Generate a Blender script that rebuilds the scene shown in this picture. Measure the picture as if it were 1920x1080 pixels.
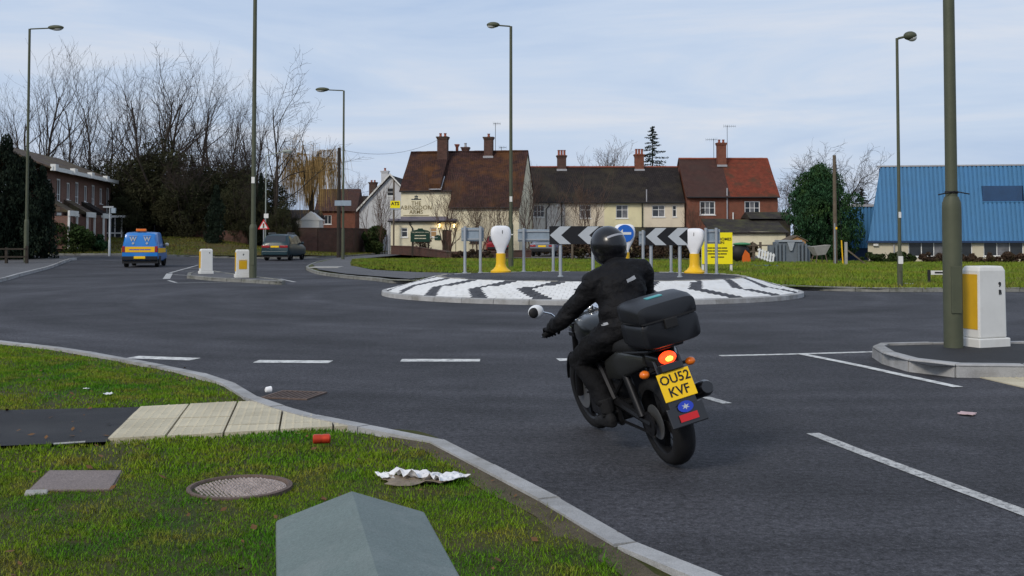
import bpy, bmesh, math, random
import numpy as np
from mathutils import Vector, Matrix, noise as mnoise

for _o in list(bpy.data.objects):
    bpy.data.objects.remove(_o, do_unlink=True)
S = bpy.context.scene
C = S.collection
R = math.radians
random.seed(7)

# ------------------------------------------------------------------ camera
CAMH, FPX, PITCH, HOR = 1.55, 2000.0, R(2.0), 443.0
SHY = -((540 - HOR) + FPX * math.tan(PITCH)) / 1920.0
cam_d = bpy.data.cameras.new('camera'); cam = bpy.data.objects.new('camera', cam_d); C.objects.link(cam)
cam_d.sensor_width = 36; cam_d.lens = 36 * FPX / 1920; cam_d.shift_y = SHY
cam_d.clip_start = 0.05; cam_d.clip_end = 3000
cam.location = (0, 0, CAMH); cam.rotation_euler = (R(90) + PITCH, 0, 0)
S.camera = cam

# ------------------------------------------------------------------ sky and sun
SUN_EL, SUN_ROT = R(34), R(215)
W = bpy.data.worlds.new('World'); S.world = W; W.use_nodes = True
nt = W.node_tree; nt.nodes.clear()
def wn(t, **k):
    n = nt.nodes.new(t)
    for a, b in k.items(): setattr(n, a, b)
    return n
wo = wn('ShaderNodeOutputWorld'); bg = wn('ShaderNodeBackground'); bg2 = wn('ShaderNodeBackground'); mx = wn('ShaderNodeMixShader')
sky = wn('ShaderNodeTexSky', sky_type='NISHITA', sun_disc=False, sun_elevation=SUN_EL, sun_rotation=SUN_ROT)
sky.dust_density = 3.0; sky.air_density = 1.2
nt.links.new(sky.outputs[0], bg.inputs[0]); bg.inputs[1].default_value = 0.06
tc = wn('ShaderNodeTexCoord'); mp = wn('ShaderNodeMapping'); mp.inputs['Scale'].default_value = (1.6, 1.6, 11.0)
n1 = wn('ShaderNodeTexNoise'); n1.inputs['Scale'].default_value = 1.5; n1.inputs['Detail'].default_value = 7; n1.inputs['Roughness'].default_value = .58
n1.inputs['Distortion'].default_value = .6
cr = wn('ShaderNodeValToRGB')
e = cr.color_ramp.elements
e[0].position = .30; e[0].color = (.40, .51, .70, 1); e[1].position = .72; e[1].color = (.66, .68, .74, 1)
m_ = cr.color_ramp.elements.new(.5); m_.color = (.50, .59, .74, 1)
nt.links.new(tc.outputs['Generated'], mp.inputs[0]); nt.links.new(mp.outputs[0], n1.inputs['Vector']); nt.links.new(n1.outputs[0], cr.inputs[0])
nt.links.new(cr.outputs[0], bg2.inputs[0]); bg2.inputs[1].default_value = .96
mx.inputs[0].default_value = .86
nt.links.new(bg.outputs[0], mx.inputs[1]); nt.links.new(bg2.outputs[0], mx.inputs[2]); nt.links.new(mx.outputs[0], wo.inputs[0])

sd = bpy.data.lights.new('sun', 'SUN'); sun = bpy.data.objects.new('sun', sd); C.objects.link(sun)
sd.energy = 1.5; sd.angle = R(14); sd.color = (1, .92, .80)
# sun stands to the left and behind the camera, veiled by cloud
sun.rotation_euler = (R(90) - SUN_EL, 0, R(-35)); sun.location = (-20, -30, 40)
vs = S.view_settings
vs.view_transform = 'Standard'; vs.look = 'None'; vs.gamma = 1; vs.exposure = 0.34; vs.use_curve_mapping = False

# ------------------------------------------------------------------ helpers
def ray(px, py):
    xc = (px - 960) / FPX; yc = (540 - py) / FPX + SHY * 1920 / FPX
    a = R(90) + PITCH
    return Vector((xc, yc * math.cos(a) + math.sin(a), yc * math.sin(a) - math.cos(a)))
def G(px, py, z=0.0):
    d = ray(px, py); t = (z - CAMH) / d.z
    return (d.x * t, d.y * t)
def P(px, py, Y):
    d = ray(px, py); t = Y / d.y
    return (d.x * t, Y, CAMH + d.z * t)
def XZ(px, py, Y):
    p = P(px, py, Y); return p[0], p[2]
def ss(t):
    t = max(0., min(1., t)); return t * t * (3 - 2 * t)
def hz(x, y):
    return .35 * ss((y - 48) / 20) * ss((-x - 18) / 8) - .9 * ss((y - 58) / 7) * ss((x - 17) / 5)

def setp(o, label=None, cat=None, group=None, kind=None):
    if label: o['label'] = label
    if cat: o['category'] = cat
    if group: o['group'] = group
    if kind: o['kind'] = kind
    return o
def thing(name, label, cat, loc=(0, 0, 0), rz=0, group=None, kind=None):
    o = bpy.data.objects.new(name, None); C.objects.link(o); o.location = loc
    o.rotation_euler = (0, 0, rz); o.empty_display_size = .2
    return setp(o, label, cat, group, kind)
def link(name, me, parent=None, m=None):
    o = bpy.data.objects.new(name, me); C.objects.link(o)
    if parent: o.parent = parent
    if m is not None and not me.materials: me.materials.append(m)
    return o
def copy_tree(o, parent=None):
    c = o.copy(); C.objects.link(c); c.parent = parent
    for ch in list(o.children): copy_tree(ch, c)
    return c

class MB:
    def __init__(s): s.v = []; s.f = []; s.mi = []; s.cur = 0; s.M = None
    def add(s, vs, fs):
        b = len(s.v)
        for v in vs:
            v = Vector(v)
            if s.M is not None: v = s.M @ v
            s.v.append(tuple(v))
        for f in fs: s.f.append(tuple(i + b for i in f)); s.mi.append(s.cur)
        return s
    def box(s, c, d, rot=None):
        x, y, z = d[0] / 2, d[1] / 2, d[2] / 2
        vs = [Vector(p) for p in ((-x, -y, -z), (x, -y, -z), (x, y, -z), (-x, y, -z), (-x, -y, z), (x, -y, z), (x, y, z), (-x, y, z))]
        if rot is not None: vs = [rot @ v for v in vs]
        c = Vector(c)
        return s.add([v + c for v in vs], [(0, 3, 2, 1), (4, 5, 6, 7), (0, 1, 5, 4), (1, 2, 6, 5), (2, 3, 7, 6), (3, 0, 4, 7)])
    def bx(s, x0, x1, y0, y1, z0, z1):
        return s.box(((x0 + x1) / 2, (y0 + y1) / 2, (z0 + z1) / 2), (x1 - x0, y1 - y0, z1 - z0))
    def quad(s, a, b, c, d): return s.add([a, b, c, d], [(0, 1, 2, 3)])
    def poly(s, pts): return s.add(pts, [tuple(range(len(pts)))])
    def tube(s, pts, rad, n=8, caps=True):
        pts = [Vector(p) for p in pts]
        if not isinstance(rad, (list, tuple)): rad = [rad] * len(pts)
        vs = []; fs = []
        t0 = (pts[1] - pts[0]).normalized()
        u = t0.cross(Vector((0, 0, 1)))
        if u.length < .05: u = t0.cross(Vector((1, 0, 0)))
        u.normalize()
        for i, p in enumerate(pts):
            if i == 0: t = pts[1] - pts[0]
            elif i == len(pts) - 1: t = pts[-1] - pts[-2]
            else: t = pts[i + 1] - pts[i - 1]
            t.normalize(); u = (u - t * u.dot(t)).normalized(); w = t.cross(u)
            for k in range(n):
                a = 2 * math.pi * k / n
                vs.append(p + (u * math.cos(a) + w * math.sin(a)) * rad[i])
        for i in range(len(pts) - 1):
            for k in range(n):
                k2 = (k + 1) % n
                fs.append((i * n + k, i * n + k2, (i + 1) * n + k2, (i + 1) * n + k))
        if caps:
            fs.append(tuple(range(n - 1, -1, -1))); fs.append(tuple(range((len(pts) - 1) * n, len(pts) * n)))
        return s.add(vs, fs)
    def lathe(s, prof, n=24, c=(0, 0, 0), axis='z', caps=True):
        vs = []; fs = []; c = Vector(c)
        for r, h in prof:
            for k in range(n):
                a = 2 * math.pi * k / n; p = (r * math.cos(a), r * math.sin(a), h)
                if axis == 'y': p = (p[0], -p[2], p[1])
                if axis == 'x': p = (p[2], p[0], p[1])
                vs.append(Vector(p) + c)
        for i in range(len(prof) - 1):
            for k in range(n):
                k2 = (k + 1) % n
                fs.append((i * n + k, i * n + k2, (i + 1) * n + k2, (i + 1) * n + k))
        if caps:
            fs.append(tuple(range(n - 1, -1, -1))); fs.append(tuple(range((len(prof) - 1) * n, len(prof) * n)))
        return s.add(vs, fs)
    def prism(s, pts, axis, a, b):
        # extrude polygon (two coords) along axis from a to b
        def mk(p, t):
            if axis == 'x': return (t, p[0], p[1])
            if axis == 'y': return (p[0], t, p[1])
            return (p[0], p[1], t)
        n = len(pts); vs = [mk(p, a) for p in pts] + [mk(p, b) for p in pts]
        fs = [tuple(range(n)), tuple(range(2 * n - 1, n - 1, -1))] + [(i, i + n, (i + 1) % n + n, (i + 1) % n) for i in range(n)]
        return s.add(vs, fs)
    def ellip(s, c, r, n=14, m=9, rot=None):
        vs = []; fs = []; c = Vector(c)
        for i in range(m + 1):
            th = math.pi * i / m
            for k in range(n):
                a = 2 * math.pi * k / n
                p = Vector((r[0] * math.sin(th) * math.cos(a), r[1] * math.sin(th) * math.sin(a), r[2] * math.cos(th)))
                if rot is not None: p = rot @ p
                vs.append(p + c)
        for i in range(m):
            for k in range(n):
                k2 = (k + 1) % n
                fs.append((i * n + k, (i + 1) * n + k, (i + 1) * n + k2, i * n + k2))
        return s.add(vs, fs)
    def mesh(s, name='m', smooth=False, fix=True, mats=None):
        me = bpy.data.meshes.new(name); me.from_pydata(s.v, [], s.f)
        if mats:
            for m in mats: me.materials.append(m)
            me.polygons.foreach_set('material_index', s.mi)
        if fix:
            bm = bmesh.new(); bm.from_mesh(me)
            bmesh.ops.remove_doubles(bm, verts=bm.verts, dist=1e-5)
            bmesh.ops.recalc_face_normals(bm, faces=bm.faces); bm.to_mesh(me); bm.free()
        if smooth: me.polygons.foreach_set('use_smooth', [True] * len(me.polygons))
        me.update()
        return me
    def build(s, name, m, parent=None, bevel=0, smooth=False, seg=2, fix=True, sharp=True):
        mats = m if isinstance(m, (list, tuple)) else [m]
        me = s.mesh(name, smooth, fix, mats)
        o = bpy.data.objects.new(name, me); C.objects.link(o)
        if parent: o.parent = parent
        if bevel:
            b = o.modifiers.new('bevel', 'BEVEL'); b.width = bevel; b.segments = seg; b.limit_method = 'ANGLE'; b.angle_limit = R(40)
            b.harden_normals = False
        if smooth and sharp:
            bm = bmesh.new(); bm.from_mesh(me)
            for ed in bm.edges:
                if len(ed.link_faces) == 2 and ed.calc_face_angle(0) > R(42): ed.smooth = False
            bm.to_mesh(me); bm.free()
        return o

def rotm(ax=0, ay=0, az=0): return Matrix.Rotation(az, 3, 'Z') @ Matrix.Rotation(ay, 3, 'Y') @ Matrix.Rotation(ax, 3, 'X')

def text_mesh(body, size, ext=.004, align='CENTER', spacing=1.0, bold=0.0):
    cu = bpy.data.curves.new('t', 'FONT'); cu.body = body; cu.size = size; cu.extrude = ext; cu.align_x = align; cu.align_y = 'CENTER'
    cu.space_character = spacing; cu.resolution_u = 2; cu.offset = bold
    o = bpy.data.objects.new('t', cu); C.objects.link(o)
    dg = bpy.context.evaluated_depsgraph_get()
    me = bpy.data.meshes.new_from_object(o.evaluated_get(dg))
    bpy.data.objects.remove(o); bpy.data.curves.remove(cu)
    return me
def lettering(body, size, loc, m, parent, rot=(R(90), 0, 0), name='lettering', bold=0, spacing=1., ext=.004):
    me = text_mesh(body, size, ext, spacing=spacing, bold=bold); me.materials.clear(); me.materials.append(m)
    o = link(name, me, parent); o.location = loc; o.rotation_euler = rot
    return o

def illegible(words, h, loc, m, parent, along='x'):
    """a line of writing too small to read in the photograph: one bar per word"""
    tot = sum(words) + .35 * h * (len(words) - 1); u = -tot / 2
    for w in words:
        mb = MB(); a, b = u, u + w; u = b + .35 * h
        if along == 'x': mb.bx(loc[0] + a, loc[0] + b, loc[1] - .003, loc[1] + .003, loc[2] - h / 2, loc[2] + h / 2)
        else: mb.bx(loc[0] - .003, loc[0] + .003, loc[1] - b, loc[1] - a, loc[2] - h / 2, loc[2] + h / 2)
        mb.build('lettering', m, parent)

# ------------------------------------------------------------------ materials
MATS = {}
def mat(name, col, rough=.7, var=.12, scale=8., bump=0., bscale=None, metal=0., spec=.3, stain=None, stain_s=1.2, stain_a=.35, coords='Object', emit=None, rnd=0., alpha=None, coat=0., fine=0.):
    m = bpy.data.materials.new(name); m.use_nodes = True; t = m.node_tree; b = t.nodes['Principled BSDF']
    L = t.links.new
    def N(k): return t.nodes.new(k)
    b.inputs['Roughness'].default_value = rough; b.inputs['Metallic'].default_value = metal
    b.inputs['Specular IOR Level'].default_value = spec; b.inputs['Coat Weight'].default_value = coat
    if coords == 'World': src = N('ShaderNodeNewGeometry').outputs['Position']
    else: src = N('ShaderNodeTexCoord').outputs['Object']
    n = N('ShaderNodeTexNoise'); n.inputs['Scale'].default_value = scale; n.inputs['Detail'].default_value = 6; n.inputs['Roughness'].default_value = .62
    L(src, n.inputs['Vector'])
    mr = N('ShaderNodeMapRange'); mr.inputs['From Min'].default_value = .25; mr.inputs['From Max'].default_value = .75
    mr.inputs['To Min'].default_value = 1 - var; mr.inputs['To Max'].default_value = 1 + var
    L(n.outputs[0], mr.inputs['Value'])
    mul = N('ShaderNodeVectorMath'); mul.operation = 'SCALE'; mul.inputs[0].default_value = col[:3]; L(mr.outputs[0], mul.inputs['Scale'])
    out = mul.outputs[0]
    if fine:
        nf = N('ShaderNodeTexNoise'); nf.inputs['Scale'].default_value = 160; nf.inputs['Detail'].default_value = 2; L(src, nf.inputs['Vector'])
        mf = N('ShaderNodeMapRange'); mf.inputs['From Min'].default_value = .3; mf.inputs['From Max'].default_value = .7; mf.inputs['To Min'].default_value = 1 - fine; mf.inputs['To Max'].default_value = 1 + fine
        L(nf.outputs[0], mf.inputs['Value']); m2 = N('ShaderNodeVectorMath'); m2.operation = 'SCALE'; L(out, m2.inputs[0]); L(mf.outputs[0], m2.inputs['Scale']); out = m2.outputs[0]
    if stain:
        n2 = N('ShaderNodeTexNoise'); n2.inputs['Scale'].default_value = stain_s; n2.inputs['Detail'].default_value = 5; n2.inputs['Roughness'].default_value = .65; L(src, n2.inputs['Vector'])
        r2 = N('ShaderNodeMapRange'); r2.inputs['From Min'].default_value = .48; r2.inputs['From Max'].default_value = .68; r2.inputs['To Max'].default_value = stain_a
        L(n2.outputs[0], r2.inputs['Value'])
        mxx = N('ShaderNodeMix'); mxx.data_type = 'RGBA'; L(r2.outputs[0], mxx.inputs['Factor']); L(out, mxx.inputs['A']); mxx.inputs['B'].default_value = (*stain, 1)
        out = mxx.outputs['Result']
    if rnd:
        oi = N('ShaderNodeObjectInfo'); r3 = N('ShaderNodeMapRange'); r3.inputs['To Min'].default_value = 1 - rnd; r3.inputs['To Max'].default_value = 1 + rnd
        L(oi.outputs['Random'], r3.inputs['Value']); m3 = N('ShaderNodeVectorMath'); m3.operation = 'SCALE'; L(out, m3.inputs[0]); L(r3.outputs[0], m3.inputs['Scale']); out = m3.outputs[0]
    L(out, b.inputs['Base Color'])
    if bump:
        nb = N('ShaderNodeTexNoise'); nb.inputs['Scale'].default_value = bscale or scale * 3; nb.inputs['Detail'].default_value = 4; L(src, nb.inputs['Vector'])
        bp = N('ShaderNodeBump'); bp.inputs['Strength'].default_value = bump; bp.inputs['Distance'].default_value = .02
        L(nb.outputs[0], bp.inputs['Height']); L(bp.outputs[0], b.inputs['Normal'])
    if emit:
        b.inputs['Emission Color'].default_value = (*emit[0], 1); b.inputs['Emission Strength'].default_value = emit[1]
    if alpha is not None: b.inputs['Alpha'].default_value = alpha
    MATS[name] = m
    return m

def brick_mat(name, c1, c2, mortar, sx, sz, var=.2, plane='xz', rough=.85, msize=.012, bump=.4, stain=None, stain_a=.5, stain_s=.6, freq=.5):
    m = bpy.data.materials.new(name); m.use_nodes = True; t = m.node_tree; b = t.nodes['Principled BSDF']; L = t.links.new
    N = t.nodes.new
    b.inputs['Roughness'].default_value = rough; b.inputs['Specular IOR Level'].default_value = .2
    tc = N('ShaderNodeTexCoord'); sp = N('ShaderNodeSeparateXYZ'); cb = N('ShaderNodeCombineXYZ'); L(tc.outputs['Object'], sp.inputs[0])
    ad = N('ShaderNodeMath'); ad.operation = 'ADD'; L(sp.outputs[0], ad.inputs[0]); L(sp.outputs[1], ad.inputs[1])
    if plane == 'xz': L(ad.outputs[0], cb.inputs[0]); L(sp.outputs[2], cb.inputs[1])
    else: L(sp.outputs[0], cb.inputs[0]); L(sp.outputs[1], cb.inputs[1])
    br = N('ShaderNodeTexBrick'); br.offset = freq; L(cb.outputs[0], br.inputs['Vector'])
    br.inputs['Scale'].default_value = 1; br.inputs['Brick Width'].default_value = sx; br.inputs['Row Height'].default_value = sz; br.inputs['Mortar Size'].default_value = msize
    br.inputs['Color1'].default_value = (*c1, 1); br.inputs['Color2'].default_value = (*c2, 1); br.inputs['Mortar'].default_value = (*mortar, 1)
    n = N('ShaderNodeTexNoise'); n.inputs['Scale'].default_value = 2.2; n.inputs['Detail'].default_value = 8; n.inputs['Roughness'].default_value = .7; L(tc.outputs['Object'], n.inputs['Vector'])
    mr = N('ShaderNodeMapRange'); mr.inputs['From Min'].default_value = .25; mr.inputs['From Max'].default_value = .75; mr.inputs['To Min'].default_value = 1 - var; mr.inputs['To Max'].default_value = 1 + var; L(n.outputs[0], mr.inputs['Value'])
    mu = N('ShaderNodeVectorMath'); mu.operation = 'SCALE'; L(br.outputs['Color'], mu.inputs[0]); L(mr.outputs[0], mu.inputs['Scale']); out = mu.outputs[0]
    if stain:
        n2 = N('ShaderNodeTexNoise'); n2.inputs['Scale'].default_value = stain_s; n2.inputs['Detail'].default_value = 7; n2.inputs['Roughness'].default_value = .7; L(tc.outputs['Object'], n2.inputs['Vector'])
        r2 = N('ShaderNodeMapRange'); r2.inputs['From Min'].default_value = .48; r2.inputs['From Max'].default_value = .64; r2.inputs['To Max'].default_value = stain_a; L(n2.outputs[0], r2.inputs['Value'])
        mxx = N('ShaderNodeMix'); mxx.data_type = 'RGBA'; L(r2.outputs[0], mxx.inputs['Factor']); L(out, mxx.inputs['A']); mxx.inputs['B'].default_value = (*stain, 1); out = mxx.outputs['Result']
    L(out, b.inputs['Base Color'])
    bp = N('ShaderNodeBump'); bp.inputs['Strength'].default_value = bump; bp.inputs['Distance'].default_value = .03; bp.invert = True
    L(br.outputs['Fac'], bp.inputs['Height']); L(bp.outputs[0], b.inputs['Normal'])
    return m

def grass_mat(name, a, b_, c, s1=.7, s2=5.):
    m = bpy.data.materials.new(name); m.use_nodes = True; t = m.node_tree; b = t.nodes['Principled BSDF']; L = t.links.new; N = t.nodes.new
    b.inputs['Roughness'].default_value = .75; b.inputs['Specular IOR Level'].default_value = .15
    g = N('ShaderNodeNewGeometry')
    def nz(s, d=5, r=.65):
        n = N('ShaderNodeTexNoise'); n.inputs['Scale'].default_value = s; n.inputs['Detail'].default_value = d; n.inputs['Roughness'].default_value = r; L(g.outputs['Position'], n.inputs['Vector']); return n
    n1 = nz(s1); n2 = nz(s2); n3 = nz(60, 2)
    def rng(n, lo, hi, to=1.):
        r = N('ShaderNodeMapRange'); r.inputs['From Min'].default_value = lo; r.inputs['From Max'].default_value = hi; r.inputs['To Max'].default_value = to; L(n.outputs[0], r.inputs['Value']); return r
    def mixc(f, A, B):
        x = N('ShaderNodeMix'); x.data_type = 'RGBA'; L(f.outputs[0], x.inputs['Factor'])
        for s_, v in (('A', A), ('B', B)):
            if isinstance(v, tuple): x.inputs[s_].default_value = (*v, 1)
            else: L(v.outputs['Result'], x.inputs[s_])
        return x
    x1 = mixc(rng(n1, .38, .62), a, b_); x2 = mixc(rng(n2, .48, .68, .8), x1, c)
    mu = N('ShaderNodeVectorMath'); mu.operation = 'SCALE'; r = rng(n3, .25, .75); r.inputs['To Min'].default_value = .6; r.inputs['To Max'].default_value = 1.45
    L(x2.outputs['Result'], mu.inputs[0]); L(r.outputs[0], mu.inputs['Scale']); L(mu.outputs[0], b.inputs['Base Color'])
    return m

M = {}
def asphalt_mat():
    m = bpy.data.materials.new('asphalt'); m.use_nodes = True; t = m.node_tree; b = t.nodes['Principled BSDF']; L = t.links.new; N = t.nodes.new
    b.inputs['Roughness'].default_value = .78; b.inputs['Specular IOR Level'].default_value = .22
    pos = N('ShaderNodeNewGeometry').outputs['Position']
    def nz(s, d, r=.65, vec=None):
        n = N('ShaderNodeTexNoise'); n.inputs['Scale'].default_value = s; n.inputs['Detail'].default_value = d; n.inputs['Roughness'].default_value = r; L(vec or pos, n.inputs['Vector']); return n.outputs[0]
    def mr(v, a, b_, c, d):
        r = N('ShaderNodeMapRange'); r.inputs['From Min'].default_value = a; r.inputs['From Max'].default_value = b_; r.inputs['To Min'].default_value = c; r.inputs['To Max'].default_value = d; L(v, r.inputs['Value']); return r.outputs[0]
    def mul(a, c):
        x = N('ShaderNodeMath'); x.operation = 'MULTIPLY'; L(a, x.inputs[0]); L(c, x.inputs[1]); return x.outputs[0]
    # wheel-polished rings round the island; worn patches with sheen painted into the lighter ones
    vs_ = N('ShaderNodeVectorMath'); vs_.operation = 'SUBTRACT'; L(pos, vs_.inputs[0]); vs_.inputs[1].default_value = (2.1, 28.9, 0)
    ln = N('ShaderNodeVectorMath'); ln.operation = 'LENGTH'; L(vs_.outputs[0], ln.inputs[0])
    cb = N('ShaderNodeCombineXYZ'); L(ln.outputs['Value'], cb.inputs[0]); rings = nz(.75, 4, .6, cb.outputs[0])
    f = mul(mr(rings, .3, .7, .62, 1.42), mr(nz(.22, 6), .3, .7, .5, 1.6))
    f = mul(f, mr(nz(1.6, 5), .3, .7, .84, 1.16)); f = mul(f, mr(nz(20, 3), .3, .7, .5, 1.55)); f = mul(f, mr(nz(55, 2), .3, .7, .5, 1.55)); f = mul(f, mr(nz(140, 2), .3, .7, .55, 1.5))
    sc = N('ShaderNodeVectorMath'); sc.operation = 'SCALE'; sc.inputs[0].default_value = (.039, .039, .0445); L(f, sc.inputs['Scale'])
    # pale chippings
    vo = N('ShaderNodeTexVoronoi'); vo.inputs['Scale'].default_value = 70; L(pos, vo.inputs['Vector']); ch = mr(vo.outputs['Distance'], .12, .2, 1., 0.)
    sel = mr(nz(40, 1), .52, .6, 0., .55); fac = mul(ch, sel)
    mx = N('ShaderNodeMix'); mx.data_type = 'RGBA'; L(fac, mx.inputs['Factor']); L(sc.outputs[0], mx.inputs['A']); mx.inputs['B'].default_value = (.30, .30, .30, 1); L(mx.outputs['Result'], b.inputs['Base Color'])
    bp = N('ShaderNodeBump'); bp.inputs['Strength'].default_value = .6; bp.inputs['Distance'].default_value = .015; L(nz(95, 3), bp.inputs['Height']); L(bp.outputs[0], b.inputs['Normal'])
    return m
M['asphalt'] = asphalt_mat()
M['asphalt_path'] = mat('asphalt_path', (.026, .027, .030), .85, .25, .8, .5, 130, coords='World', fine=.4, stain=(.09, .09, .09), stain_s=.9, stain_a=.25)
M['pavement'] = mat('pavement', (.10, .10, .105), .85, .2, .6, .4, 100, coords='World', fine=.3, stain=(.06, .06, .06), stain_s=.5)
M['paint'] = mat('road_paint', (.62, .62, .60), .7, .25, 6, .3, 150, coords='World', stain=(.12, .12, .125), stain_s=11, stain_a=.8, fine=.2)
M['paint_worn'] = mat('road_paint_worn', (.45, .45, .44), .75, .3, 9, .3, 150, coords='World', stain=(.08, .08, .085), stain_s=26, stain_a=.95, fine=.3)
M['kerb'] = mat('kerb_concrete', (.34, .34, .34), .85, .16, 5, .3, 60, coords='World', stain=(.14, .13, .11), stain_s=1.8, stain_a=.6, rnd=.1, fine=.15)
M['kerb_d'] = mat('kerb_weathered', (.21, .21, .195), .85, .2, 5, .3, 60, coords='World', stain=(.07, .075, .05), stain_s=2.2, stain_a=.85, rnd=.12, fine=.2)
M['slab'] = mat('tactile_slab', (.50, .45, .33), .85, .14, 6, .25, 60, coords='World', stain=(.3, .26, .18), stain_s=3, stain_a=.5, rnd=.07, fine=.12)
M['soil'] = mat('soil', (.075, .06, .038), .95, .4, 7, .6, 40, coords='World', fine=.4)
M['turf'] = grass_mat('turf', (.028, .040, .007), (.05, .05, .010), (.06, .042, .018), .9, 4.)
M['blade'] = grass_mat('grass_blades', (.055, .17, .006), (.15, .23, .008), (.22, .18, .035), .9, 3.0)
M['blade_far'] = grass_mat('grass_blades_far', (.10, .19, .014), (.19, .225, .02), (.17, .125, .055), .35, 1.2)
M['ground'] = grass_mat('ground_earth', (.07, .09, .018), (.09, .09, .03), (.08, .06, .035), .2, 1.5)
M['gravel'] = mat('yard_gravel', (.10, .09, .085), .95, .4, 2, .5, 30, coords='World', fine=.4)
M['white_block'] = mat('white_block', (.66, .66, .65), .7, .06, 7, .2, 40, coords='World', stain=(.5, .48, .44), stain_s=2.2, stain_a=.35, rnd=.05)
M['dark_block'] = mat('dark_block', (.052, .054, .062), .8, .2, 8, .3, 40, coords='World', rnd=.15)
M['mortar'] = mat('mortar', (.22, .215, .2), .9, .2, 8, coords='World')
M['sett'] = mat('grey_sett', (.3, .29, .26), .85, .25, 8, .4, 40, coords='World', rnd=.15)
M['galv'] = mat('galvanised', (.36, .39, .42), .5, .12, 6, metal=.35, spec=.4, stain=(.2, .21, .22), stain_s=3)
M['sign_back'] = mat('sign_back', (.27, .33, .39), .5, .12, 3, metal=.2, spec=.4, stain=(.15, .18, .2), stain_s=2)
M['sign_black'] = mat('sign_black', (.012, .012, .014), .4, .1, 5)
M['sign_grey'] = mat('reflective_grey', (.42, .45, .48), .45, .06, 6)
M['white_plastic'] = mat('white_plastic', (.74, .75, .78), .45, .05, 3, stain=(.5, .5, .5), stain_s=3, stain_a=.35)
M['white_paint'] = mat('white_paint', (.68, .68, .655), .5, .06, 3, stain=(.45, .43, .38), stain_s=2, stain_a=.3)
M['yellow_plastic'] = mat('yellow_plastic', (.78, .46, .015), .45, .07, 3)
M['yellow_sheet'] = mat('yellow_sheet', (.62, .36, .012), .45, .1, 4)
M['yellow_board'] = mat('yellow_board', (.88, .74, .01), .5, .03, 2)
M['black_ink'] = mat('black_ink', (.01, .01, .012), .5, .05)
M['dark_ink'] = mat('dark_ink', (.05, .06, .06), .6, .2)
M['blue_sign'] = mat('blue_sign', (.015, .12, .5), .35, .05)
M['red_sign'] = mat('red_sign', (.5, .015, .02), .4, .05)
M['post_olive'] = mat('post_olive', (.082, .09, .058), .6, .14, 4, .1, 30, metal=.15, stain=(.07, .075, .055), stain_s=1.2, spec=.3)
M['post_pale'] = mat('post_pale', (.28, .31, .28), .6, .14, 4, metal=.2)
M['lamp_glass'] = mat('lamp_glass', (.55, .56, .54), .2, .05, spec=.5)
M['cabinet'] = mat('cabinet_paint', (.125, .160, .150), .55, .10, 6, .2, 260, spec=.35, stain=(.20, .225, .215), stain_s=7, stain_a=.45, fine=.16)
M['wood'] = mat('weathered_wood', (.12, .095, .07), .9, .3, 5, .4, 20)
M['wood_dark'] = mat('dark_wood', (.035, .028, .022), .9, .3, 5)
M['wood_warm'] = mat('shed_wood', (.36, .2, .08), .8, .2, 7)
M['iron'] = mat('cast_iron', (.12, .085, .07), .8, .3, 10, .4, 50, fine=.3, stain=(.07, .05, .04), stain_s=6)
M['stud'] = mat('cover_infill', (.33, .28, .26), .85, .35, 14, .5, 60, fine=.3)
M['cover'] = mat('cover_concrete', (.2, .165, .155), .85, .2, 6, .4, 60, fine=.3, stain=(.1, .08, .07), stain_s=3)
M['litter'] = mat('litter_plastic', (.75, .75, .76), .5, .06, 8, stain=(.35, .3, .25), stain_s=8)
M['litter_b'] = mat('litter_card', (.22, .18, .14), .9, .3, 12)
M['can'] = mat('can_red', (.5, .05, .02), .35, .2, 20, metal=.3)
# buildings
M['cream'] = mat('cream_render', (.74, .68, .50), .85, .06, 1.5, .15, 20, stain=(.42, .38, .28), stain_s=.7, stain_a=.5)
M['cream_b'] = mat('pink_cream_render', (.70, .61, .47), .85, .05, 1.5, .1, 20, stain=(.45, .37, .3), stain_s=.8, stain_a=.4)
M['yellow_r'] = mat('pale_yellow_render', (.74, .67, .42), .85, .05, 1.5, .1, 20, stain=(.45, .4, .26), stain_s=.8, stain_a=.4)
M['white_r'] = mat('white_render', (.70, .67, .62), .85, .06, 1.5, .1, 20, stain=(.4, .38, .34), stain_s=.8, stain_a=.5)
M['grey_r'] = mat('grey_white_render', (.55, .56, .58), .85, .06, 1.5, stain=(.4, .4, .4), stain_s=.6)
M['brick'] = brick_mat('red_brick', (.22, .05, .025), (.16, .038, .02), (.17, .12, .09), .225, .075, .25)
M['brick_d'] = brick_mat('dark_brick', (.12, .048, .036), (.08, .035, .028), (.09, .075, .065), .225, .075, .3, stain=(.05, .05, .035), stain_a=.6)
M['brick_m'] = brick_mat('maisonette_brick', (.19, .085, .06), (.15, .065, .048), (.17, .14, .12), .225, .075, .2)
M['tile_pub'] = brick_mat('brown_tiles', (.078, .034, .028), (.05, .024, .021), (.018, .011, .01), .17, .1, .5, rough=.9, msize=.018, bump=.7, stain=(.13, .055, .016), stain_a=.6, stain_s=.45)
M['tile_dark'] = brick_mat('dark_tiles', (.04, .031, .029), (.027, .022, .022), (.009, .008, .008), .17, .1, .4, rough=.92, msize=.018, bump=.7, stain=(.06, .05, .03), stain_a=.5, stain_s=.5)
M['tile_brown'] = brick_mat('grey_brown_tiles', (.10, .046, .036), (.075, .036, .03), (.028, .018, .016), .17, .1, .3, rough=.9, msize=.016, bump=.6, stain=(.05, .035, .03), stain_a=.5, stain_s=.5)
M['tile_red'] = brick_mat('orange_red_tiles', (.24, .052, .026), (.17, .04, .022), (.1, .028, .018), .17, .1, .3, rough=.9, msize=.016, bump=.6, stain=(.06, .04, .025), stain_a=.8, stain_s=.75)
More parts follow.
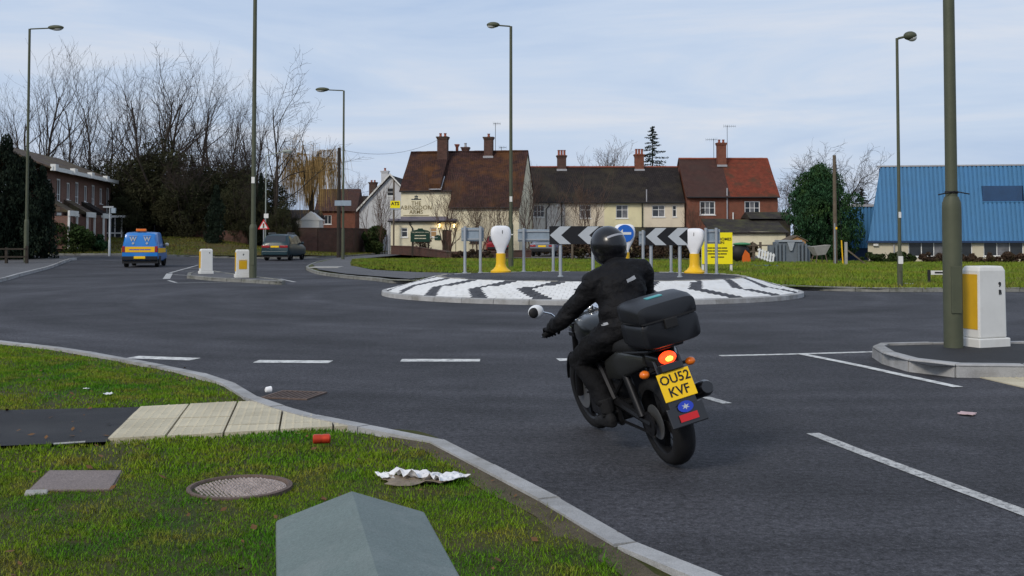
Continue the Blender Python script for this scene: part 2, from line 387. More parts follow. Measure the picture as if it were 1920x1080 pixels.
M['tile_m'] = brick_mat('pantiles_brown', (.10, .072, .055), (.08, .058, .045), (.04, .03, .025), .3, .3, .3, msize=.02, bump=.6, stain=(.13, .12, .05), stain_a=.5)
M['tile_moss'] = brick_mat('mossy_tiles', (.06, .05, .042), (.045, .038, .034), (.015, .013, .012), .17, .1, .4, msize=.018, bump=.7, stain=(.075, .075, .03), stain_a=.7, stain_s=.9)
M['terracotta'] = mat('terracotta', (.25, .075, .045), .85, .2, 5)
M['lead'] = mat('lead_flashing', (.34, .34, .36), .6, .15, 4)
M['felt'] = mat('porch_fascia', (.17, .155, .19), .8, .15, 3)
M['glass'] = mat('window_glass', (.03, .035, .042), .12, .3, 1.2, spec=.6)
M['glass_c'] = mat('curtained_glass', (.14, .14, .15), .2, .5, 3.0, spec=.6)
M['glass_w'] = mat('glass_blind', (.36, .22, .1), .3, .2, 2.0, spec=.5)
M['frame'] = mat('window_frame_white', (.75, .75, .74), .5, .04, 3)
M['black_pipe'] = mat('black_pipe', (.02, .02, .022), .6, .1)
M['green_sign'] = mat('green_sign', (.006, .035, .022), .45, .1, 5)
M['cream_ink'] = mat('cream_ink', (.6, .55, .4), .6, .1)
M['gilt'] = mat('faded_gilt', (.20, .16, .075), .6, .2, 12)
M['lit_lamp'] = mat('lit_lamp_glass', (.8, .6, .3), .4, .05, emit=((1, .72, .3), 5.))
M['blue_clad'] = mat('blue_cladding', (.055, .18, .35), .5, .06, 1.2, spec=.35, stain=(.05, .18, .38), stain_s=.6, stain_a=.6, rnd=.04)
M['blue_dark'] = mat('blue_trim', (.02, .045, .11), .5, .1, 2)
M['cladding_win'] = mat('tinted_window', (.012, .05, .13), .15, .2, 2, spec=.6)
M['cream_w'] = mat('cream_blockwork', (.55, .5, .38), .85, .06, 1.5, stain=(.38, .34, .25), stain_s=1)
# plants
M['bark'] = mat('bark', (.038, .030, .024), .95, .3, 6, .5, 20, rnd=.2)
M['twig'] = mat('twigs', (.034, .025, .021), .95, .25, 3, rnd=.25)
M['twig_red'] = mat('twigs_reddish', (.085, .052, .038), .95, .3, 3, rnd=.2)
M['yew'] = mat('yew_foliage', (.011, .019, .011), .85, .5, 2.2, rnd=.2, spec=.15)
M['conifer'] = mat('conifer_foliage', (.022, .062, .026), .8, .55, 1.4, rnd=.1, spec=.15, stain=(.05, .085, .014), stain_s=.6, stain_a=.6)
M['bank'] = grass_mat('bank_turf', (.05, .06, .012), (.075, .06, .022), (.085, .045, .022), .35, 1.2)
M['blade_bank'] = grass_mat('bank_blades', (.085, .11, .014), (.12, .11, .02), (.13, .075, .035), .3, .9)
M['hedge'] = mat('hedge_foliage', (.03, .055, .014), .8, .5, 2.2, rnd=.15, spec=.15, stain=(.06, .035, .018), stain_s=1)
M['scrub'] = mat('brown_scrub', (.070, .046, .032), .9, .5, 1.6, rnd=.2, spec=.1, stain=(.045, .055, .018), stain_s=.7, stain_a=.7)
M['thicket'] = mat('thicket_foliage', (.036, .036, .018), .9, .5, 1.2, rnd=.25, spec=.1, stain=(.020, .030, .014), stain_s=.35, stain_a=.85)
M['willow'] = mat('willow_twigs', (.34, .22, .085), .9, .3, 2, rnd=.1)
M['leaf_dead'] = mat('dead_leaves', (.13, .065, .025), .9, .4, 9)
# vehicles
M['rubber'] = mat('rubber', (.009, .009, .010), .8, .2, 30, .2, 90)
M['tyre_side'] = M['rubber']
M['alloy'] = mat('alloy', (.32, .33, .34), .35, .1, 8, metal=.8)
M['van_blue'] = mat('van_blue', (.003, .17, .55), .3, .04, 2, coat=.5, spec=.5)
M['van_yellow'] = mat('van_yellow', (.85, .48, .01), .4, .04, 2)
M['car_green'] = mat('car_green', (.006, .030, .040), .35, .05, 2, coat=.15, spec=.4)
M['car_silver'] = mat('car_silver', (.22, .24, .28), .35, .05, 2, metal=.5, coat=.4)
M['car_red'] = mat('car_red', (.3, .02, .03), .35, .05, coat=.4)
M['car_blue'] = mat('car_blue', (.02, .09, .35), .35, .05, coat=.4)
M['black_trim'] = mat('black_trim', (.014, .014, .015), .6, .1, 8)
M['car_glass'] = mat('car_glass', (.02, .024, .03), .08, .1, spec=.7)
M['tail_red'] = mat('tail_red', (.3, .012, .015), .25, .1, spec=.5)
M['orange_lens'] = mat('orange_lens', (.75, .16, .01), .25, .08, spec=.5)
M['plate_y'] = mat('plate_yellow', (.88, .55, .01), .4, .05, 6)
M['bike_black'] = mat('bike_black', (.008, .008, .010), .28, .1, 5, spec=.5, coat=.3)
M['bike_engine'] = mat('engine_dark', (.018, .018, .02), .45, .3, 14, metal=.5)
M['bike_panel'] = mat('bike_panel_grey', (.030, .031, .029), .35, .1, 5, metal=.3, coat=.3)
M['chrome'] = mat('chrome', (.75, .76, .78), .12, .03, metal=1.)
M['steel_d'] = mat('dark_steel', (.025, .025, .027), .4, .15, 10, metal=.7)
M['box_lid'] = mat('topbox_plastic', (.006, .0065, .009), .42, .15, 6, .08, 200, spec=.45)
M['box_tag'] = mat('topbox_reflector', (.10, .38, .40), .3, .1)
M['brake'] = mat('brake_lens_lit', (.7, .03, .01), .3, .05, emit=((1, .05, .01), 2.2))
M['brake_core'] = mat('brake_bulb_lit', (1, .3, .05), .3, .05, emit=((1, .34, .04), 4.))
M['emblem_blue'] = mat('emblem_blue', (.02, .05, .42), .4, .05)
M['jacket'] = mat('jacket_black', (.0055, .0055, .007), .72, .3, 14, .6, 30, spec=.2)
M['trouser'] = mat('trouser_black', (.005, .005, .006), .85, .3, 14, .5, 38, spec=.2)
M['helmet'] = mat('helmet_black', (.006, .006, .008), .25, .1, 4, spec=.45, coat=.15)
M['helmet_stripe'] = mat('helmet_grey', (.3, .31, .34), .3, .05)
M['patch'] = mat('jacket_patch', (.3, .31, .33), .6, .1)
M['mirror_white'] = mat('mirror_back', (.72, .73, .75), .2, .04, spec=.6)
M['transformer'] = mat('transformer_grey', (.15, .175, .2), .6, .12, 4, metal=.2)
M['concrete'] = mat('old_concrete', (.33, .32, .3), .9, .2, 4, .3, 20)
M['tarp'] = mat('blue_tarp', (.02, .1, .33), .6, .1, 4)
M['orange_cloth'] = mat('orange_cloth', (.6, .12, .015), .7, .1, 4)
M['green_cloth'] = mat('green_cloth', (.06, .22, .10), .7, .1, 4)
# ------------------------------------------------------------------ ground, roads, pavements
def resample(pts, step):
    out = [Vector(pts[0])]; carry = 0
    for a, b in zip(pts[:-1], pts[1:]):
        a = Vector(a); b = Vector(b); L = (b - a).length; d = step - carry
        while d <= L:
            out.append(a + (b - a) * (d / L)); d += step
        carry = (carry + L) % step
    if (out[-1] - Vector(pts[-1])).length > step * .25: out.append(Vector(pts[-1]))
    else: out[-1] = Vector(pts[-1])
    return out
def smooth_line(pts, n=5):
    # Catmull-Rom through the points
    P_ = [Vector(p) for p in pts]; P_ = [P_[0] * 2 - P_[1]] + P_ + [P_[-1] * 2 - P_[-2]]; out = []
    for i in range(1, len(P_) - 2):
        p0, p1, p2, p3 = P_[i - 1:i + 3]
        for k in range(n):
            t = k / n
            out.append(.5 * ((2 * p1) + (p2 - p0) * t + (2 * p0 - 5 * p1 + 4 * p2 - p3) * t * t + (3 * p1 - p0 - 3 * p2 + p3) * t ** 3))
    out.append(P_[-2]); return out
def sheet(name, pts, zo, m, maxe=2.0, lump=0., lscale=1., parent=None, kind='structure', flat=False):
    bm = bmesh.new()
    vs = [bm.verts.new((p[0], p[1], 0)) for p in pts]
    bm.faces.new(vs); bmesh.ops.triangulate(bm, faces=bm.faces[:])
    for _ in range(9):
        ed = [e_ for e_ in bm.edges if e_.calc_length() > maxe]
        if not ed: break
        bmesh.ops.subdivide_edges(bm, edges=ed, cuts=1); bmesh.ops.triangulate(bm, faces=bm.faces[:])
    for v in bm.verts:
        x, y = v.co.x, v.co.y
        h = zo + (0 if flat else hz(x, y))
        if lump and not v.is_boundary: h += lump * (mnoise.noise((x * lscale, y * lscale, 3.1)) + .5 * mnoise.noise((x * lscale * 3, y * lscale * 3, 7.)))
        v.co.z = h
    bmesh.ops.recalc_face_normals(bm, faces=bm.faces)
    me = bpy.data.meshes.new(name); bm.to_mesh(me); bm.free()
    if me.polygons and sum(p.normal.z for p in me.polygons) < 0: me.flip_normals()
    me.polygons.foreach_set('use_smooth', [True] * len(me.polygons))
    o = link(name, me, parent, m)
    if kind and not parent: o['kind'] = kind
    return o
def kerb_run(name, pts, m, w=.125, h=.12, stone=.915, zb=-.05, inner=1, label=None, gap=.007):
    root = bpy.data.objects.new(name, None); C.objects.link(root); root['kind'] = 'structure'
    q = resample(pts, stone)
    for a, b in zip(q[:-1], q[1:]):
        t = (b - a).normalized(); nrm = Vector((-t.y, t.x)) * inner
        g = t * gap
        a2, b2 = a + g, b - g
        z = hz(*((a + b) / 2)); dz = random.uniform(-.004, .004)
        mb = MB()
        pr = [(0, zb), (.008, h - .03), (.018, h - .01), (.036, h), (w, h), (w, zb)]
        vsA = [(a2.x + nrm.x * d, a2.y + nrm.y * d, z + k + (dz if k > 0 else 0)) for d, k in pr]; vsB = [(b2.x + nrm.x * d, b2.y + nrm.y * d, z + k + (dz if k > 0 else 0)) for d, k in pr]
        n = len(pr)
        mb.add(vsA + vsB, [tuple(range(n)), tuple(range(2 * n - 1, n - 1, -1))] + [(i, i + n, (i + 1) % n + n, (i + 1) % n) for i in range(n)])
        mb.build('kerb_stone', m, root)
    return root

# distant ground, to the horizon
g_ = MB(); g_.quad((-1500, -600, -1.15), (1500, -600, -1.15), (1500, 2200, -1.15), (-1500, 2200, -1.15)); g_.build('ground', M['ground'])['kind'] = 'structure'
# the road sheet
gx = np.arange(-62, 63, 2.0); gy = np.arange(-12, 141, 2.0)
rv = [(x, y, hz(x, y)) for y in gy for x in gx]; nx_ = len(gx)
rf = [(j * nx_ + i, j * nx_ + i + 1, (j + 1) * nx_ + i + 1, (j + 1) * nx_ + i) for j in range(len(gy) - 1) for i in range(nx_ - 1)]
rm = bpy.data.meshes.new('road'); rm.from_pydata(rv, [], rf); rm.polygons.foreach_set('use_smooth', [True] * len(rf))
link('road', rm, None, M['asphalt'])['kind'] = 'structure'

# --- near verge (left of the road the motorcycle is on)
kA_px = [(-160, 617), (0, 639), (150, 657), (300, 684), (400, 704), (450, 722), (490, 746)]
kA1 = smooth_line([G(a, b, .1) for a, b in kA_px])
kD_px = [(490, 746), (560, 769), (640, 789), (700, 799)]
kA2 = smooth_line([G(a, b, .1) for a, b in kD_px])
kA2[0] = kA1[-1]
kN_px = [(700, 799), (790, 806), (860, 837), (950, 882), (1040, 927), (1150, 990), (1250, 1045), (1320, 1084)]
kA3 = smooth_line([kA2[-1]] + [G(a, b, .1) for a, b in kN_px[1:]] + [(1.35, 4.0), (2.6, 2.2), (5, .2), (9, -1.5)])
kA = kA1 + kA2[1:] + kA3[1:]
vergeA = [tuple(p) for p in kA] + [(9, -9), (-14, -9), (-16, 15.5)]
kerb_run('kerb', kA1, M['kerb'], w=.15, h=.118, inner=-1); kerb_run('kerb', kA3, M['kerb'], w=.15, h=.118, inner=-1)
kerb_run('kerb', kA2, M['kerb'], w=.15, h=.116, stone=.6, inner=-1)
vgA = sheet('grass_verge', vergeA, .085, M['turf'], .3, .022, 1.3)
# footpath and tactile paving
tact_px = [(200, 824), (262, 763), (498, 751), (560, 770), (690, 798)]
T = [G(a, b, .1) for a, b in tact_px]
path_px = [(-300, 790), (0, 769), (262, 763), (200, 828), (0, 836), (-400, 850)]
pathp = [G(a, b, .1) for a, b in path_px]
sheet('footpath', pathp, .100, M['asphalt_path'], .6, .002, 3)
# path edging strip, a bare length of it shows by the tactile slabs
e1, e2 = Vector(G(100, 833, .1)), Vector(G(160, 829, .1))
mb = MB(); d_ = (e2 - e1); mb.tube([(*e1, .101), (*e2, .101)], .009, 4); o = mb.build('edging_strip', M['kerb']); setp(o, 'short pale concrete edging strip along the dark footpath', 'edging')
# tactile slabs: a grid of 0.4 m flags clipped to the flare
def clip_poly(poly, clip):
    # Sutherland-Hodgman, clip is convex and counter-clockwise
    out = list(poly)
    for i in range(len(clip)):
        a = clip[i]; b = clip[(i + 1) % len(clip)]; inp = out; out = []
        def ins(p): return (b[0] - a[0]) * (p[1] - a[1]) - (b[1] - a[1]) * (p[0] - a[0]) >= 0
        def itx(p, q):
            d1 = (p[0] - q[0], p[1] - q[1]); dc = (a[0] - b[0], a[1] - b[1])
            n1_ = a[0] * b[1] - a[1] * b[0]; n2_ = p[0] * q[1] - p[1] * q[0]; n3_ = 1 / (dc[0] * d1[1] - dc[1] * d1[0])
            return ((n1_ * d1[0] - n2_ * dc[0]) * n3_, (n1_ * d1[1] - n2_ * dc[1]) * n3_)
        for k in range(len(inp)):
            p = inp[k]; q = inp[k - 1]
            if ins(p):
                if not ins(q): out.append(itx(q, p))
                out.append(p)
            elif ins(q): out.append(itx(q, p))
        if not out: return []
    return out
def area(p): return sum(p[i - 1][0] * p[i][1] - p[i][0] * p[i - 1][1] for i in range(len(p))) / 2
def slabs(root, region, u0, ang, z, m, size=.4, gap=.006, blister=True):
    if area(region) < 0: region = region[::-1]
    c, s_ = math.cos(ang), math.sin(ang); cnt = 0
    loc = [((p[0] - u0[0]) * c + (p[1] - u0[1]) * s_, -(p[0] - u0[0]) * s_ + (p[1] - u0[1]) * c) for p in region]
    x0 = math.floor(min(p[0] for p in loc) / size); x1 = math.ceil(max(p[0] for p in loc) / size); y0 = math.floor(min(p[1] for p in loc) / size); y1 = math.ceil(max(p[1] for p in loc) / size)
    for i in range(x0, x1):
        for j in range(y0, y1):
            cell = [(i * size + gap, j * size + gap), ((i + 1) * size - gap, j * size + gap), ((i + 1) * size - gap, (j + 1) * size - gap), (i * size + gap, (j + 1) * size - gap)]
            pl = clip_poly(cell, loc)
            if len(pl) < 3 or abs(area(pl)) < .004: continue
            w = [(u0[0] + p[0] * c - p[1] * s_, u0[1] + p[0] * s_ + p[1] * c) for p in pl]
            dz = random.uniform(-.003, .003)
            mb = MB(); mb.prism(w, 'z', z - .05, z + dz)
            if blister:
                for a in range(6):
                    for b in range(6):
                        q = ((i + (a + .5) / 6) * size, (j + (b + .5) / 6) * size)
                        if all((loc[(k + 1) % len(loc)][0] - loc[k][0]) * (q[1] - loc[k][1]) - (loc[(k + 1) % len(loc)][1] - loc[k][1]) * (q[0] - loc[k][0]) > .01 for k in range(len(loc))):
                            X = u0[0] + q[0] * c - q[1] * s_; Y = u0[1] + q[0] * s_ + q[1] * c
                            mb.add([(X - .014, Y - .014, z + dz), (X + .014, Y - .014, z + dz), (X + .014, Y + .014, z + dz), (X - .014, Y + .014, z + dz), (X, Y, z + dz + .007)], [(0, 1, 4), (1, 2, 4), (2, 3, 4), (3, 0, 4)])
            mb.build('slab', m, root, fix=False); cnt += 1
    return cnt
tp = bpy.data.objects.new('tactile_paving', None); C.objects.link(tp); tp['kind'] = 'structure'
dv = Vector(T[1]) - Vector(T[0]); slabs(tp, T, T[0], math.atan2(dv.y, dv.x) - math.pi / 2, .108, M['slab'], gap=.008)
sheet('paving_bed', T, .088, M['soil'], .8)

# --- far-left footway corner (B)
kB = smooth_line([(-15.2, 28), (-17.4, 36.5), (-19.2, 42), (-23.6, 56), (-24.6, 59.5), (-26.2, 61.5), (-40, 62.5)])
sheet('footway', [tuple(p) for p in kB] + [(-61, 62.5), (-61, 20), (-24, 20)], .11, M['pavement'], 2.5)
kerb_run('kerb', kB, M['kerb'], inner=1)
sheet('grass_verge', [(-61, 25), (-24, 31), (-26.0, 50), (-27.6, 58), (-61, 60)], .125, M['turf'], 2, .03, .7)
# --- far bank under the trees (C)
kC = smooth_line([(-61, 65), (-40, 66), (-29, 67), (-24, 69), (-21, 72.5), (-13.5, 76.5), (-11.8, 88), (-11.4, 100), (-11, 125)])
bankpts = [tuple(p) for p in kC] + [(-11, 139), (-61, 139)]
def bank_h(x, y):
    # distance behind the kerb, roughly
    d = max(0, min(y - 70 - .12 * (x + 24), -11.5 - x))
    return 1.0 * ss(d / 14)
bo = sheet('grass_bank', bankpts, .1, M['bank'], 2.2, .05, .6)
for v in bo.data.vertices: v.co.z += bank_h(v.co.x, v.co.y)
kerb_run('kerb', kC, M['kerb_d'], inner=1)
# --- ground behind the roundabout (D): footway corner, rough grass, yards
kDp = smooth_line([(-9.6, 120), (-9.7, 90), (-11.6, 70), G(577, 497, .1), G(588, 508, .1), G(640, 516, .1), G(700, 521, .1), G(762, 526, .1), (-1.2, 39.5), (2.1, 41.2), (5.2, 39.0), (7.2, 34.2), (8.0, 31.5), (9.6, 30.0), (13, 29.8), (30, 30.5), (61, 31)])
vergeD = [tuple(p) for p in kDp] + [(61, 139), (-9.6, 139)]
sheet('grass_verge', vergeD, .1, M['ground'], 2.0, .05, .5)
kerb_run('kerb', kDp, M['kerb_d'], inner=1)
fw = [(-9.5, 120), (-9.5, 90), (-11.4, 70)] + [(p[0] * .985 + .02, p[1] + .12) for p in (G(578, 497, .1), G(589, 508, .1), G(640, 516, .1), G(700, 521, .1), G(762, 526, .1))] + [(-1.2, 40), (-3.7, 41.5), (-5.8, 44.5), (-7.7, 51), (-9.6, 64), (-9.0, 72), (-8.2, 82), (-8.2, 120)]
sheet('footway', fw, .158, M['pavement'], 1.6)
# flat cover set in that footway
cx_, cy_ = G(612, 501, .17); mb = MB(); mb.box((cx_, cy_, .17), (1.3, 1.6, .03)); o = mb.build('access_cover', M['concrete'], bevel=.006); setp(o, 'pale rectangular access cover in the corner footway beyond the splitter island', 'cover')
sheet('yard', [(-2.6, 67), (10, 63), (17, 64), (22, 80), (14, 90), (0, 92), (-1, 82)], .2, M['gravel'], 2)

# ------------------------------------------------------------------ painted lines
def stripe(pts, w, m=None, z=.0045, name='road_marking'):
    pts = [Vector(p) for p in pts]; mb = MB(); L_ = []; Rr = []
    for i, p in enumerate(pts):
        t = (pts[min(i + 1, len(pts) - 1)] - pts[max(i - 1, 0)]).normalized(); n_ = Vector((-t.y, t.x)) * w / 2
        L_.append((p.x + n_.x, p.y + n_.y, hz(p.x, p.y) + z)); Rr.append((p.x - n_.x, p.y - n_.y, hz(p.x, p.y) + z))
    for i in range(len(pts) - 1): mb.quad(L_[i], Rr[i], Rr[i + 1], L_[i + 1])
    o = mb.build(name, m or M['paint'], fix=False); o['kind'] = 'structure'
    if o.data.polygons and o.data.polygons[0].normal.z < 0: o.data.flip_normals()
    return o
for a, b in (((248, 670), (366, 674)), ((480, 678), (620, 679)), ((752, 676), (900, 676)), ((1046, 675), (1180, 673))):
    stripe([G(*a), G(*b)], .27)
stripe(smooth_line([G(1350, 667.5), G(1500, 664), G(1640, 660)], 4), .12)
stripe(smooth_line([G(1500, 664), G(1600, 684), G(1700, 706), G(1797, 727)], 4), .12, z=.008)
stripe([G(1322, 745), G(1364, 757)], .1, M['paint_worn'])
stripe([G(1524, 813), G(1600, 843), G(1760, 903), G(1920, 962), G(2050, 1012)], .11, M['paint_worn'])
stripe([G(1880, 546), G(2000, 546)], .2)
# hatching round the far splitter island
for a, b in (((312, 523), (318, 513)), ((318, 512), (372, 497)), ((316, 526), (330, 530)), ((330, 531), (430, 529)), ((325, 515), (378, 518)), ((340, 508), (370, 508)), ((345, 504), (375, 503)), ((525, 523), (553, 529)), ((400, 490), (470, 489))):
    stripe([G(*a), G(*b)], .12 if a[0] != 312 else .25, M['paint_worn'])

# ------------------------------------------------------------------ roundabout
IC = Vector((2.12, 28.9)); RA, RB = 5.62, 5.0     # slightly oval
ROWS = 12; R_OUT, R_IN = .975, .745; Z_OUT, Z_IN = .12, .47
rb = thing('roundabout_island', 'raised oval roundabout island paved with white blocks and dark zigzag chevrons', 'roundabout', (IC.x, IC.y, 0), kind='structure')
def ring(k, a): return (RA * k * math.cos(a), RB * k * math.sin(a))
# kerb stones
NK = 40
for i in range(NK):
    a0 = 2 * math.pi * i / NK + .0012; a1 = 2 * math.pi * (i + 1) / NK - .0012; mb = MB()
    sub = [a0 + (a1 - a0) * t / 3 for t in range(4)]; vs = []
    for a in sub:
        for k, z in ((1.0, -.04), (.998, .105), (.99, .12), (.977, .125), (.977, -.04)): vs.append((*ring(k, a), z))
    fs = [(0, 1, 2, 3, 4), (19, 18, 17, 16, 15)]
    for t in range(3):
        for k in range(5): fs.append((t * 5 + k, (t + 1) * 5 + k, (t + 1) * 5 + (k + 1) % 5, t * 5 + (k + 1) % 5))
    mb.add(vs, fs); mb.build('kerb_stone', M['kerb'], rb)
# bed under the blocks and plateau
mb = MB(); n = 96
prof = [(.978, .085), (R_IN, .44), (.70, .452)]
vs = []; fs = []
for k, z in prof:
    for i in range(n): vs.append((*ring(k, 2 * math.pi * i / n), z))
for j in range(len(prof) - 1):
    for i in range(n): fs.append((j * n + i, j * n + (i + 1) % n, (j + 1) * n + (i + 1) % n, (j + 1) * n + i))
mb.add(vs, fs); mb.build('block_bed', M['mortar'], rb)
mb = MB(); vs = []; fs = []; prof = [(.715, .43), (.715, .478), (.5, .52), (.25, .545), (.02, .55)]
for k, z in prof:
    for i in range(n): vs.append((*ring(k, 2 * math.pi * i / n), z))
for j in range(len(prof) - 1):
    for i in range(n): fs.append((j * n + i, j * n + (i + 1) % n, (j + 1) * n + (i + 1) % n, (j + 1) * n + i))
fs.append(tuple(range((len(prof) - 1) * n, len(prof) * n)))
mb.add(vs, fs); mb.build('plateau', M['asphalt'], rb, smooth=True)
def plat_z(x, y):
    k = math.hypot((x - IC.x) / RA, (y - IC.y) / RB)
    return float(np.interp(k, [.02, .25, .5, .715], [.55, .545, .52, .478]))
# sloping blocks
NB = 152; cand = []
for r in range(ROWS):
    k0 = R_OUT - (R_OUT - R_IN) * r / ROWS; k1 = R_OUT - (R_OUT - R_IN) * (r + 1) / ROWS
    z0 = Z_OUT + (Z_IN - Z_OUT) * r / ROWS; z1 = Z_OUT + (Z_IN - Z_OUT) * (r + 1) / ROWS
    for i in range(NB):
        am = 2 * math.pi * (i + .5 * (r % 2)) / NB
        # zigzag: vertex in the middle row points clockwise seen from the road in front (to the left)
        tooth = abs((r + .5) - ROWS / 2) / (ROWS / 2)
        ph = ((am / (2 * math.pi)) * 22 - .5 * tooth) % 1.0
        dark = ph < .27
        cand.append((am, k0, k1, z0, z1, dark, r))
dist = lambda c_: (IC + Vector(ring(c_[1], c_[0]))).length
cand.sort(key=dist)
stuff = {False: MB(), True: MB()}
vis = [c_ for c_ in cand if math.sin(c_[0]) < .25]; hid = [c_ for c_ in cand if not math.sin(c_[0]) < .25]
for q, (am, k0, k1, z0, z1, dark, r) in enumerate(vis + hid):
    da = math.pi / NB * .955; g = (k0 - k1) * .035; jz = random.uniform(-.003, .003)
    pts = [(k0 - g, z0, am - da), (k0 - g, z0, am + da), (k1 + g, z1, am + da), (k1 + g, z1, am - da)]
    top = [(*ring(k, a), z + .012 + jz) for k, z, a in pts]; bot = [(*ring(k, a), z - .045) for k, z, a in pts]
    tgt = MB() if q < 300 else stuff[dark]
    tgt.add(top + bot, [(0, 1, 2, 3), (0, 4, 5, 1), (1, 5, 6, 2), (2, 6, 7, 3), (3, 7, 4, 0)])
    if q < 300: tgt.build('paving_block', M['dark_block'] if dark else M['white_block'], rb)
for dk in (False, True):
    o = stuff[dk].build('paving_blocks', M['dark_block'] if dk else M['white_block'], rb, fix=False); o['kind'] = 'stuff'
# rim of rough setts round the plateau
for i in range(90):
    a0 = 2 * math.pi * i / 90; a1 = a0 + 2 * math.pi / 90 * random.uniform(.8, .96)
    if math.sin(a0) > .35: continue
    j = random.uniform(-.01, .015); mb = MB()
    pts = [(R_IN - .001, a0), (R_IN - .001, a1), (.718, a1), (.718, a0)]
    mb.add([(*ring(k, a), .487 + j) for k, a in pts] + [(*ring(k, a), .40) for k, a in pts], [(0, 1, 2, 3), (0, 4, 5, 1), (1, 5, 6, 2), (2, 6, 7, 3), (3, 7, 4, 0)])
    mb.build('rim_sett', M['sett'], rb)

# ------------------------------------------------------------------ splitter islands
def splitter(name, pts, m, h=.13, stone=.9, label=None, ins=.14):
    ctr = Vector((sum(p[0] for p in pts) / len(pts), sum(p[1] for p in pts) / len(pts)))
    loop = [Vector(p) for p in pts]; loop.append(loop[0]); ar = area([tuple(p) for p in pts])
    root = kerb_run('kerb', [tuple(p) for p in loop], m, w=.15, h=h, stone=stone, inner=1 if ar > 0 else -1, gap=.014)
    return root
SR = [G(1634, 652, .12), G(1660, 668, .12), G(1745, 687, .12), G(1925, 689, .12), (9.5, 11.2), (10.2, 12.6), (9.8, 14.0), G(1925, 643, .12), G(1650, 645.5, .12)]
splitter('splitter', SR, M['kerb'], .15, .75); sheet('traffic_island', SR, .128, M['asphalt_path'], .6, .006, 3, flat=True)
SLp = [G(350, 517, .1), G(400, 521.5, .1), G(470, 525, .1), G(528, 528.5, .1), G(535, 525, .1), G(470, 518, .1), G(400, 508, .1), G(352, 511, .1)]
splitter('splitter', SLp, M['kerb_d'], .12, .9); sheet('traffic_island', SLp, .10, M['pavement'], .8, flat=True)
# buff tactile strip in the dropped crossing on the right-hand island
tp2 = bpy.data.objects.new('tactile_paving', None); C.objects.link(tp2); tp2['kind'] = 'structure'
T2 = [G(1800, 700), G(1960, 737), G(2060, 735), G(1960, 697)]
slabs(tp2, T2, T2[0], 0, .012, M['slab'])

# ------------------------------------------------------------------ grass
def in_poly(x, y, poly):
    ins = np.zeros(len(x), bool); n = len(poly)
    for i in range(n):
        x0, y0 = poly[i - 1]; x1, y1 = poly[i]
        if y0 == y1: continue
        c_ = ((y0 > y) != (y1 > y)) & (x < (x1 - x0) * (y - y0) / (y1 - y0) + x0); ins ^= c_
    return ins
rng = np.random.default_rng(5)
def blades(name, x, y, zf, h, w, m, label, parent=None, lean=.6):
    n = len(x); z = np.array([zf(a, b) for a, b in zip(x, y)])
    a = rng.uniform(0, 2 * np.pi, n); hh = h * rng.uniform(.35, 1.25, n); ww = w * rng.uniform(.6, 1.3, n)
    la = rng.uniform(0, 2 * np.pi, n); ll = hh * lean * rng.uniform(.2, 1.4, n)
    v = np.zeros((n, 3, 3))
    v[:, 0, 0] = x - np.cos(a) * ww; v[:, 0, 1] = y - np.sin(a) * ww; v[:, 0, 2] = z
    v[:, 1, 0] = x + np.cos(a) * ww; v[:, 1, 1] = y + np.sin(a) * ww; v[:, 1, 2] = z
    v[:, 2, 0] = x + np.cos(la) * ll; v[:, 2, 1] = y + np.sin(la) * ll; v[:, 2, 2] = z + hh
    me = bpy.data.meshes.new(name); me.vertices.add(n * 3); me.vertices.foreach_set('co', v.ravel())
    me.loops.add(n * 3); me.loops.foreach_set('vertex_index', np.arange(n * 3, dtype=np.int32))
    me.polygons.add(n); me.polygons.foreach_set('loop_start', np.arange(0, n * 3, 3, dtype=np.int32))
    me.update(); me.validate()
    o = link(name, me, parent, m); setp(o, label, 'grass', None, 'stuff'); return o
_x = np.array([v.co.x for v in vgA.data.vertices]); _y = np.array([v.co.y for v in vgA.data.vertices])
def grow(poly, k=1.06):
    c_ = np.mean(np.array(poly), 0); return [tuple(c_ + (np.array(p) - c_) * k) for p in poly]
for i_ in np.nonzero(in_poly(_x, _y, grow(pathp)) | in_poly(_x, _y, grow(T, 1.1)))[0]: vgA.data.vertices[i_].co.z = .055
vA = np.array(vergeA); holes = [pathp, T]
cov_sq = [G(50, 918, .1), G(90, 880, .1), G(232, 880, .1), G(210, 916, .1)]
rc = Vector(G(450, 911, .1)); rr_ = .30
cabc = Vector((-.42, 2.0))
def pick(n, x0, x1, y0, y1, poly, holes, thin=None, margin=None):
    x = rng.uniform(x0, x1, n); y = rng.uniform(y0, y1, n); k = in_poly(x, y, poly)
    for h_ in holes: k &= ~in_poly(x, y, h_)
    if thin is not None: k &= rng.uniform(0, 1, n) < thin(x, y)
    # keep only what lies near the view cone
    k &= np.abs(x) < .60 * np.abs(y) + 1.2
    return x[k], y[k]
kin = np.array([tuple(p) for p in kA])
def near_kerb(x, y, d=.17):
    out = np.zeros(len(x), bool)
    seg = kin[::2]
    for i in range(len(seg) - 1):
        a, b = seg[i], seg[i + 1]; ab = b - a; t = np.clip(((x - a[0]) * ab[0] + (y - a[1]) * ab[1]) / (ab @ ab), 0, 1)
        out |= np.hypot(x - a[0] - t * ab[0], y - a[1] - t * ab[1]) < d
    return out
def noise_thin(sc, lo, hi, base=.25):
    def f(x, y):
        v = np.array([mnoise.noise((a * sc, b * sc, 1.7)) for a, b in zip(x, y)]); return base + (1 - base) * np.clip((v - lo) / (hi - lo), 0, 1)
    return f
za = lambda x, y: .08 + .022 * (mnoise.noise((x * 1.3, y * 1.3, 3.1)) + .5 * mnoise.noise((x * 3.9, y * 3.9, 7.)))
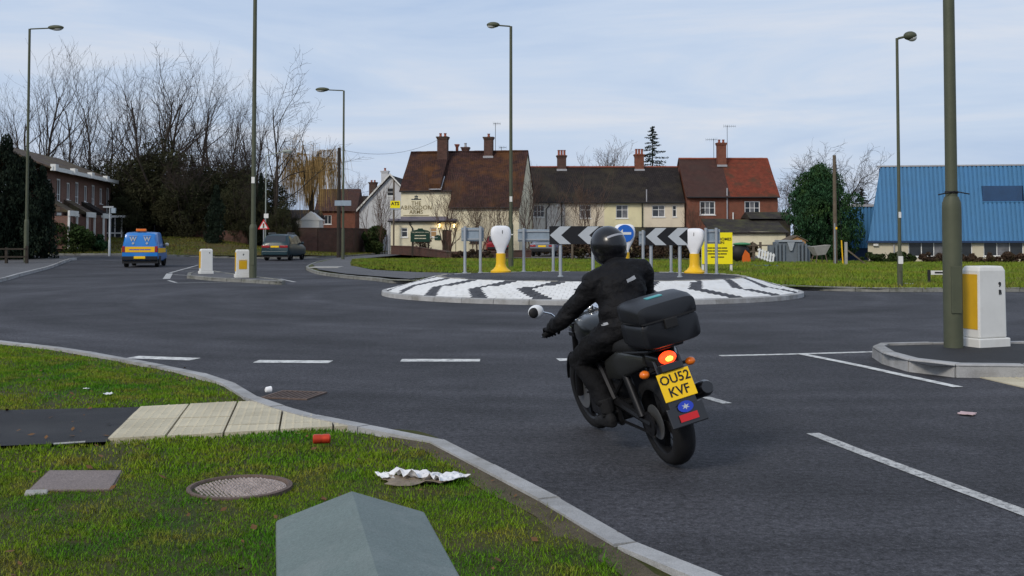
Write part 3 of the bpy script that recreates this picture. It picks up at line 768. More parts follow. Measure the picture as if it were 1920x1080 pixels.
def grassA(n, y0, y1, h, w):
    x, y = pick(n, -9.5, 2.2, y0, y1, vergeA, holes + [cov_sq], noise_thin(1.6, -.45, .1, .35))
    k = ~near_kerb(x, y, .16 + .2 * rng.uniform(0, 1, len(x)) ** 2) & (np.hypot(x - rc.x, y - rc.y) > rr_)
    return blades('grass', x[k], y[k], za, h, w, M['blade'], 'short mossy green grass on the near verge around the grey cabinet')
xs, ys, zs = [], [], []
grassA(560000, 2.2, 6.6, .023, .0036)
grassA(520000, 6.6, 16, .028, .0062)
def zD(x, y): return .1 + hz(x, y) + .05 * (mnoise.noise((x * .5, y * .5, 3.1)) + .5 * mnoise.noise((x * 1.5, y * 1.5, 7.)))
x, y = pick(330000, -11, 32, 29.5, 66, vergeD, [fw, [tuple(p) for p in kDp[:36]] + [(-1.2, 40), (-3.7, 41.5), (-5.8, 44.5), (-7.7, 51), (-9.6, 64), (-9.0, 72), (-8.2, 82), (-8.2, 120)]], noise_thin(.5, -.5, .1, .3))
blades('grass', x, y, zD, .13, .022, M['blade_far'], 'rough green grass strip behind the roundabout and below the pub', lean=.8)
def zC(x, y): return .1 + hz(x, y) + bank_h(x, y)
x, y = pick(90000, -46, -11, 66, 96, bankpts, [], noise_thin(.5, -.4, .3, .15))
blades('grass', x, y, zC, .12, .03, M['blade_bank'], 'green grass bank in front of the dark trees and the brick maisonettes', lean=.8)
x, y = pick(26000, -36, -23, 31, 60, [(-61, 25), (-24, 31), (-26.0, 50), (-27.6, 58), (-61, 60)], [])
blades('grass', x, y, lambda a, b: .12 + hz(a, b), .12, .02, M['blade_far'], 'dark grass under the yews beside the far footway', lean=.8)
# coarse tufts standing above the mown grass
cxs = rng.uniform(-7, 1.6, 700); cys = 3 + 12 * rng.uniform(0, 1, 700) ** 1.4
tx = (cxs[:, None] + rng.normal(0, .045, (700, 26))).ravel(); ty = (cys[:, None] + rng.normal(0, .045, (700, 26))).ravel()
kk = in_poly(tx, ty, vergeA) & ~near_kerb(tx, ty, .16)
for h_ in holes + [cov_sq]: kk &= ~in_poly(tx, ty, h_)
kk &= np.hypot(tx - rc.x, ty - rc.y) > rr_
blades('grass_tufts', tx[kk], ty[kk], za, .045, .005, M['blade'], 'coarser green tufts scattered through the near verge grass', lean=.9)
# weeds along the soil strip behind the kerb, and dead leaves
mb = MB()
for _ in range(620):
    t = random.random(); yy = 3.2 + 10 * t * t; xx = random.uniform(-6, 1.4)
    if not in_poly(np.array([xx]), np.array([yy]), vergeA)[0] or in_poly(np.array([xx]), np.array([yy]), T)[0]: continue
    s_ = random.uniform(.012, .03); a = random.uniform(0, 6.3); z = za(xx, yy) + .03
    u = Vector((math.cos(a), math.sin(a), random.uniform(-.5, .5))) * s_; w = Vector((-math.sin(a), math.cos(a), random.uniform(-.4, .4))) * s_ * .6; c_ = Vector((xx, yy, z))
    mb.add([c_ - u, c_ + w, c_ + u, c_ - w], [(0, 1, 2, 3)])
o = mb.build('fallen_leaves', M['leaf_dead'], fix=False); setp(o, 'small brown fallen leaves lying in the near grass', 'leaves', None, 'stuff')
# bare soil strip beside the kerb
kS = resample(kA3, .12); inn = []
for i, p in enumerate(kS):
    t = (kS[min(i + 1, len(kS) - 1)] - kS[max(i - 1, 0)]).normalized(); inn.append((p, Vector((-t.y, t.x))))
sgn = 1 if in_poly(np.array([inn[20][0].x + inn[20][1].x * .3]), np.array([inn[20][0].y + inn[20][1].y * .3]), vergeA)[0] else -1
mb = MB(); prev = None
for i, (p, n_) in enumerate(inn[3:]):
    w_ = .19 + .07 * mnoise.noise((i * .21, 0, 0)) + .04 * mnoise.noise((i * .9, 3, 0)); a = p + n_ * sgn * .151; b = p + n_ * sgn * (.18 + max(.02, w_ - .08))
    cur = ((a.x, a.y, .104), (b.x, b.y, .09))
    if prev: mb.quad(prev[0], cur[0], cur[1], prev[1])
    prev = cur
mb.build('soil_strip', M['soil'], smooth=True)['kind'] = 'structure'
# ------------------------------------------------------------------ buildings
def wall_holes(x0, x1, z0, z1, holes, y=0., rev=.14, mb=None):
    """front face at y with rectangular openings and reveals going back (+y)"""
    mb = mb or MB()
    xs = sorted({x0, x1, *[h[0] for h in holes], *[h[1] for h in holes]}); zs = sorted({z0, z1, *[h[2] for h in holes], *[h[3] for h in holes]})
    for a, b in zip(xs[:-1], xs[1:]):
        for c, d in zip(zs[:-1], zs[1:]):
            mx_, mz = (a + b) / 2, (c + d) / 2
            if any(h[0] < mx_ < h[1] and h[2] < mz < h[3] for h in holes): continue
            mb.quad((a, y, c), (b, y, c), (b, y, d), (a, y, d))
    for h in holes:
        a, b, c, d = h[:4]
        mb.quad((a, y, c), (a, y, d), (a, y + rev, d), (a, y + rev, c)); mb.quad((b, y, c), (b, y + rev, c), (b, y + rev, d), (b, y, d))
        mb.quad((a, y, d), (b, y, d), (b, y + rev, d), (a, y + rev, d)); mb.quad((a, y, c), (a, y + rev, c), (b, y + rev, c), (b, y, c))
    return mb
def window(par, x0, x1, z0, z1, y=0., cols=2, rows=1, rec=.06, fw_=.06, glass=None, frame=None, sill=True, transom=None, mull=.045):
    frame = frame or M['frame']; glass = glass or M['glass']
    mb = MB(); ya, yb = y + rec, y + rec + .06
    mb.bx(x0, x1, ya, yb, z0, z0 + fw_); mb.bx(x0, x1, ya, yb, z1 - fw_, z1); mb.bx(x0, x0 + fw_, ya, yb, z0 + fw_, z1 - fw_); mb.bx(x1 - fw_, x1, ya, yb, z0 + fw_, z1 - fw_)
    w = mb.build('window', frame, par, fix=False)
    ix0, ix1, iz0, iz1 = x0 + fw_, x1 - fw_, z0 + fw_, z1 - fw_
    for i in range(1, cols):
        xm = ix0 + (ix1 - ix0) * i / cols; m_b = MB(); m_b.bx(xm - mull / 2, xm + mull / 2, ya + .004, yb, iz0, iz1); m_b.build('mullion', frame, w)
    zc = [iz0 + (iz1 - iz0) * k / rows for k in range(rows + 1)]
    if transom: zc = [iz0, iz0 + (iz1 - iz0) * transom, iz1]
    for zt in zc[1:-1]:
        m_b = MB(); m_b.bx(ix0, ix1, ya + .008, yb - .004, zt - .02, zt + .02); m_b.build('glazing_bar', frame, w)
    for i in range(cols):
        a = ix0 + (ix1 - ix0) * i / cols; b = ix0 + (ix1 - ix0) * (i + 1) / cols
        for zA, zB in zip(zc[:-1], zc[1:]):
            m_b = MB(); m_b.bx(a, b, yb - .03, yb - .015, zA, zB); m_b.build('pane', glass if not isinstance(glass, list) else glass[i % len(glass)], w)
    if sill:
        m_b = MB(); m_b.bx(x0 - .06, x1 + .06, y - .05, y + rec, z0 - .06, z0 - .002); m_b.build('sill', frame, w)
    return w
def roof_plane(name, m, par, a, b, c, d, n=14, k=7, sag=.05, thick=.1, seed=0.):
    """slightly uneven tiled slope: a,b = eave left,right; d,c = ridge left,right"""
    a, b, c, d = map(Vector, (a, b, c, d)); nr = (b - a).cross(d - a).normalized(); mb = MB(); vs = []
    for j in range(k + 1):
        for i in range(n + 1):
            s_, t = i / n, j / k; p = (a * (1 - s_) + b * s_) * (1 - t) + (d * (1 - s_) + c * s_) * t
            p = p + nr * (sag * (mnoise.noise(p * .45 + Vector((seed, 0, 0))) - 1.2 * math.sin(math.pi * s_) * .3)) * (1 if 0 < j else .3)
            vs.append(p)
    nn = len(vs); vs2 = [v - nr * thick for v in vs]; fs = []
    for j in range(k):
        for i in range(n):
            q = (j * (n + 1) + i, j * (n + 1) + i + 1, (j + 1) * (n + 1) + i + 1, (j + 1) * (n + 1) + i); fs.append(q); fs.append(tuple(x + nn for x in q[::-1]))
    for i in range(n): fs.append((i, i + nn, i + 1 + nn, i + 1)); t = k * (n + 1) + i; fs.append((t + 1, t + 1 + nn, t + nn, t))
    for j in range(k): t = j * (n + 1); fs.append((t + n + 1, t + n + 1 + nn, t + nn, t)); t += n; fs.append((t, t + nn, t + n + 1 + nn, t + n + 1))
    mb.add(vs + vs2, fs)
    return mb.build(name, m, par, fix=False)
def ridge(par, a, b, m, w=.22, piece=.45):
    a, b = Vector(a), Vector(b); L_ = (b - a).length; n = max(1, int(L_ / piece)); t = (b - a) / n
    for i in range(n):
        mb = MB(); mb.tube([a + t * (i + .02), a + t * (i + .98)], w / 2 + random.uniform(-.008, .008), 6); o = mb.build('ridge_tile', m, par)
def chimney(par, x, y, z0, z1, w, d, m, pots=2, pot_h=.35, name='chimney', flash=True, pot_m=None):
    mb = MB(); mb.bx(x - w / 2, x + w / 2, y - d / 2, y + d / 2, z0, z1 - .22)
    mb.bx(x - w / 2 - .04, x + w / 2 + .04, y - d / 2 - .04, y + d / 2 + .04, z1 - .22, z1 - .1); mb.bx(x - w / 2 - .09, x + w / 2 + .09, y - d / 2 - .09, y + d / 2 + .09, z1 - .1, z1)
    ch = mb.build(name, m, par, fix=False)
    for i in range(pots):
        px_ = x + (i - (pots - 1) / 2) * w / max(pots, 1) * .95
        p = MB(); p.lathe([(.12, z1), (.13, z1 + .05), (.095, z1 + .1), (.1, z1 + pot_h - .06), (.125, z1 + pot_h - .04), (.125, z1 + pot_h), (.09, z1 + pot_h), (.085, z1 + .1)], 10, (px_, y, 0)); p.build('chimney_pot', pot_m or M['terracotta'], ch, smooth=True)
    if flash:
        f = MB(); f.bx(x - w / 2 - .06, x + w / 2 + .06, y - d / 2 - .05, y - d / 2 - .015, z0 + .0, z0 + .18); f.build('flashing', M['lead'], ch)
    return ch
def aerial(par, x, y, z0, z1, n=7, ang=.4, L_=.9):
    mb = MB(); mb.tube([(x, y, z0), (x, y, z1)], .022, 5); c, s_ = math.cos(ang), math.sin(ang)
    mb.tube([(x - c * L_ * .3, y - s_ * L_ * .3, z1 - .06), (x + c * L_ * .7, y + s_ * L_ * .7, z1 - .06)], .014, 4)
    for i in range(n):
        t = -.3 + i / (n - 1); q = Vector((x + c * L_ * t, y + s_ * L_ * t, z1 - .06)); h_ = .16 - .008 * i
        mb.tube([q + Vector((-s_ * h_ * .6, c * h_ * .6, h_)), q - Vector((-s_ * h_ * .6, c * h_ * .6, h_))], .009, 3)
    mb.build('aerial', M['steel_d'], par)
def downpipe(par, x, y, z0, z1, m=None, r=.05, kink=0.):
    mb = MB(); pts = [(x, y, z0), (x, y, z1 - .5), (x + kink, y, z1 - .25), (x + kink, y, z1)] if kink else [(x, y, z0), (x, y, z1)]
    mb.tube(pts, r, 6); mb.build('downpipe', m or M['black_pipe'], par)
def gutter(par, x0, x1, y, z, m=None, r=.06):
    mb = MB(); mb.tube([(x0, y, z), (x1, y, z)], r, 6); mb.build('gutter', m or M['black_pipe'], par)
def gable(mb, x, ys, zs): mb.poly([(x, a, b) for a, b in zip(ys, zs)])

# ---- the pub
pub = thing('pub', 'cream rendered pub with long brown tiled catslide roof and painted lettering', 'pub', (-8.9, 85.5, 0), R(-8))
EV, RG, RD = 5.23, 8.5, 3.75; SL = (RG - EV) / RD; XS, XE = 4.2, 9.75; FY = -1.55
cats_z = EV + SL * FY
mb = wall_holes(0, XS, -.3, EV, [], 0); mb.quad((0, 0, -.3), (0, 7.5, -.3), (0, 7.5, EV), (0, 0, EV)); gable(mb, 0, (0, RD, 7.5), (EV, RG, EV))
hol = [(5.9, 6.7, 1.0, 2.1), (7.6, 8.6, .9, 2.2)]
wall_holes(XS, XE, -.3, cats_z, hol, FY, mb=mb)
mb.quad((XS, FY, -.3), (XS, 0, -.3), (XS, 0, EV), (XS, FY, cats_z))
mb.poly([(XE, FY, -.3), (XE, 7.5, -.3), (XE, 7.5, EV), (XE, RD, RG - .05), (XE, FY, cats_z - .05)])
mb.quad((0, 7.5, -.3), (XE, 7.5, -.3), (XE, 7.5, EV), (0, 7.5, EV))
mb.build('wall', M['cream'], pub, fix=False)
for h_ in hol: window(pub, *h_, y=FY, cols=2, rows=2, frame=M['black_pipe'], glass=M['glass'])
OV = .18
o = roof_plane('roof', M['tile_pub'], pub, (-.12, -OV, EV - SL * OV + .08), (XS + .02, -OV, EV - SL * OV + .08), (XS + .02, RD, RG + .08), (-.12, RD, RG + .08), 8, 8, .12)
z_ = cats_z - SL * OV + .08
roof_plane('roof', M['tile_pub'], pub, (XS + .02, FY - OV, z_), (XE + .08, FY - OV, z_), (XE + .08, RD, RG + .08), (XS + .02, RD, RG + .08), 12, 10, .12)
roof_plane('roof', M['tile_pub'], pub, (XE + .08, 7.7, EV - .1), (-.12, 7.7, EV - .1), (-.12, RD, RG + .08), (XE + .08, RD, RG + .08), 10, 6, .05)
ridge(pub, (-.1, RD, RG + .07), (XE + .06, RD, RG + .07), M['tile_pub'])
gutter(pub, -.1, XS, -.22, EV - .1); gutter(pub, XS, XE, FY - .24, cats_z - .12)
downpipe(pub, XS - .08, -.08, 2.8, EV - .15); downpipe(pub, 9.0, FY - .08, 0, cats_z - .2)
# chimney breast climbing the front slope: a box set through the tiles, tiled face, lead edges
mb = MB(); cz = lambda y_: EV + SL * y_ + .08
mb.prism([(-.30, cz(-.05)), (-.30, cz(-.05) + .45), (2.5, RG - .55), (2.5, cz(2.4) - .4), (.2, cz(.0))], 'x', 2.38, 3.30)
cb = mb.build('chimney_breast', M['tile_pub'], pub)
mb = MB(); mb.bx(2.36, 3.36, -.37, -.30, cz(-.05) - .02, cz(-.05) + .07); mb.tube([(3.34, -.3, cz(-.05) + .1), (3.36, .9, cz(.9) + .28)], .045, 5); mb.build('flashing', M['lead'], cb)
chimney(pub, 2.84, 2.75, 6.9, 9.75, .82, .7, M['brick_d'], 2, .3, flash=False)
chimney(pub, 6.55, 3.5, 8.0, 9.75, .72, .6, M['brick_d'], 1, .28)
chimney(pub, 3.75, 4.2, 8.0, 9.25, .2, .2, M['terracotta'], 0, flash=False)
chimney(pub, 4.45, 4.3, 8.2, 9.0, .55, .5, M['brick_d'], 1, .35, pot_m=M['lead'], flash=False)
aerial(pub, 7.0, 4.2, 8.2, 11.0, 6, .3, .6); aerial(pub, 7.5, 4.2, 8.3, 9.0, 6, .2, .6)
# front ground-floor extension
ex = [(.42, .95, 1.48, 2.22), (2.75, 3.3, 1.48, 2.22), (3.72, 4.5, -.1, 2.05)]
mb = wall_holes(-.42, 4.75, -.3, 2.75, ex, FY - .1); mb.quad((-.42, FY - .1, -.3), (-.42, 0, -.3), (-.42, 0, 2.75), (-.42, FY - .1, 2.75)); mb.quad((4.75, FY - .1, -.3), (4.75, FY + .3, -.3), (4.75, FY + .3, 2.75), (4.75, FY - .1, 2.75)); mb.build('wall', M['cream'], pub, fix=False)
window(pub, *ex[0], y=FY - .1, cols=1, transom=.62, glass=M['glass']); window(pub, *ex[1], y=FY - .1, cols=1, transom=.62, glass=M['glass_w'])
mb = MB(); mb.bx(3.72, 4.5, FY + .02, FY + .08, -.1, 2.05); dr = mb.build('door', M['wood_dark'], pub)
mb = MB(); mb.bx(4.0, 4.42, FY - .03, FY + .015, .05, 2.0); mb.build('door_panel', M['brick_d'], dr)
mb = MB(); mb.bx(-.55, 4.9, FY - .32, .0, 2.74, 2.88); mb.bx(-.5, 4.85, FY - .26, -.02, 2.88, 2.93); pr = mb.build('porch_roof', M['felt'], pub, bevel=.02)
mb = MB(); mb.bx(.1, 4.8, -.5, -.05, 2.93, 3.12); mb.build('upstand', M['felt'], pr)
gutter(pub, -.55, 4.9, FY - .36, 2.72, r=.075); downpipe(pub, 1.35, FY - .2, 0, 2.7, kink=-.2); downpipe(pub, -.52, FY - .2, 0, 2.75, M['lead'])
# painted lettering
for t_, sz, zz in (('THE', .42, 4.18), ('ABINGDON', .47, 3.83), ('ARMS', .43, 3.48)): lettering(t_, sz, (1.25, -.012, zz), M['gilt'], pub, bold=.004, spacing=1.05)
mb = MB(); mb.bx(.2, 2.3, -.03, -.001, 3.20, 3.24); mb.build('rule', M['gilt'], pub)
mb = MB()      # crown crest
mb.prism([(-.42, 0), (.42, 0), (.36, .1), (.22, .06), (.12, .16), (-.12, .16), (-.22, .06), (-.36, .1)], 'y', -.02, -.001)
mb.prism([(-.12, .2), (.12, .2), (.15, .34), (.06, .3), (0, .42), (-.06, .3), (-.15, .34)], 'y', -.02, -.001)
o = mb.build('crest', M['dark_ink'], pub); o.location = (1.25, 0, 4.46)
for i, xx in enumerate((3.52, 4.68)):      # lit coach lamps
    mb = MB(); mb.bx(xx - .02, xx + .02, FY - .3, FY - .1, 2.58, 2.62); mb.lathe([(.02, 2.64), (.13, 2.54), (.12, 2.52)], 6, (xx, FY - .3, 0)); mb.lathe([(.06, 2.22), (.03, 2.17)], 6, (xx, FY - .3, 0)); mb.tube([(xx, FY - .17, 2.6), (xx, FY - .17, 2.2), (xx, FY - .3, 2.2)], .012, 4)
    lo = mb.build('coach_lamp', M['black_pipe'], pub)
    mb = MB(); mb.lathe([(.065, 2.23), (.115, 2.5), (.03, 2.53)], 8, (xx, FY - .3, 0)); mb.build('lamp_glass', M['lit_lamp'], lo, smooth=True)
mb = MB(); mb.prism([(3.12, 1.25), (3.62, 1.25), (3.62, 1.58), (3.37, 1.66), (3.12, 1.58)], 'y', FY - .15, FY - .101); mb.build('wall_plaque', M['green_sign'], pub)

# ---- pub sign board on posts in front
sb = thing('pub_sign_board', 'dark green arched pub board with cream writing on two posts', 'sign board', (*G(788, 489, .1)[:1], 74.5, .1)); sb.location.x = P(788, 450, 74.5)[0]
mb = MB(); mb.prism([(-.68, 1.05), (.68, 1.05), (.68, 1.75), (.55, 1.85), (.2, 1.92), (.15, 2.0), (-.15, 2.0), (-.2, 1.92), (-.55, 1.85), (-.68, 1.75)], 'y', -.04, .04); bd = mb.build('board', M['green_sign'], sb, bevel=.01)
lettering('THE ABINGDON ARMS', .12, (0, -.046, 1.72), M['cream_ink'], bd); illegible([.34, .42], .06, (0, -.046, 1.5), M['cream_ink'], bd); illegible([.3, .2, .26], .06, (0, -.046, 1.3), M['cream_ink'], bd)
for xx in (-.55, .55):
    mb = MB(); mb.bx(xx - .05, xx + .05, .04, .13, -.2, 1.8); mb.build('post', M['wood_dark'], sb)

# ---- low brick wall before the pub
def low_wall(name, label, pts, h, t, m, zf=hz):
    mb = MB(); cop = MB()
    for ii, (a, b) in enumerate(zip(pts[:-1], pts[1:])):
        a, b = Vector(a), Vector(b); d = (b - a).normalized(); n_ = Vector((-d.y, d.x)) * t / 2
        ha, hb = (h[ii], h[ii + 1]) if isinstance(h, list) else (h, h)
        c4 = [a + n_, b + n_, b - n_, a - n_]; hh = [ha, hb, hb, ha]
        mb.add([(p.x, p.y, zf(p.x, p.y) - .2) for p in c4] + [(p.x, p.y, zf(p.x, p.y) + k) for p, k in zip(c4, hh)], [(0, 1, 5, 4), (1, 2, 6, 5), (2, 3, 7, 6), (3, 0, 4, 7)])
        n2 = n_ * 1.25; c4 = [a + n2, b + n2, b - n2, a - n2]
        cop.add([(p.x, p.y, zf(p.x, p.y) + k) for p, k in zip(c4, hh)] + [(p.x, p.y, zf(p.x, p.y) + k + .09) for p, k in zip(c4, hh)], [(0, 3, 2, 1), (4, 5, 6, 7), (0, 1, 5, 4), (1, 2, 6, 5), (2, 3, 7, 6), (3, 0, 4, 7)])
    w = thing(name, label, 'wall', (0, 0, 0)); mb.build('brickwork', m, w, fix=False); cop.build('coping', M['concrete'] if m is M['brick'] else m, w, fix=False, bevel=.02)
    return w
low_wall('garden_wall', 'low mossy brick wall between the grass strip and the pub', [(-9.25, 82.5), (-7.3, 78), (-4.0, 68), (-2.4, 67.2), (1.2, 68.5)], [.75, .75, .5, .5, .6], .22, M['brick_d'])
low_wall('side_road_wall', 'long dark brick wall beside the road left of the pub', [(-19, 84), (-15.5, 85), (-13.2, 88), (-12.9, 112)], 1.95, .25, M['brick_d'], lambda x, y: .2)
low_wall('boundary_wall', 'brown boundary wall behind the dark green people carrier', [(-26, 84.5), (-19.3, 83)], 1.7, .25, M['brick_d'], lambda x, y: .2)

# ---- white gabled house left of the pub
wh = thing('gabled_house', 'white rendered house with steep gable end behind the pub', 'house', (-12.1, 106, 0), R(-4))
mb = wall_holes(-3.1, 3.1, -.3, 4.3, []); o_ = [(-.35, .35, 5.55, 6.35)]
mb.quad((-3.1, 0, 4.3), (-.35, 0, 4.3), (-.35, 0, 5.0), (-3.1, 0, 4.3)) if False else None
wall_holes(-.35, .35, 4.3, 7.2, o_, mb=mb)
mb.poly([(-3.1, 0, 4.3), (-.35, 0, 4.3), (-.35, 0, 7.2)]); mb.poly([(.35, 0, 4.3), (3.1, 0, 4.3), (.35, 0, 7.2)]); mb.poly([(-.35, 0, 7.2), (.35, 0, 7.2), (0, 0, 7.57)])
for sx in (-1, 1): mb.quad((3.1 * sx, 0, -.3), (3.1 * sx, 9, -.3), (3.1 * sx, 9, 4.3), (3.1 * sx, 0, 4.3))
mb.build('wall', M['grey_r'], wh, fix=False); window(wh, *o_[0], cols=1, transom=.5)
roof_plane('roof', M['tile_dark'], wh, (-3.3, 9, 4.12), (-3.3, -.25, 4.12), (0, -.25, 7.65), (0, 9, 7.65), 8, 5, .03); roof_plane('roof', M['tile_dark'], wh, (3.3, -.25, 4.12), (3.3, 9, 4.12), (0, 9, 7.65), (0, -.25, 7.65), 8, 5, .03)
for sx in (-1, 1):
    mb = MB(); mb.add([(3.35 * sx, -.33, 3.98), (3.35 * sx, -.26, 3.98), (0, -.26, 7.62), (0, -.33, 7.62), (3.35 * sx, -.33, 4.2), (3.35 * sx, -.26, 4.2), (0, -.26, 7.82), (0, -.33, 7.82)], [(0, 1, 2, 3), (4, 5, 6, 7), (0, 1, 5, 4), (1, 2, 6, 5), (2, 3, 7, 6), (3, 0, 4, 7)]); mb.build('bargeboard', M['white_paint'], wh)
chimney(wh, -1.3, 4, 5.5, 8.3, .7, .6, M['grey_r'], 1, .3, flash=False); chimney(wh, 1.3, 6, 5.5, 7.9, .5, .5, M['brick_d'], 1, .3, flash=False)
# brick house beyond, chimney and blue gable edge
bh = thing('brick_house', 'small brick house with blue edged roof beyond the white gable', 'house', (-16.6, 122, 0), R(-10))
mb = MB(); mb.bx(-4.5, 2.2, 0, 7, -.3, 3.6); mb.build('wall', M['brick'], bh)
mb = MB(); mb.prism([(-.3, 3.55), (3.5, 6.3), (7.3, 3.55)], 'x', -4.8, 2.5); mb.build('roof', M['tile_dark'], bh)
mb = MB(); mb.add([(2.52, -.4, 3.5), (2.6, -.4, 3.5), (2.6, 3.5, 6.55), (2.52, 3.5, 6.55), (2.52, -.4, 3.2), (2.6, -.4, 3.2), (2.6, 3.5, 6.2), (2.52, 3.5, 6.2)], [(0, 1, 2, 3), (4, 5, 6, 7), (0, 1, 5, 4), (1, 2, 6, 5), (2, 3, 7, 6), (3, 0, 4, 7)]); mb.build('bargeboard', M['tarp'], bh)
chimney(bh, -.3, 3.3, 5, 7.9, .8, .7, M['brick_d'], 2, .25, flash=False)
# brick houses beyond the willow, and the white outhouse
def cottage(label, px0, px1, yb, ye, yr, Y, wall_m, roof_m, nm='cottage', rz=0):
    x0 = P(px0, 0, Y)[0]; x1 = P(px1, 0, Y)[0]; ze = P(0, ye, Y)[2]; zr = P(0, yr, Y)[2]; w = x1 - x0
    h = thing(nm, label, 'house', ((x0 + x1) / 2, Y, 0), rz)
    mb = wall_holes(-w / 2, w / 2, -.3, ze, [(-w * .3, -w * .3 + .8, ze - 1.5, ze - .5)]); mb.quad((w / 2, 0, -.3), (w / 2, 6, -.3), (w / 2, 6, ze), (w / 2, 0, ze)); mb.quad((-w / 2, 0, -.3), (-w / 2, 6, -.3), (-w / 2, 6, ze), (-w / 2, 0, ze)); mb.build('wall', wall_m, h, fix=False)
    window(h, -w * .3, -w * .3 + .8, ze - 1.5, ze - .5)
    mb = MB(); mb.prism([(-.3, ze - .05), (3, zr), (6.3, ze - .05)], 'x', -w / 2 - .2, w / 2 + .2); mb.build('roof', roof_m, h)
    return h
cottage('orange brick house showing between the willow and the telegraph pole', 596, 668, 0, 395, 352, 118, M['brick'], M['tile_brown'])
cottage('pale cream bungalow showing behind the trees and people carrier', 505, 588, 0, 408, 392, 100, M['white_r'], M['tile_dark'], 'bungalow')
# porch-like white frontage between bungalow and wall
fr = thing('white_porch', 'small white gabled porch showing above the boundary wall', 'porch', (P(582, 420, 92)[0], 92, .3))
mb = wall_holes(-.75, .75, -.2, 2.7, [(-.3, .3, 0, 2.0)]); mb.prism([(-.95, 2.62), (0, 3.4), (.95, 2.62)], 'y', -.05, 1.5); mb.build('wall', M['white_paint'], fr, fix=False)
mb = MB(); mb.bx(-.3, .3, .08, .12, 0, 2.0); mb.build('door', M['wood_dark'], fr)

# ---- yellow tyre-shop sign on the post by the pub corner
yx, yz = XZ(741, 383, 83)
ys = thing('shop_sign', 'small yellow hanging shop sign on the pole beside the pub', 'sign', (yx, 83, .1))
mb = MB(); mb.bx(-.38, .38, -.03, .03, yz - .4, yz + .17); s1 = mb.build('panel', M['yellow_board'], ys); lettering('ATS', .36, (0, -.036, yz - .06), M['black_ink'], s1, bold=.012)
mb = MB(); mb.bx(-.38, .38, -.029, .029, yz - .52, yz - .41); mb.build('strip', M['sign_back'], ys)
mb = MB(); mb.tube([(-.12, .12, -.2), (-.12, .12, P(737, 340, 83)[2])], .07, 7); mb.build('post', M['wood'], ys)

# ---- terrace with dark roof
def mk_terrace():
    x0, x1 = 1.49, 14.93; Y = 92.3; t = thing('terrace', 'row of cream cottages under one long dark tiled roof', 'terrace', (x0, Y, 0), R(.3)); L_ = x1 - x0
    def lx(px): return P(px, 390, Y)[0] - x0
    ze = 4.6
    win = [(lx(1000), lx(1021), 3.2, 4.22, 3, 2, M['glass']), (lx(1087), lx(1108), 3.1, 4.25, 2, 1, [M['glass_c'], M['glass']]), (lx(1155), lx(1178), 3.1, 4.25, 2, 1, [M['glass'], M['glass_c']]), (lx(1223), lx(1247), 3.22, 4.22, 2, 1, [M['glass'], M['glass_c']]), (lx(1261), lx(1269), 3.22, 4.22, 1, 1, M['glass'])]
    cuts = [0, lx(1057), lx(1133), lx(1207), L_]; mats_ = [M['white_r'], M['cream_b'], M['yellow_r'], M['cream_b']]
    for i in range(4):
        a, b = cuts[i], cuts[i + 1]
        hs = [w[:4] for w in win if a < w[0] < b] + ([((a + b) / 2 - .5, (a + b) / 2 + .5, .9, 2.0)])
        mb = wall_holes(a, b, -.3, ze, hs)
        if i == 0: mb.quad((0, 0, -.3), (0, 7, -.3), (0, 7, ze), (0, 0, ze))
        mb.build('wall', mats_[i], t, fix=False)
        window(t, (a + b) / 2 - .5, (a + b) / 2 + .5, .9, 2.0)
    for w in win: window(t, *w[:4], cols=w[4], transom=.65 if w[5] == 1 else None, rows=w[5], glass=w[6])
    roof_plane('roof', M['tile_dark'], t, (-.1, -.3, ze - .1), (L_, -.3, ze - .1), (L_, 3.5, 7.8), (-.1, 3.5, 7.8), 24, 8, .1); roof_plane('roof', M['tile_dark'], t, (L_, 7.3, ze - .1), (-.1, 7.3, ze - .1), (-.1, 3.5, 7.8), (L_, 3.5, 7.8), 10, 4, .04)
    ridge(t, (0, 3.5, 7.78), (L_, 3.5, 7.78), M['terracotta'], .2, .3)
    gutter(t, 0, L_, -.38, ze - .14)
    chimney(t, lx(1057), 3.4, 7.4, 8.8, .8, .6, M['brick_d'], 3, .5); chimney(t, lx(1208), 3.4, 7.4, 8.9, .8, .6, M['brick'], 3, .5)
    downpipe(t, lx(1024), -.12, 1.5, ze - .2, kink=.25); downpipe(t, lx(1053), -.12, 0, ze - .2); downpipe(t, lx(1057.5), -.12, 0, ze - .2, M['lead']); downpipe(t, lx(1204), -.12, 0, ze - .2); downpipe(t, lx(1212), -.2, 4.4, 5.6, M['lead'], .05)
    mb = MB(); mb.bx(lx(1042), lx(1049), -.15, 0, 4.1, 4.6); mb.build('alarm_box', M['white_paint'], t)
    # single-storey outshot with pantiled lean-to at the back yard
    mb = MB(); mb.bx(lx(1185), L_ + .1, -2.6, -.0, -.3, 1.6); mb.prism([(-2.85, 1.55), (0, 2.35), (0, 2.2), (-2.85, 1.4)], 'x', lx(1180), L_ + .2); mb.build('outshot', M['tile_moss'], t)
mk_terrace()
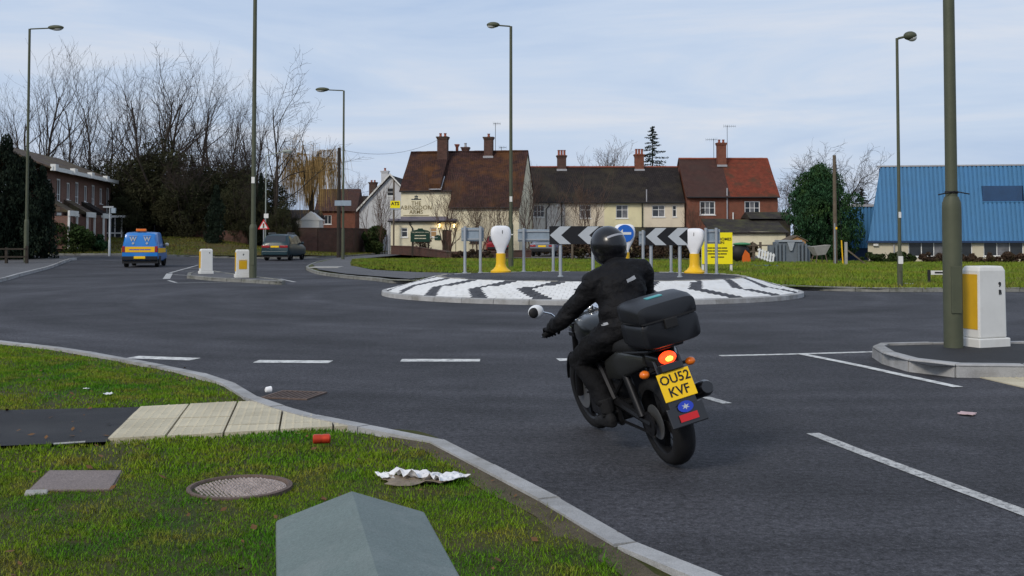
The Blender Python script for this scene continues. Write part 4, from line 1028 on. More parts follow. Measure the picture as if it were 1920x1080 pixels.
# ---- red brick pair of cottages
def mk_red():
    x0 = P(1286, 0, 92)[0]; x1 = P(1455, 0, 92)[0]; Y = 92; L_ = x1 - x0; t = thing('red_brick_cottages', 'red brick house pair with half brown half orange tiled roof', 'house', (x0, Y, 0))
    def lx(px): return P(px, 390, Y)[0] - x0
    ze = 5.05; win = [(lx(1312), lx(1341), 3.4, 4.58), (lx(1396), lx(1425), 3.4, 4.58)]
    mb = wall_holes(0, L_, -.3, ze, win)
    mb.poly([(0, 0, -.3), (0, 8, -.3), (0, 8, ze), (0, 4, 8.45), (0, 0, ze)]); mb.poly([(L_, 0, -.3), (L_, 8, -.3), (L_, 8, ze), (L_, 4, 8.45), (L_, 0, ze)]); mb.build('wall', M['brick'], t, fix=False)
    for w in win: window(t, *w, cols=3, rows=2, fw_=.08, glass=[M['glass'], M['glass_c'], M['glass']])
    xm = lx(1369)
    roof_plane('roof', M['tile_brown'], t, (-.12, -.28, ze - .12), (xm, -.28, ze - .12), (xm, 4, 8.55), (-.12, 4, 8.55), 10, 8, .08); roof_plane('roof', M['tile_red'], t, (xm, -.28, ze - .12), (L_ + .15, -.28, ze - .12), (L_ + .15, 4, 8.55), (xm, 4, 8.55), 10, 8, .08)
    roof_plane('roof', M['tile_brown'], t, (L_ + .15, 8.3, ze - .12), (-.12, 8.3, ze - .12), (-.12, 4, 8.55), (L_ + .15, 4, 8.55), 10, 5, .05)
    ridge(t, (-.1, 4, 8.54), (L_ + .1, 4, 8.54), M['terracotta'], .2, .4)
    chimney(t, lx(1365) + .1, 3.3, 7.75, 9.9, .78, .65, M['brick'], 2, .3); gutter(t, 0, L_, -.36, ze - .16)
    aerial(t, lx(1376) + .2, 3.6, 8.5, 11.5, 7, .1, 1.1); aerial(t, lx(1356) - .1, 3.6, 8.5, 10.3, 7, 2.8, 1.0)
    downpipe(t, lx(1363), -.12, 2.4, 5.7, M['lead'], .06); downpipe(t, lx(1374), -.12, 2.8, 3.6, M['white_paint'], .06)
    # lean-to outbuilding across the front
    mb = MB(); a, b = lx(1306) , lx(1458) - 1.0; mb.bx(a, b, -6.8, -3, -.4, 1.92); ob = mb.build('outbuilding', M['cream'], t)
    roof_plane('outbuilding_roof', M['tile_moss'], t, (a - .15, -7.05, 1.86), (b + .15, -7.05, 1.86), (b + .15, -2.9, 3.0), (a - .15, -2.9, 3.0), 12, 5, .12)
    mb = MB(); mb.bx(b - .08, b + .0, -6.95, -6.85, -.3, 1.85); mb.build('corner_pipe', M['black_pipe'], ob)
    mb = MB(); mb.bx(b + .1, b + 1.2, -3.5, 0, -.4, 3.1); mb.prism([(-3.7, 3.0), (-1.75, 3.6), (.0, 3.1)], 'x', b - 2.2, b + 1.5); mb.build('side_extension', M['tile_moss'], t)
mk_red()
# ---- blue clad industrial building
def mk_blue():
    Y0 = 67.0; x0 = P(1622, 0, Y0)[0]; ang = -math.atan2(2.0, 12); t = thing('blue_warehouse', 'long warehouse with sloping ribbed blue cladding above cream blockwork', 'warehouse', (x0, Y0, 0), ang)
    L_ = 20.0; zb = 1.25; zt = 5.95; sl = 1.0
    def lx(px):
        d = ray(px, 450); # intersect with facade line
        c, s_ = math.cos(ang), math.sin(ang); tt = (x0 * s_ - Y0 * c) / (d.x * s_ - d.y * c); return (d.x * tt - x0) * c + (d.y * tt - Y0) * s_
    wn_ = [(lx(1703), lx(1823), .28, 1.2), (lx(1844), lx(1919), .32, 1.2), (lx(1919) + 1, lx(1919) + 5, .32, 1.2)]
    mb = wall_holes(0, L_, -1.2, zb, wn_); mb.quad((0, 0, -1.2), (5.2, 9, -1.2), (5.2, 9, zb), (0, 0, zb)); mb.build('wall', M['cream_w'], t, fix=False)
    window(t, *wn_[0], cols=5, fw_=.05, glass=[M['glass'], M['glass'], M['glass_c']]); window(t, *wn_[1], cols=3, fw_=.05, glass=[M['glass'], M['glass_c']]); window(t, *wn_[2], cols=5, fw_=.05)
    # core behind the cladding
    core = MB(); core.prism([(.12, zb + .05), (.12 + sl, zt - .06), (1.6, zt - .06), (1.6, zb + .05)], 'x', .98, L_); core.bx(5.2, L_, 1.62, 9, zb, zt - .08); core.build('core', M['blue_dark'], t)
    n = int(L_ / .26); sx = 1.0
    wA, wB, wz0, wz1 = lx(1850), lx(1919), 3.72, 4.68
    def yat(z): return -.1 + sl * (z - zb) / (zt - zb)
    k = 0; x = 0.
    def panel(xa, xb, za, zb_):
        # trapezoidal rib sheet strip; the left end leans in with the hipped edge
        mb = MB(); g = (xb - xa)
        for (u0, u1, pr) in ((0, .62, .07), (.62, 1., .0)):
            pts = []
            for k_, zz in ((0, za), (1, zb_)):
                for u in (u0, u1):
                    xx_ = xa + g * u
                    if k_ == 1: zz = min(zb_, max(za + .01, zb + (zt - zb) * xx_ / .95))
                    pts.append((xx_, yat(zz) - pr, zz))
            if pr: 
                a, b, c, d = pts; mb.quad(a, b, d, c)
                for e, f_ in ((a, c), (b, d)): mb.quad(e, f_, (f_[0], f_[1] + pr + .01, f_[2]), (e[0], e[1] + pr + .01, e[2]))
                mb.quad(c, d, (d[0], d[1] + .1, d[2]), (c[0], c[1] + .1, c[2]))
            else:
                a, b, c, d = pts; mb.quad(a, b, d, c)
        mb.build('cladding_panel', M['blue_clad'], t, fix=False)
    while x < L_:
        xb = x + .26; zlo, zhi = zb, zt
        if wA - .2 < x < wB: panel(x, xb, zlo, wz0); panel(x, xb, wz1, zhi)
        else: panel(x, xb, zlo, zhi)
        x = xb
    mb = MB(); mb.bx(wA - .1, wB + .1, yat(4.2) - .12, yat(4.2) + .3, wz0, wz1); gw = mb.build('strip_window', M['cladding_win'], t)
    mb = MB(); mb.bx(wA - .15, wB + .15, yat(4.2) - .2, yat(4.2) - .1, wz0 - .08, wz0 - .01); mb.build('sill', M['blue_clad'], gw)
    mb = MB(); mb.bx(-.1, L_, -.28, .04, zb - .1, zb + .02); mb.build('eaves_trim', M['blue_dark'], t); mb = MB(); mb.bx(.8, L_, sl - .2, sl + .3, zt, zt + .09); mb.build('roof_trim', M['lead'], t)
    # hipped left end
    mb = MB(); mb.poly([(-.02, -.1, zb), (5.2, 9, zb), (5.8, 9, zt), (.95, sl - .1, zt)]); mb.build('end_cladding', M['blue_clad'], t, fix=False)
    mb = MB(); mb.box((.45, -.12, 1.02), (.3, .12, .14)); mb.build('vent_box', M['white_paint'], t); mb = MB(); mb.tube([(1.55, -.08, -1), (1.55, -.08, 1.2)], .045, 6); mb.build('downpipe', M['lead'], t)
    # lower annex behind
    a0 = lx(1570) ; mb = MB(); mb.bx(-.9, 3.3, 5.5, 12, -1.2, 1.0); an = mb.build('annex', M['blue_dark'], t)
    for i in range(18):
        xx = -.95 + i * .23; mb = MB(); mb.bx(xx, xx + .15, 5.36, 5.5, .75, 3.55); mb.bx(xx + .15, xx + .23, 5.44, 5.5, .75, 3.55); mb.build('cladding_panel', M['blue_clad'], an)
    mb = MB(); mb.bx(-.94, 3.3, 5.51, 12, .9, 3.5); mb.bx(-1.0, 3.3, 5.3, 12.1, 3.55, 3.72); mb.build('roof_edge', M['lead'], an)
mk_blue()
# ---- brick maisonettes on the left, seen along their front
def mk_mais():
    # local x runs away from camera along the facade, front faces +x world
    Y0, Y1 = 58.0, 85.5; t = thing('maisonettes', 'row of brick maisonettes with white fascias, panels and glazed porches', 'house', (-32.2, Y1, .75), R(97.6))
    # local x = towards the camera along the facade (mirrored), front = -y
    t.scale = (-1, 1, 1)
    U = 4.5; n = 4; ze = 5.1
    for i in range(n):
        a = i * U; b = a + U; st = -.14 * i if False else 0; zt = ze + .0
        # order from the far end: wall, tall window over white panel, small window
        w1 = (a + .35, a + 1.35, 3.1, 4.65); w2 = (a + 2.6, a + 3.5, 3.3, 4.5); d1 = (a + .5, a + 2.2, .2, 2.2); w3 = (a + 2.7, a + 3.9, .9, 2.1)
        mb = wall_holes(a, b, -1.0, zt, [w1, w2, d1, w3])
        if i == 0: mb.quad((0, 0, -1), (0, 8, -1), (0, 8, zt), (0, 0, zt))
        mb.build('wall', M['brick_m'], t, fix=False)
        window(t, *w1, cols=2, fw_=.1, transom=.3); window(t, *w2, cols=2, fw_=.09); window(t, *w3, cols=2, fw_=.09)
        mb = MB(); mb.bx(d1[0], d1[1], .05, .1, .2, 2.2); mb.build('door', M['glass'], t)
        mb = MB(); mb.bx(w1[0] - .02, w1[1] + .02, -.04, 0, 1.3 if i % 2 == 0 else 2.2, 3.0); mb.build('panel', M['white_paint'], t)
        # fascia, its end box stepping forward
        mb = MB(); mb.bx(a, b, -.62, -.5, zt - .1, zt + .16); mb.bx(b - .75, b - .05, -.78, -.45, zt - .12, zt + .3); mb.build('fascia', M['white_paint'], t)
        if i in (0,):
            gp = MB(); gp.bx(.2, 2.6, -1.5, -1.42, .1, .25); 
            for xx in (.2, 1.0, 1.8, 2.52): gp.bx(xx, xx + .09, -1.5, -1.41, .2, 2.25)
            for yy in (-1.0, -.55, -.1): gp.bx(2.53, 2.61, yy, yy + .08, .2, 2.25)
            gp.bx(2.53, 2.61, -1.5, 0, .2, .3); gp.bx(2.53, 2.61, -1.5, 0, 1.0, 1.1); gp.bx(.2, 2.6, -1.5, -1.42, 1.0, 1.1)
            po = gp.build('glazed_porch', M['frame'], t, fix=False)
            g2 = MB(); g2.bx(.25, 2.55, -1.47, -1.45, .3, 2.25); g2.bx(2.56, 2.58, -1.45, 0, .3, 2.25); g2.build('pane', M['glass'], po, fix=False)
            g3 = MB(); g3.bx(.0, 2.85, -1.75, 0, 2.26, 2.42); g3.build('porch_roof', M['frame'], po)
        else:
            g3 = MB(); g3.prism([(-1.6, 2.35), (0, 3.3), (0, 2.35)], 'x', a + 2.1, a + 4.2); pr_ = g3.build('porch_roof', M['tile_dark'] if i == 1 else M['tile_m'], t)
            g4 = MB(); g4.bx(a + 2.1, a + 4.25, -1.62, -1.5, 2.1, 2.45); g4.bx(a + 2.15, a + 2.27, -1.6, -1.48, 0, 2.1); g4.bx(a + 4.05, a + 4.17, -1.6, -1.48, 0, 2.1); g4.build('porch_front', M['white_paint'], pr_)
            g5 = MB(); g5.bx(a + 3.2, a + 4.1, -1.55, -.2, 0, 2.1); g5.build('porch_wall', M['brick_m'], pr_)
    L_ = n * U
    roof_plane('roof', M['tile_m'], t, (-.4, -.55, ze + .1), (L_, -.55, ze + .1), (L_, 4, 7.0), (-.4, 4, 7.0), 20, 5, .05); roof_plane('roof', M['tile_m'], t, (L_, 8.5, ze + .1), (-.4, 8.5, ze + .1), (-.4, 4, 7.0), (L_, 4, 7.0), 8, 4, .03)
    mb = MB(); mb.poly([(-.02, 0, ze), (-.02, 4, 6.9), (-.02, 8, ze)]); mb.build('gable', M['brick_m'], t, fix=False)
mk_mais()
# ------------------------------------------------------------------ street furniture
def lamp_post(label, x, y, z0, H, rb, hb, rt, arm, head=.75, m=None, plate=None, name='street_lamp', arm_rise=.04, hm=None, sleeve=False):
    m = m or M['post_olive']; t = thing(name, label, 'street lamp', (x, y, z0))
    mb = MB(); mb.lathe([(rb, -.2), (rb, hb - .14), (rb * .97, hb - .06), (rt * 1.15, hb + .02)], 16); bs = mb.build('base', m, t, smooth=True)
    mb = MB(); mb.bx(-rb * .55, rb * .55, -rb - .012, -rb + .02, .45, 1.05); mb.build('access_door', m, bs, bevel=.004)
    mb = MB(); mb.lathe([(rt, hb - .02), (rt * .8, H)], 14); mb.build('column', m, t, smooth=True)
    mb = MB(); s_ = 1 if arm > 0 else -1; mb.tube([(0, 0, H - .04), (s_ * .05, 0, H), (arm, 0, H + arm_rise)], .035, 7); mb.build('arm', m, t, smooth=True)
    # lantern: flattened tear shape, lens below
    mb = MB(); c = (arm + s_ * head * .42, 0, H + arm_rise + .03); mb.ellip(c, (head * .5, .17, .13), 14, 8); ln = mb.build('lantern', hm or m, t, smooth=True)
    mb = MB(); mb.ellip((c[0] + s_ * .06, 0, c[2] - .055), (head * .36, .135, .11), 12, 7); mb.build('lens', M['lamp_glass'], ln, smooth=True)
    if plate:
        for (pz, pw, ph) in plate:
            mb = MB(); rr = rb if pz < hb else rt; mb.bx(-pw / 2, pw / 2, -rr - .016, -rr + .01, pz, pz + ph); mb.build('number_plate', M['white_paint'], t)
    if sleeve:
        mb = MB(); mb.lathe([(rt * 1.03, hb + .06), (rt * 1.12, hb + .06), (rt * 1.12, hb + .09), (rt * 1.03, hb + .09)], 12, caps=False); tb = mb.build('strap', M['black_trim'], t)
        mb = MB(); mb.tube([(-rt * 2.7, -rt, hb + .04), (0, -rt * 1.18, hb + .085), (rt * 2.7, -rt, hb + .05)], .008, 4); mb.build('strap_tail', M['black_trim'], tb)
    return t
GRP = None
x, y = (50 - 960) / FPX * 55, 55; lamp_post('tall street lamp beside the dark yews and maisonettes', x, y, .1, 12.2, .115, 2.3, .075, 1.0, .85)
x, y = G(474, 521, .1); lamp_post('tall lamp post standing on the splitter island beside two bollards', x, y, .1, 13.0, .13, 1.85, .08, 1.0, .85, plate=[(3.3, .11, .22)])
x, y = G(643, 488, .1); lamp_post('street lamp with direction sign at the corner footway left of the pub', x, y, .1, 10.3, .10, 1.9, .07, -.95, .85); lampc = (x, y)
lamp_post('tall street lamp standing before the pub right behind the roundabout', -.05, 48, .1, 10.95, .115, 2.0, .08, -.55, .6, plate=[(3.0, .12, .24), (1.5, .2, .05)])
x = (1686 - 960) / FPX * 30.7; lamp_post('slim street lamp with paper notice in front of the blue warehouse', x, 30.7, .08, 7.2, .075, 1.02, .05, .22, .38, plate=[(.68, .13, .22), (2.0, .07, .17)])
x, y = G(1788, 651, .13); lamp_post('thick olive lamp post on the kerbed island beside the white bollard', x, y, .12, 10.0, .118, 1.92, .075, 1.0, .8, sleeve=True)
# smaller lamp and warning sign near the people carrier
sx_, sy_ = (498 - 960) / FPX * 77, 77; lamp_post('small pale street lamp behind the triangular warning sign', sx_, sy_, .2, 7.2, .07, 1.2, .05, 1.2, .75, m=M['post_pale'], arm_rise=.25)
ws = thing('warning_sign', 'red triangular traffic light warning sign above the people carrier', 'road sign', (sx_, sy_ - .6, .15))
zc = P(0, 422, sy_ - .6)[2] - .15
mb = MB(); mb.prism([(-.42, zc - .3), (.42, zc - .3), (.0, zc + .43)], 'y', -.02, .0); tri = mb.build('plate', M['red_sign'], ws)
mb = MB(); mb.prism([(-.29, zc - .23), (.29, zc - .23), (.0, zc + .28)], 'y', -.028, -.0205); mb.build('face', M['white_paint'], tri)
mb = MB(); mb.bx(-.055, .055, -.036, -.029, zc - .2, zc + .12); sg = mb.build('symbol', M['black_ink'], tri)
for k, mm in enumerate((M['red_sign'], M['orange_lens'], M['green_cloth'])):
    mb = MB(); mb.lathe([(.035, 0), (.035, .006)], 10, (0, -.04, zc + .07 - k * .1), 'y'); mb.build('lamp_dot', mm, tri)
mb = MB(); mb.tube([(0, .04, -.2), (0, .04, zc + .3)], .04, 8); mb.build('post', M['galv'], ws)
mb = MB(); mb.bx(.02, .34, -.02, .0, zc + .5, zc + .82); mb.build('back_plate', M['white_paint'], ws)
mb = MB(); mb.tube([(.05, .04, zc + .2), (.16, .02, zc + .75)], .03, 6); mb.build('bracket', M['galv'], ws)
# direction sign on the corner lamp
ds = thing('direction_sign', 'grey backed direction sign fixed to the corner lamp column', 'road sign', (lampc[0], lampc[1] - .12, .1)); zc = P(0, 381, lampc[1])[2] - .1
mb = MB(); mb.bx(-.5, .5, -.02, .0, zc - .16, zc + .16); mb.build('panel', M['sign_back'], ds, bevel=.005)
for dz in (-.08, .08):
    mb = MB(); mb.bx(-.16, .16, .0, .06, zc + dz - .02, zc + dz + .02); mb.build('clip', M['galv'], ds)
# slim silver post with arm near the maisonettes
px_, py_ = (206 - 960) / FPX * 66.5, 66.5
sp = thing('bracket_post', 'slim silver post with short crossbar beside the grass by the maisonettes', 'post', (px_, py_, .35))
h_ = P(0, 389, 66.5)[2] - .35
mb = MB(); mb.lathe([(.075, -.2), (.075, .95), (.05, 1.0), (.045, h_)], 10); mb.build('column', M['galv'], sp, smooth=True)
mb = MB(); mb.bx(-.42, .22, -.04, .04, h_ - .02, h_ + .08); mb.build('crossbar', M['galv'], sp); mb = MB(); mb.bx(.1, .36, -.06, .06, h_ - .35, h_ - .03); mb.build('lantern', M['sign_back'], sp)

# telegraph poles and wires
def pole(label, px, Y, ytop, r=.12, m=None, z0=.0, lean=0.):
    x = P(px, 450, Y)[0]; H = P(px, ytop, Y)[2] - z0; t = thing('telegraph_pole', label, 'pole', (x, Y, z0))
    mb = MB(); mb.tube([(0, 0, -.3), (lean * .5, 0, H * .5), (lean, 0, H)], [r, r * .9, r * .75], 9); mb.build('shaft', m or M['wood'], t, smooth=True); return t, x, H
t, xa, ha = pole('dark wooden telegraph pole beside the corner lamp', 635, 70, 277, .14, M['wood_dark'], .1)
t2, xb, hb_ = pole('weathered wooden pole with stay wire in front of the round conifer', 1566, 54, 291, .11, z0=.0)
mb = MB(); mb.bx(-.07, .07, -.125, -.1, 1.9, 2.02); mb.build('marker', M['yellow_plastic'], t2)
mb = MB(); mb.tube([(.1, 0, 5.2), (.38, -.1, .0)], .014, 4); mb.build('stay_wire', M['steel_d'], t2)
mb = MB(); mb.tube([(.36, -.1, -.05), (.29, -.08, 1.35)], .035, 6); mb.build('stay_guard', M['yellow_plastic'], t2)
mb = MB(); mb.tube([(-.05, -.13, .0), (-.05, -.12, 2.2)], .03, 5); mb.build('conduit', M['galv'], t2)
def wire(label, a, b, sag):
    a, b = Vector(a), Vector(b); pts = [a.lerp(b, k / 12) - Vector((0, 0, sag * 4 * (k / 12) * (1 - k / 12))) for k in range(13)]
    mb = MB(); mb.tube(pts, .012, 3, False); o = mb.build('overhead_wire', M['black_pipe'], None, fix=False); setp(o, label, 'wire')
wire('thin overhead wire from the telegraph pole towards the pub chimney', (xa, 70, ha), (-6.1, 88.5, 9.6), .7)
wire('lower overhead wire from the telegraph pole to the white gabled house', (xa, 70, ha - 2.4), (-12.5, 106, 7.2), .8)

# ---- signs and bollards on the roundabout
def on_plateau(px, py_base):
    x, y = G(px, py_base, .53); return x, y
def post(par, x, z1, y=0, w=.085, z0=-.12):
    mb = MB(); mb.lathe([(w / 2, z0), (w / 2, z1)], 12, (x, y, 0)); o = mb.build('post', M['galv'], par, smooth=True)
    mb = MB(); mb.lathe([(w / 2 + .03, .0), (w / 2 + .03, .02), (w / 2, .035)], 12, (x, y, 0)); mb.build('collar', M['galv'], o)
def chevron_board(label, Y, px0, px1, y0, y1, pxp, ybase):
    xa, za = XZ(px0, y1, Y); xb, zb = XZ(px1, y0, Y); zp = plat_z((xa + xb) / 2, Y); t = thing('chevron_board', label, 'road sign', ((xa + xb) / 2, Y, zp)); w = xb - xa; za -= zp; zb -= zp
    mb = MB(); mb.bx(-w / 2, w / 2, -.02, 0, za, zb); bd = mb.build('panel', M['sign_black'], t, bevel=.004)
    h = zb - za; n = 2
    for k in range(n):
        x0 = -w / 2 + .012 + k * w * .52; a = h * .55; thick = h * .62; zm = (za + zb) / 2
        mb = MB(); mb.prism([(x0, zm), (x0 + a, zb - .006), (x0 + a + thick, zb - .006), (x0 + thick, zm), (x0 + a + thick, za + .006), (x0 + a, za + .006)], 'y', -.024, -.0205); mb.build('chevron', M['sign_grey'], bd)
    for px in pxp: post(t, P(px, 450, Y)[0] - (xa + xb) / 2, zb - .03, .055)
    for dz in (.1, h - .1):
        mb = MB(); mb.bx(-w / 2 + .04, w / 2 - .04, .001, .03, za + dz - .02, za + dz + .02); mb.build('rail', M['galv'], t)
chevron_board('black chevron board with grey arrows beside the blue arrow bollard', 26.9, 1030, 1131, 424, 458, (1051, 1112), 520)
chevron_board('black chevron board with grey arrows beside a plain white bollard', 26.9, 1210, 1289, 427, 460, (1221, 1275), 520)
def sign_back(label, Y, px0, px1, y0, y1, pxp):
    xa, za = XZ(px0, y1, Y); xb, zb = XZ(px1, y0, Y); zp = plat_z((xa + xb) / 2, Y) if Y < 34 else .1; t = thing('direction_sign', label, 'road sign', ((xa + xb) / 2, Y, zp)); w = xb - xa; za -= zp; zb -= zp
    mb = MB(); mb.bx(-w / 2, w / 2, 0.0, .02, za, zb); bd = mb.build('panel', M['sign_back'], t, bevel=.004)
    for dz in (.06, zb - za - .06):
        mb = MB(); mb.bx(-w / 2 + .01, w / 2 - .01, -.035, -.001, za + dz - .022, za + dz + .022); mb.build('rail', M['galv'], t)
    for px in pxp: post(t, P(px, 450, Y)[0] - (xa + xb) / 2, zb + .04, -.085)
    return t
sign_back('back of a small grey sign on two posts left of a white bollard', 31.3, 865, 907, 427, 452, (872, 901))
sign_back('back of a wide grey sign behind the black chevron board', 31.9, 971, 1042, 430, 453, (982, 1037))
sign_back('back of a small dark grey sign in front of the yellow board', 30.2, 1322, 1350, 430, 457, (1322.5, 1342))
sign_back('narrow grey sign back between the chevron board and blue arrow bollard', 31.6, 1198, 1213, 434, 460, (1205,))
sp_ = thing('spare_post', 'single grey post behind the right chevron board', 'post', (P(1258, 450, 31.5)[0], 31.5, plat_z(P(1258, 450, 31.5)[0], 31.5))); post(sp_, 0, 1.2)
def bulb_bollard(label, px, Y, ybase, ytop, sign=False, rz=0.):
    x = P(px, 450, Y)[0]; zp = plat_z(x, Y); H = P(px, ytop, Y)[2] - zp; t = thing('keep_left_bollard', label, 'bollard', (x, Y, zp), rz)
    s_ = H / 1.33
    # yellow stub with flared foot
    mb = MB(); mb.lathe([(.30, -.04), (.30, .05), (.22, .1), (.16, .18), (.142, .26), (.138, .56)], 20); ft = mb.build('base', M['yellow_plastic'], t, smooth=True)
    # paddle-shaped head: rounded sections, wide face with flattened depth
    secs = [(.52, .115, .105), (.60, .118, .105), (.72, .17, .115), (.86, .245, .125), (1.0, .295, .13), (1.12, .302, .13), (1.22, .285, .12), (1.29, .24, .10), (1.325, .15, .06), (1.33, .04, .02)]
    mb = MB(); vs = []; n = 24; fs = []
    for z, w, d in secs:
        for k in range(n):
            a = 2 * math.pi * k / n; ca, sa = math.cos(a), math.sin(a); e_ = .62
            vs.append((w * math.copysign(abs(ca) ** e_, ca), d * math.copysign(abs(sa) ** e_, sa), z * s_ if z > .53 else z))
    for j in range(len(secs) - 1):
        for k in range(n): fs.append((j * n + k, j * n + (k + 1) % n, (j + 1) * n + (k + 1) % n, (j + 1) * n + k))
    fs.append(tuple(range((len(secs) - 1) * n, len(secs) * n))); fs.append(tuple(range(n - 1, -1, -1))); mb.add(vs, fs)
    hd = mb.build('head', M['white_plastic'], t, smooth=True)
    if sign:
        cz = 1.07 * s_
        mb = MB(); mb.lathe([(.245, 0), (.245, .012)], 32, (0, -.128, cz), 'y'); dsc = mb.build('sign_disc', M['blue_sign'], hd)
        mb = MB(); mb.prism([(-.19, cz), (-.06, cz + .12), (-.06, cz + .035), (.17, cz + .035), (.17, cz - .035), (-.06, cz - .035), (-.06, cz - .12)], 'y', -.148, -.1405); mb.build('arrow', M['white_paint'], dsc)
    else:
        mb = MB(); mb.bx(.02, .035, -.136, -.125, 1.1 * s_, 1.2 * s_); mb.build('catch', M['black_trim'], hd)
    return t
bulb_bollard('white bulb headed bollard on yellow base beside the lamp column', 939, 31.2, 508, 423, rz=.15)
bulb_bollard('white bulb headed bollard with blue left arrow disc between chevron boards', 1171, 30.0, 508, 420, True)
bulb_bollard('white bulb headed bollard on yellow base beside the yellow board', 1302, 30.4, 513, 428, rz=-.5)
# yellow development board beyond
def yboard():
    Y = 43.0; xa, za = XZ(1316, 495, Y); xb, zb = XZ(1373, 436, Y); t = thing('yellow_board', 'bright yellow advertisement board with black writing on white posts', 'sign board', ((xa + xb) / 2, Y, .1)); w = xb - xa; za -= .1; zb -= .1
    mb = MB(); mb.bx(-w / 2, w / 2, -.02, .02, za, zb); bd = mb.build('panel', M['yellow_board'], t)
    for s_ in (-1, 1):
        mb = MB(); mb.bx(s_ * (w / 2 - .045) - .045, s_ * (w / 2 - .045) + .045, .021, .1, -.3, zb - .1); mb.build('post', M['white_paint'], t)
    for tx, sz, px, py in (('HOMES', .16, 1359, 448.5), ('ION', .16, 1351, 455)):
        xx, zz = XZ(px, py, Y); lettering(tx, sz, (xx - (xa + xb) / 2, -.026, zz - .1), M['black_ink'], bd, bold=.003)
    for wd, py in (([.17, .1, .24, .22], 465), ([.2, .12, .2, .26], 470.5), ([.36, .1, .26], 476), ([.22, .08, .2], 482)):
        xx, zz = XZ(1345, py, Y); illegible(wd, .045, (xx - (xa + xb) / 2, -.024, zz - .1), M['black_ink'], bd)
yboard()
# ---- square illuminated bollards on the splitter islands
def square_bollard(label, x, y, z0, w, d, h, rz, yel=(True, False), marks=None, notes=None):
    t = thing('island_bollard', label, 'bollard', (x, y, z0), rz)
    mb = MB(); mb.bx(-w / 2 - .03, w / 2 + .03, -d / 2 - .03, d / 2 + .03, -.02, .11 * h); mb.build('plinth', M['white_paint'], t, bevel=.015)
    mb = MB(); vs = []
    for z, k in ((.11 * h + .001, 1.), (h - .06, .97), (h, .86)):
        for sx, sy in ((-1, -1), (1, -1), (1, 1), (-1, 1)): vs.append((sx * w / 2 * k, sy * d / 2 * k, z))
    mb.add(vs, [(0, 1, 5, 4), (1, 2, 6, 5), (2, 3, 7, 6), (3, 0, 4, 7), (4, 5, 9, 8), (5, 6, 10, 9), (6, 7, 11, 10), (7, 4, 8, 11), (8, 9, 10, 11), (3, 2, 1, 0)]); bo = mb.build('body', M['white_paint'], t, bevel=.02)
    if yel[0]:
        mb = MB(); mb.bx(-w / 2 - .006, -w / 2 + .004, -d * .40, d * .40, h * .22, h * .9); mb.build('reflector', M['yellow_sheet'], bo)
    if yel[1]:
        mb = MB(); mb.bx(-w * .3, w * .3, -d / 2 - .006, -d / 2 + .004, h * .3, h * .60); mb.build('reflector', M['yellow_sheet'], bo); mb = MB(); mb.bx(-w * .3, w * .3, -d / 2 - .006, -d / 2 + .004, h * .615, h * .635); mb.build('reflector_strip', M['yellow_sheet'], bo)
    if marks:
        for tx, dx, zz in marks: lettering(tx, .085, (dx, -d / 2 - .0, zz), M['black_ink'], bo, bold=.002)
    return t
x, y = G(1846, 648, .13); square_bollard('large white box bollard with yellow side panel beside the thick lamp post', x, y, .125, .47, .30, 1.04, R(22), marks=[('9', .12, .80), ('B', .125, .70)])
x, y = G(386, 513, .1); square_bollard('white bollard with yellow side and plain face on the splitter island', x, y, .1, .46, .34, .96, R(28), marks=[('9', .1, .8)])
x, y = G(454, 520, .1); square_bollard('white bollard with yellow square panel on the splitter island', x, y, .1, .46, .34, .98, R(22), (True, True), marks=[('P', .02, .8)])
# ---- low street nameplate
nx0, ny0 = 1741, 31.5; xx = P(1741, 450, ny0)[0]
npz = thing('street_nameplate', 'low white street nameplate on black posts in the rough grass', 'sign', (xx, ny0, .1))
for dx in (0, .95):
    mb = MB(); mb.bx(dx - .035, dx + .035, -.03, .03, -.2, .46); mb.build('post', M['black_pipe'], npz)
mb = MB(); mb.bx(.04, .91, -.05, -.031, .32, .44); pl = mb.build('plate', M['white_paint'], npz); illegible([.42, .2], .05, (.47, -.052, .38), M['black_ink'], pl)
# ---- equipment cabinet close to the camera
def cabinet():
    L_ = .78; t = thing('equipment_cabinet', 'grey green metal cabinet with low pitched lid in the near grass', 'cabinet', (0, 0, 0))
    a = Vector(P(517, 970, 2.42)); b = Vector(P(801, 965, 2.42)); c = Vector(P(661, 920, 2.42)); ang = math.atan2(450, 2000)
    fw_ = Vector((math.sin(-ang), math.cos(-ang), 0)); back = -fw_
    rt_ = Vector((fw_.y, -fw_.x, 0)); w = (b - a).dot(rt_); ctr = (a + b) / 2; ze = (a.z + b.z) / 2; zr = c.z
    t.location = (ctr.x + back.x * L_ / 2, ctr.y + back.y * L_ / 2, .08); t.rotation_euler = (0, 0, ang)
    ze -= .08; zr -= .08
    mb = MB(); mb.bx(-w / 2 + .02, w / 2 - .02, -L_ / 2 + .02, L_ / 2 - .02, -.1, ze - .03); bd = mb.build('body', M['cabinet'], t, bevel=.008)
    mb = MB(); mb.prism([(-w / 2, ze - .05), (-w / 2, ze), (0, zr), (w / 2, ze), (w / 2, ze - .05)], 'y', -L_ / 2, L_ / 2); mb.build('lid', M['cabinet'], t, bevel=.006, seg=3)
    mb = MB(); mb.bx(w / 2 - .02, w / 2 - .012, -L_ / 2 + .06, L_ / 2 - .06, .05, ze - .08); mb.build('door', M['cabinet'], bd, bevel=.002)
    mb = MB(); mb.bx(-w / 2 - .01, w / 2 + .01, -L_ / 2 - .01, L_ / 2 + .01, -.1, .02); mb.build('plinth', M['concrete'], t)
cabinet()
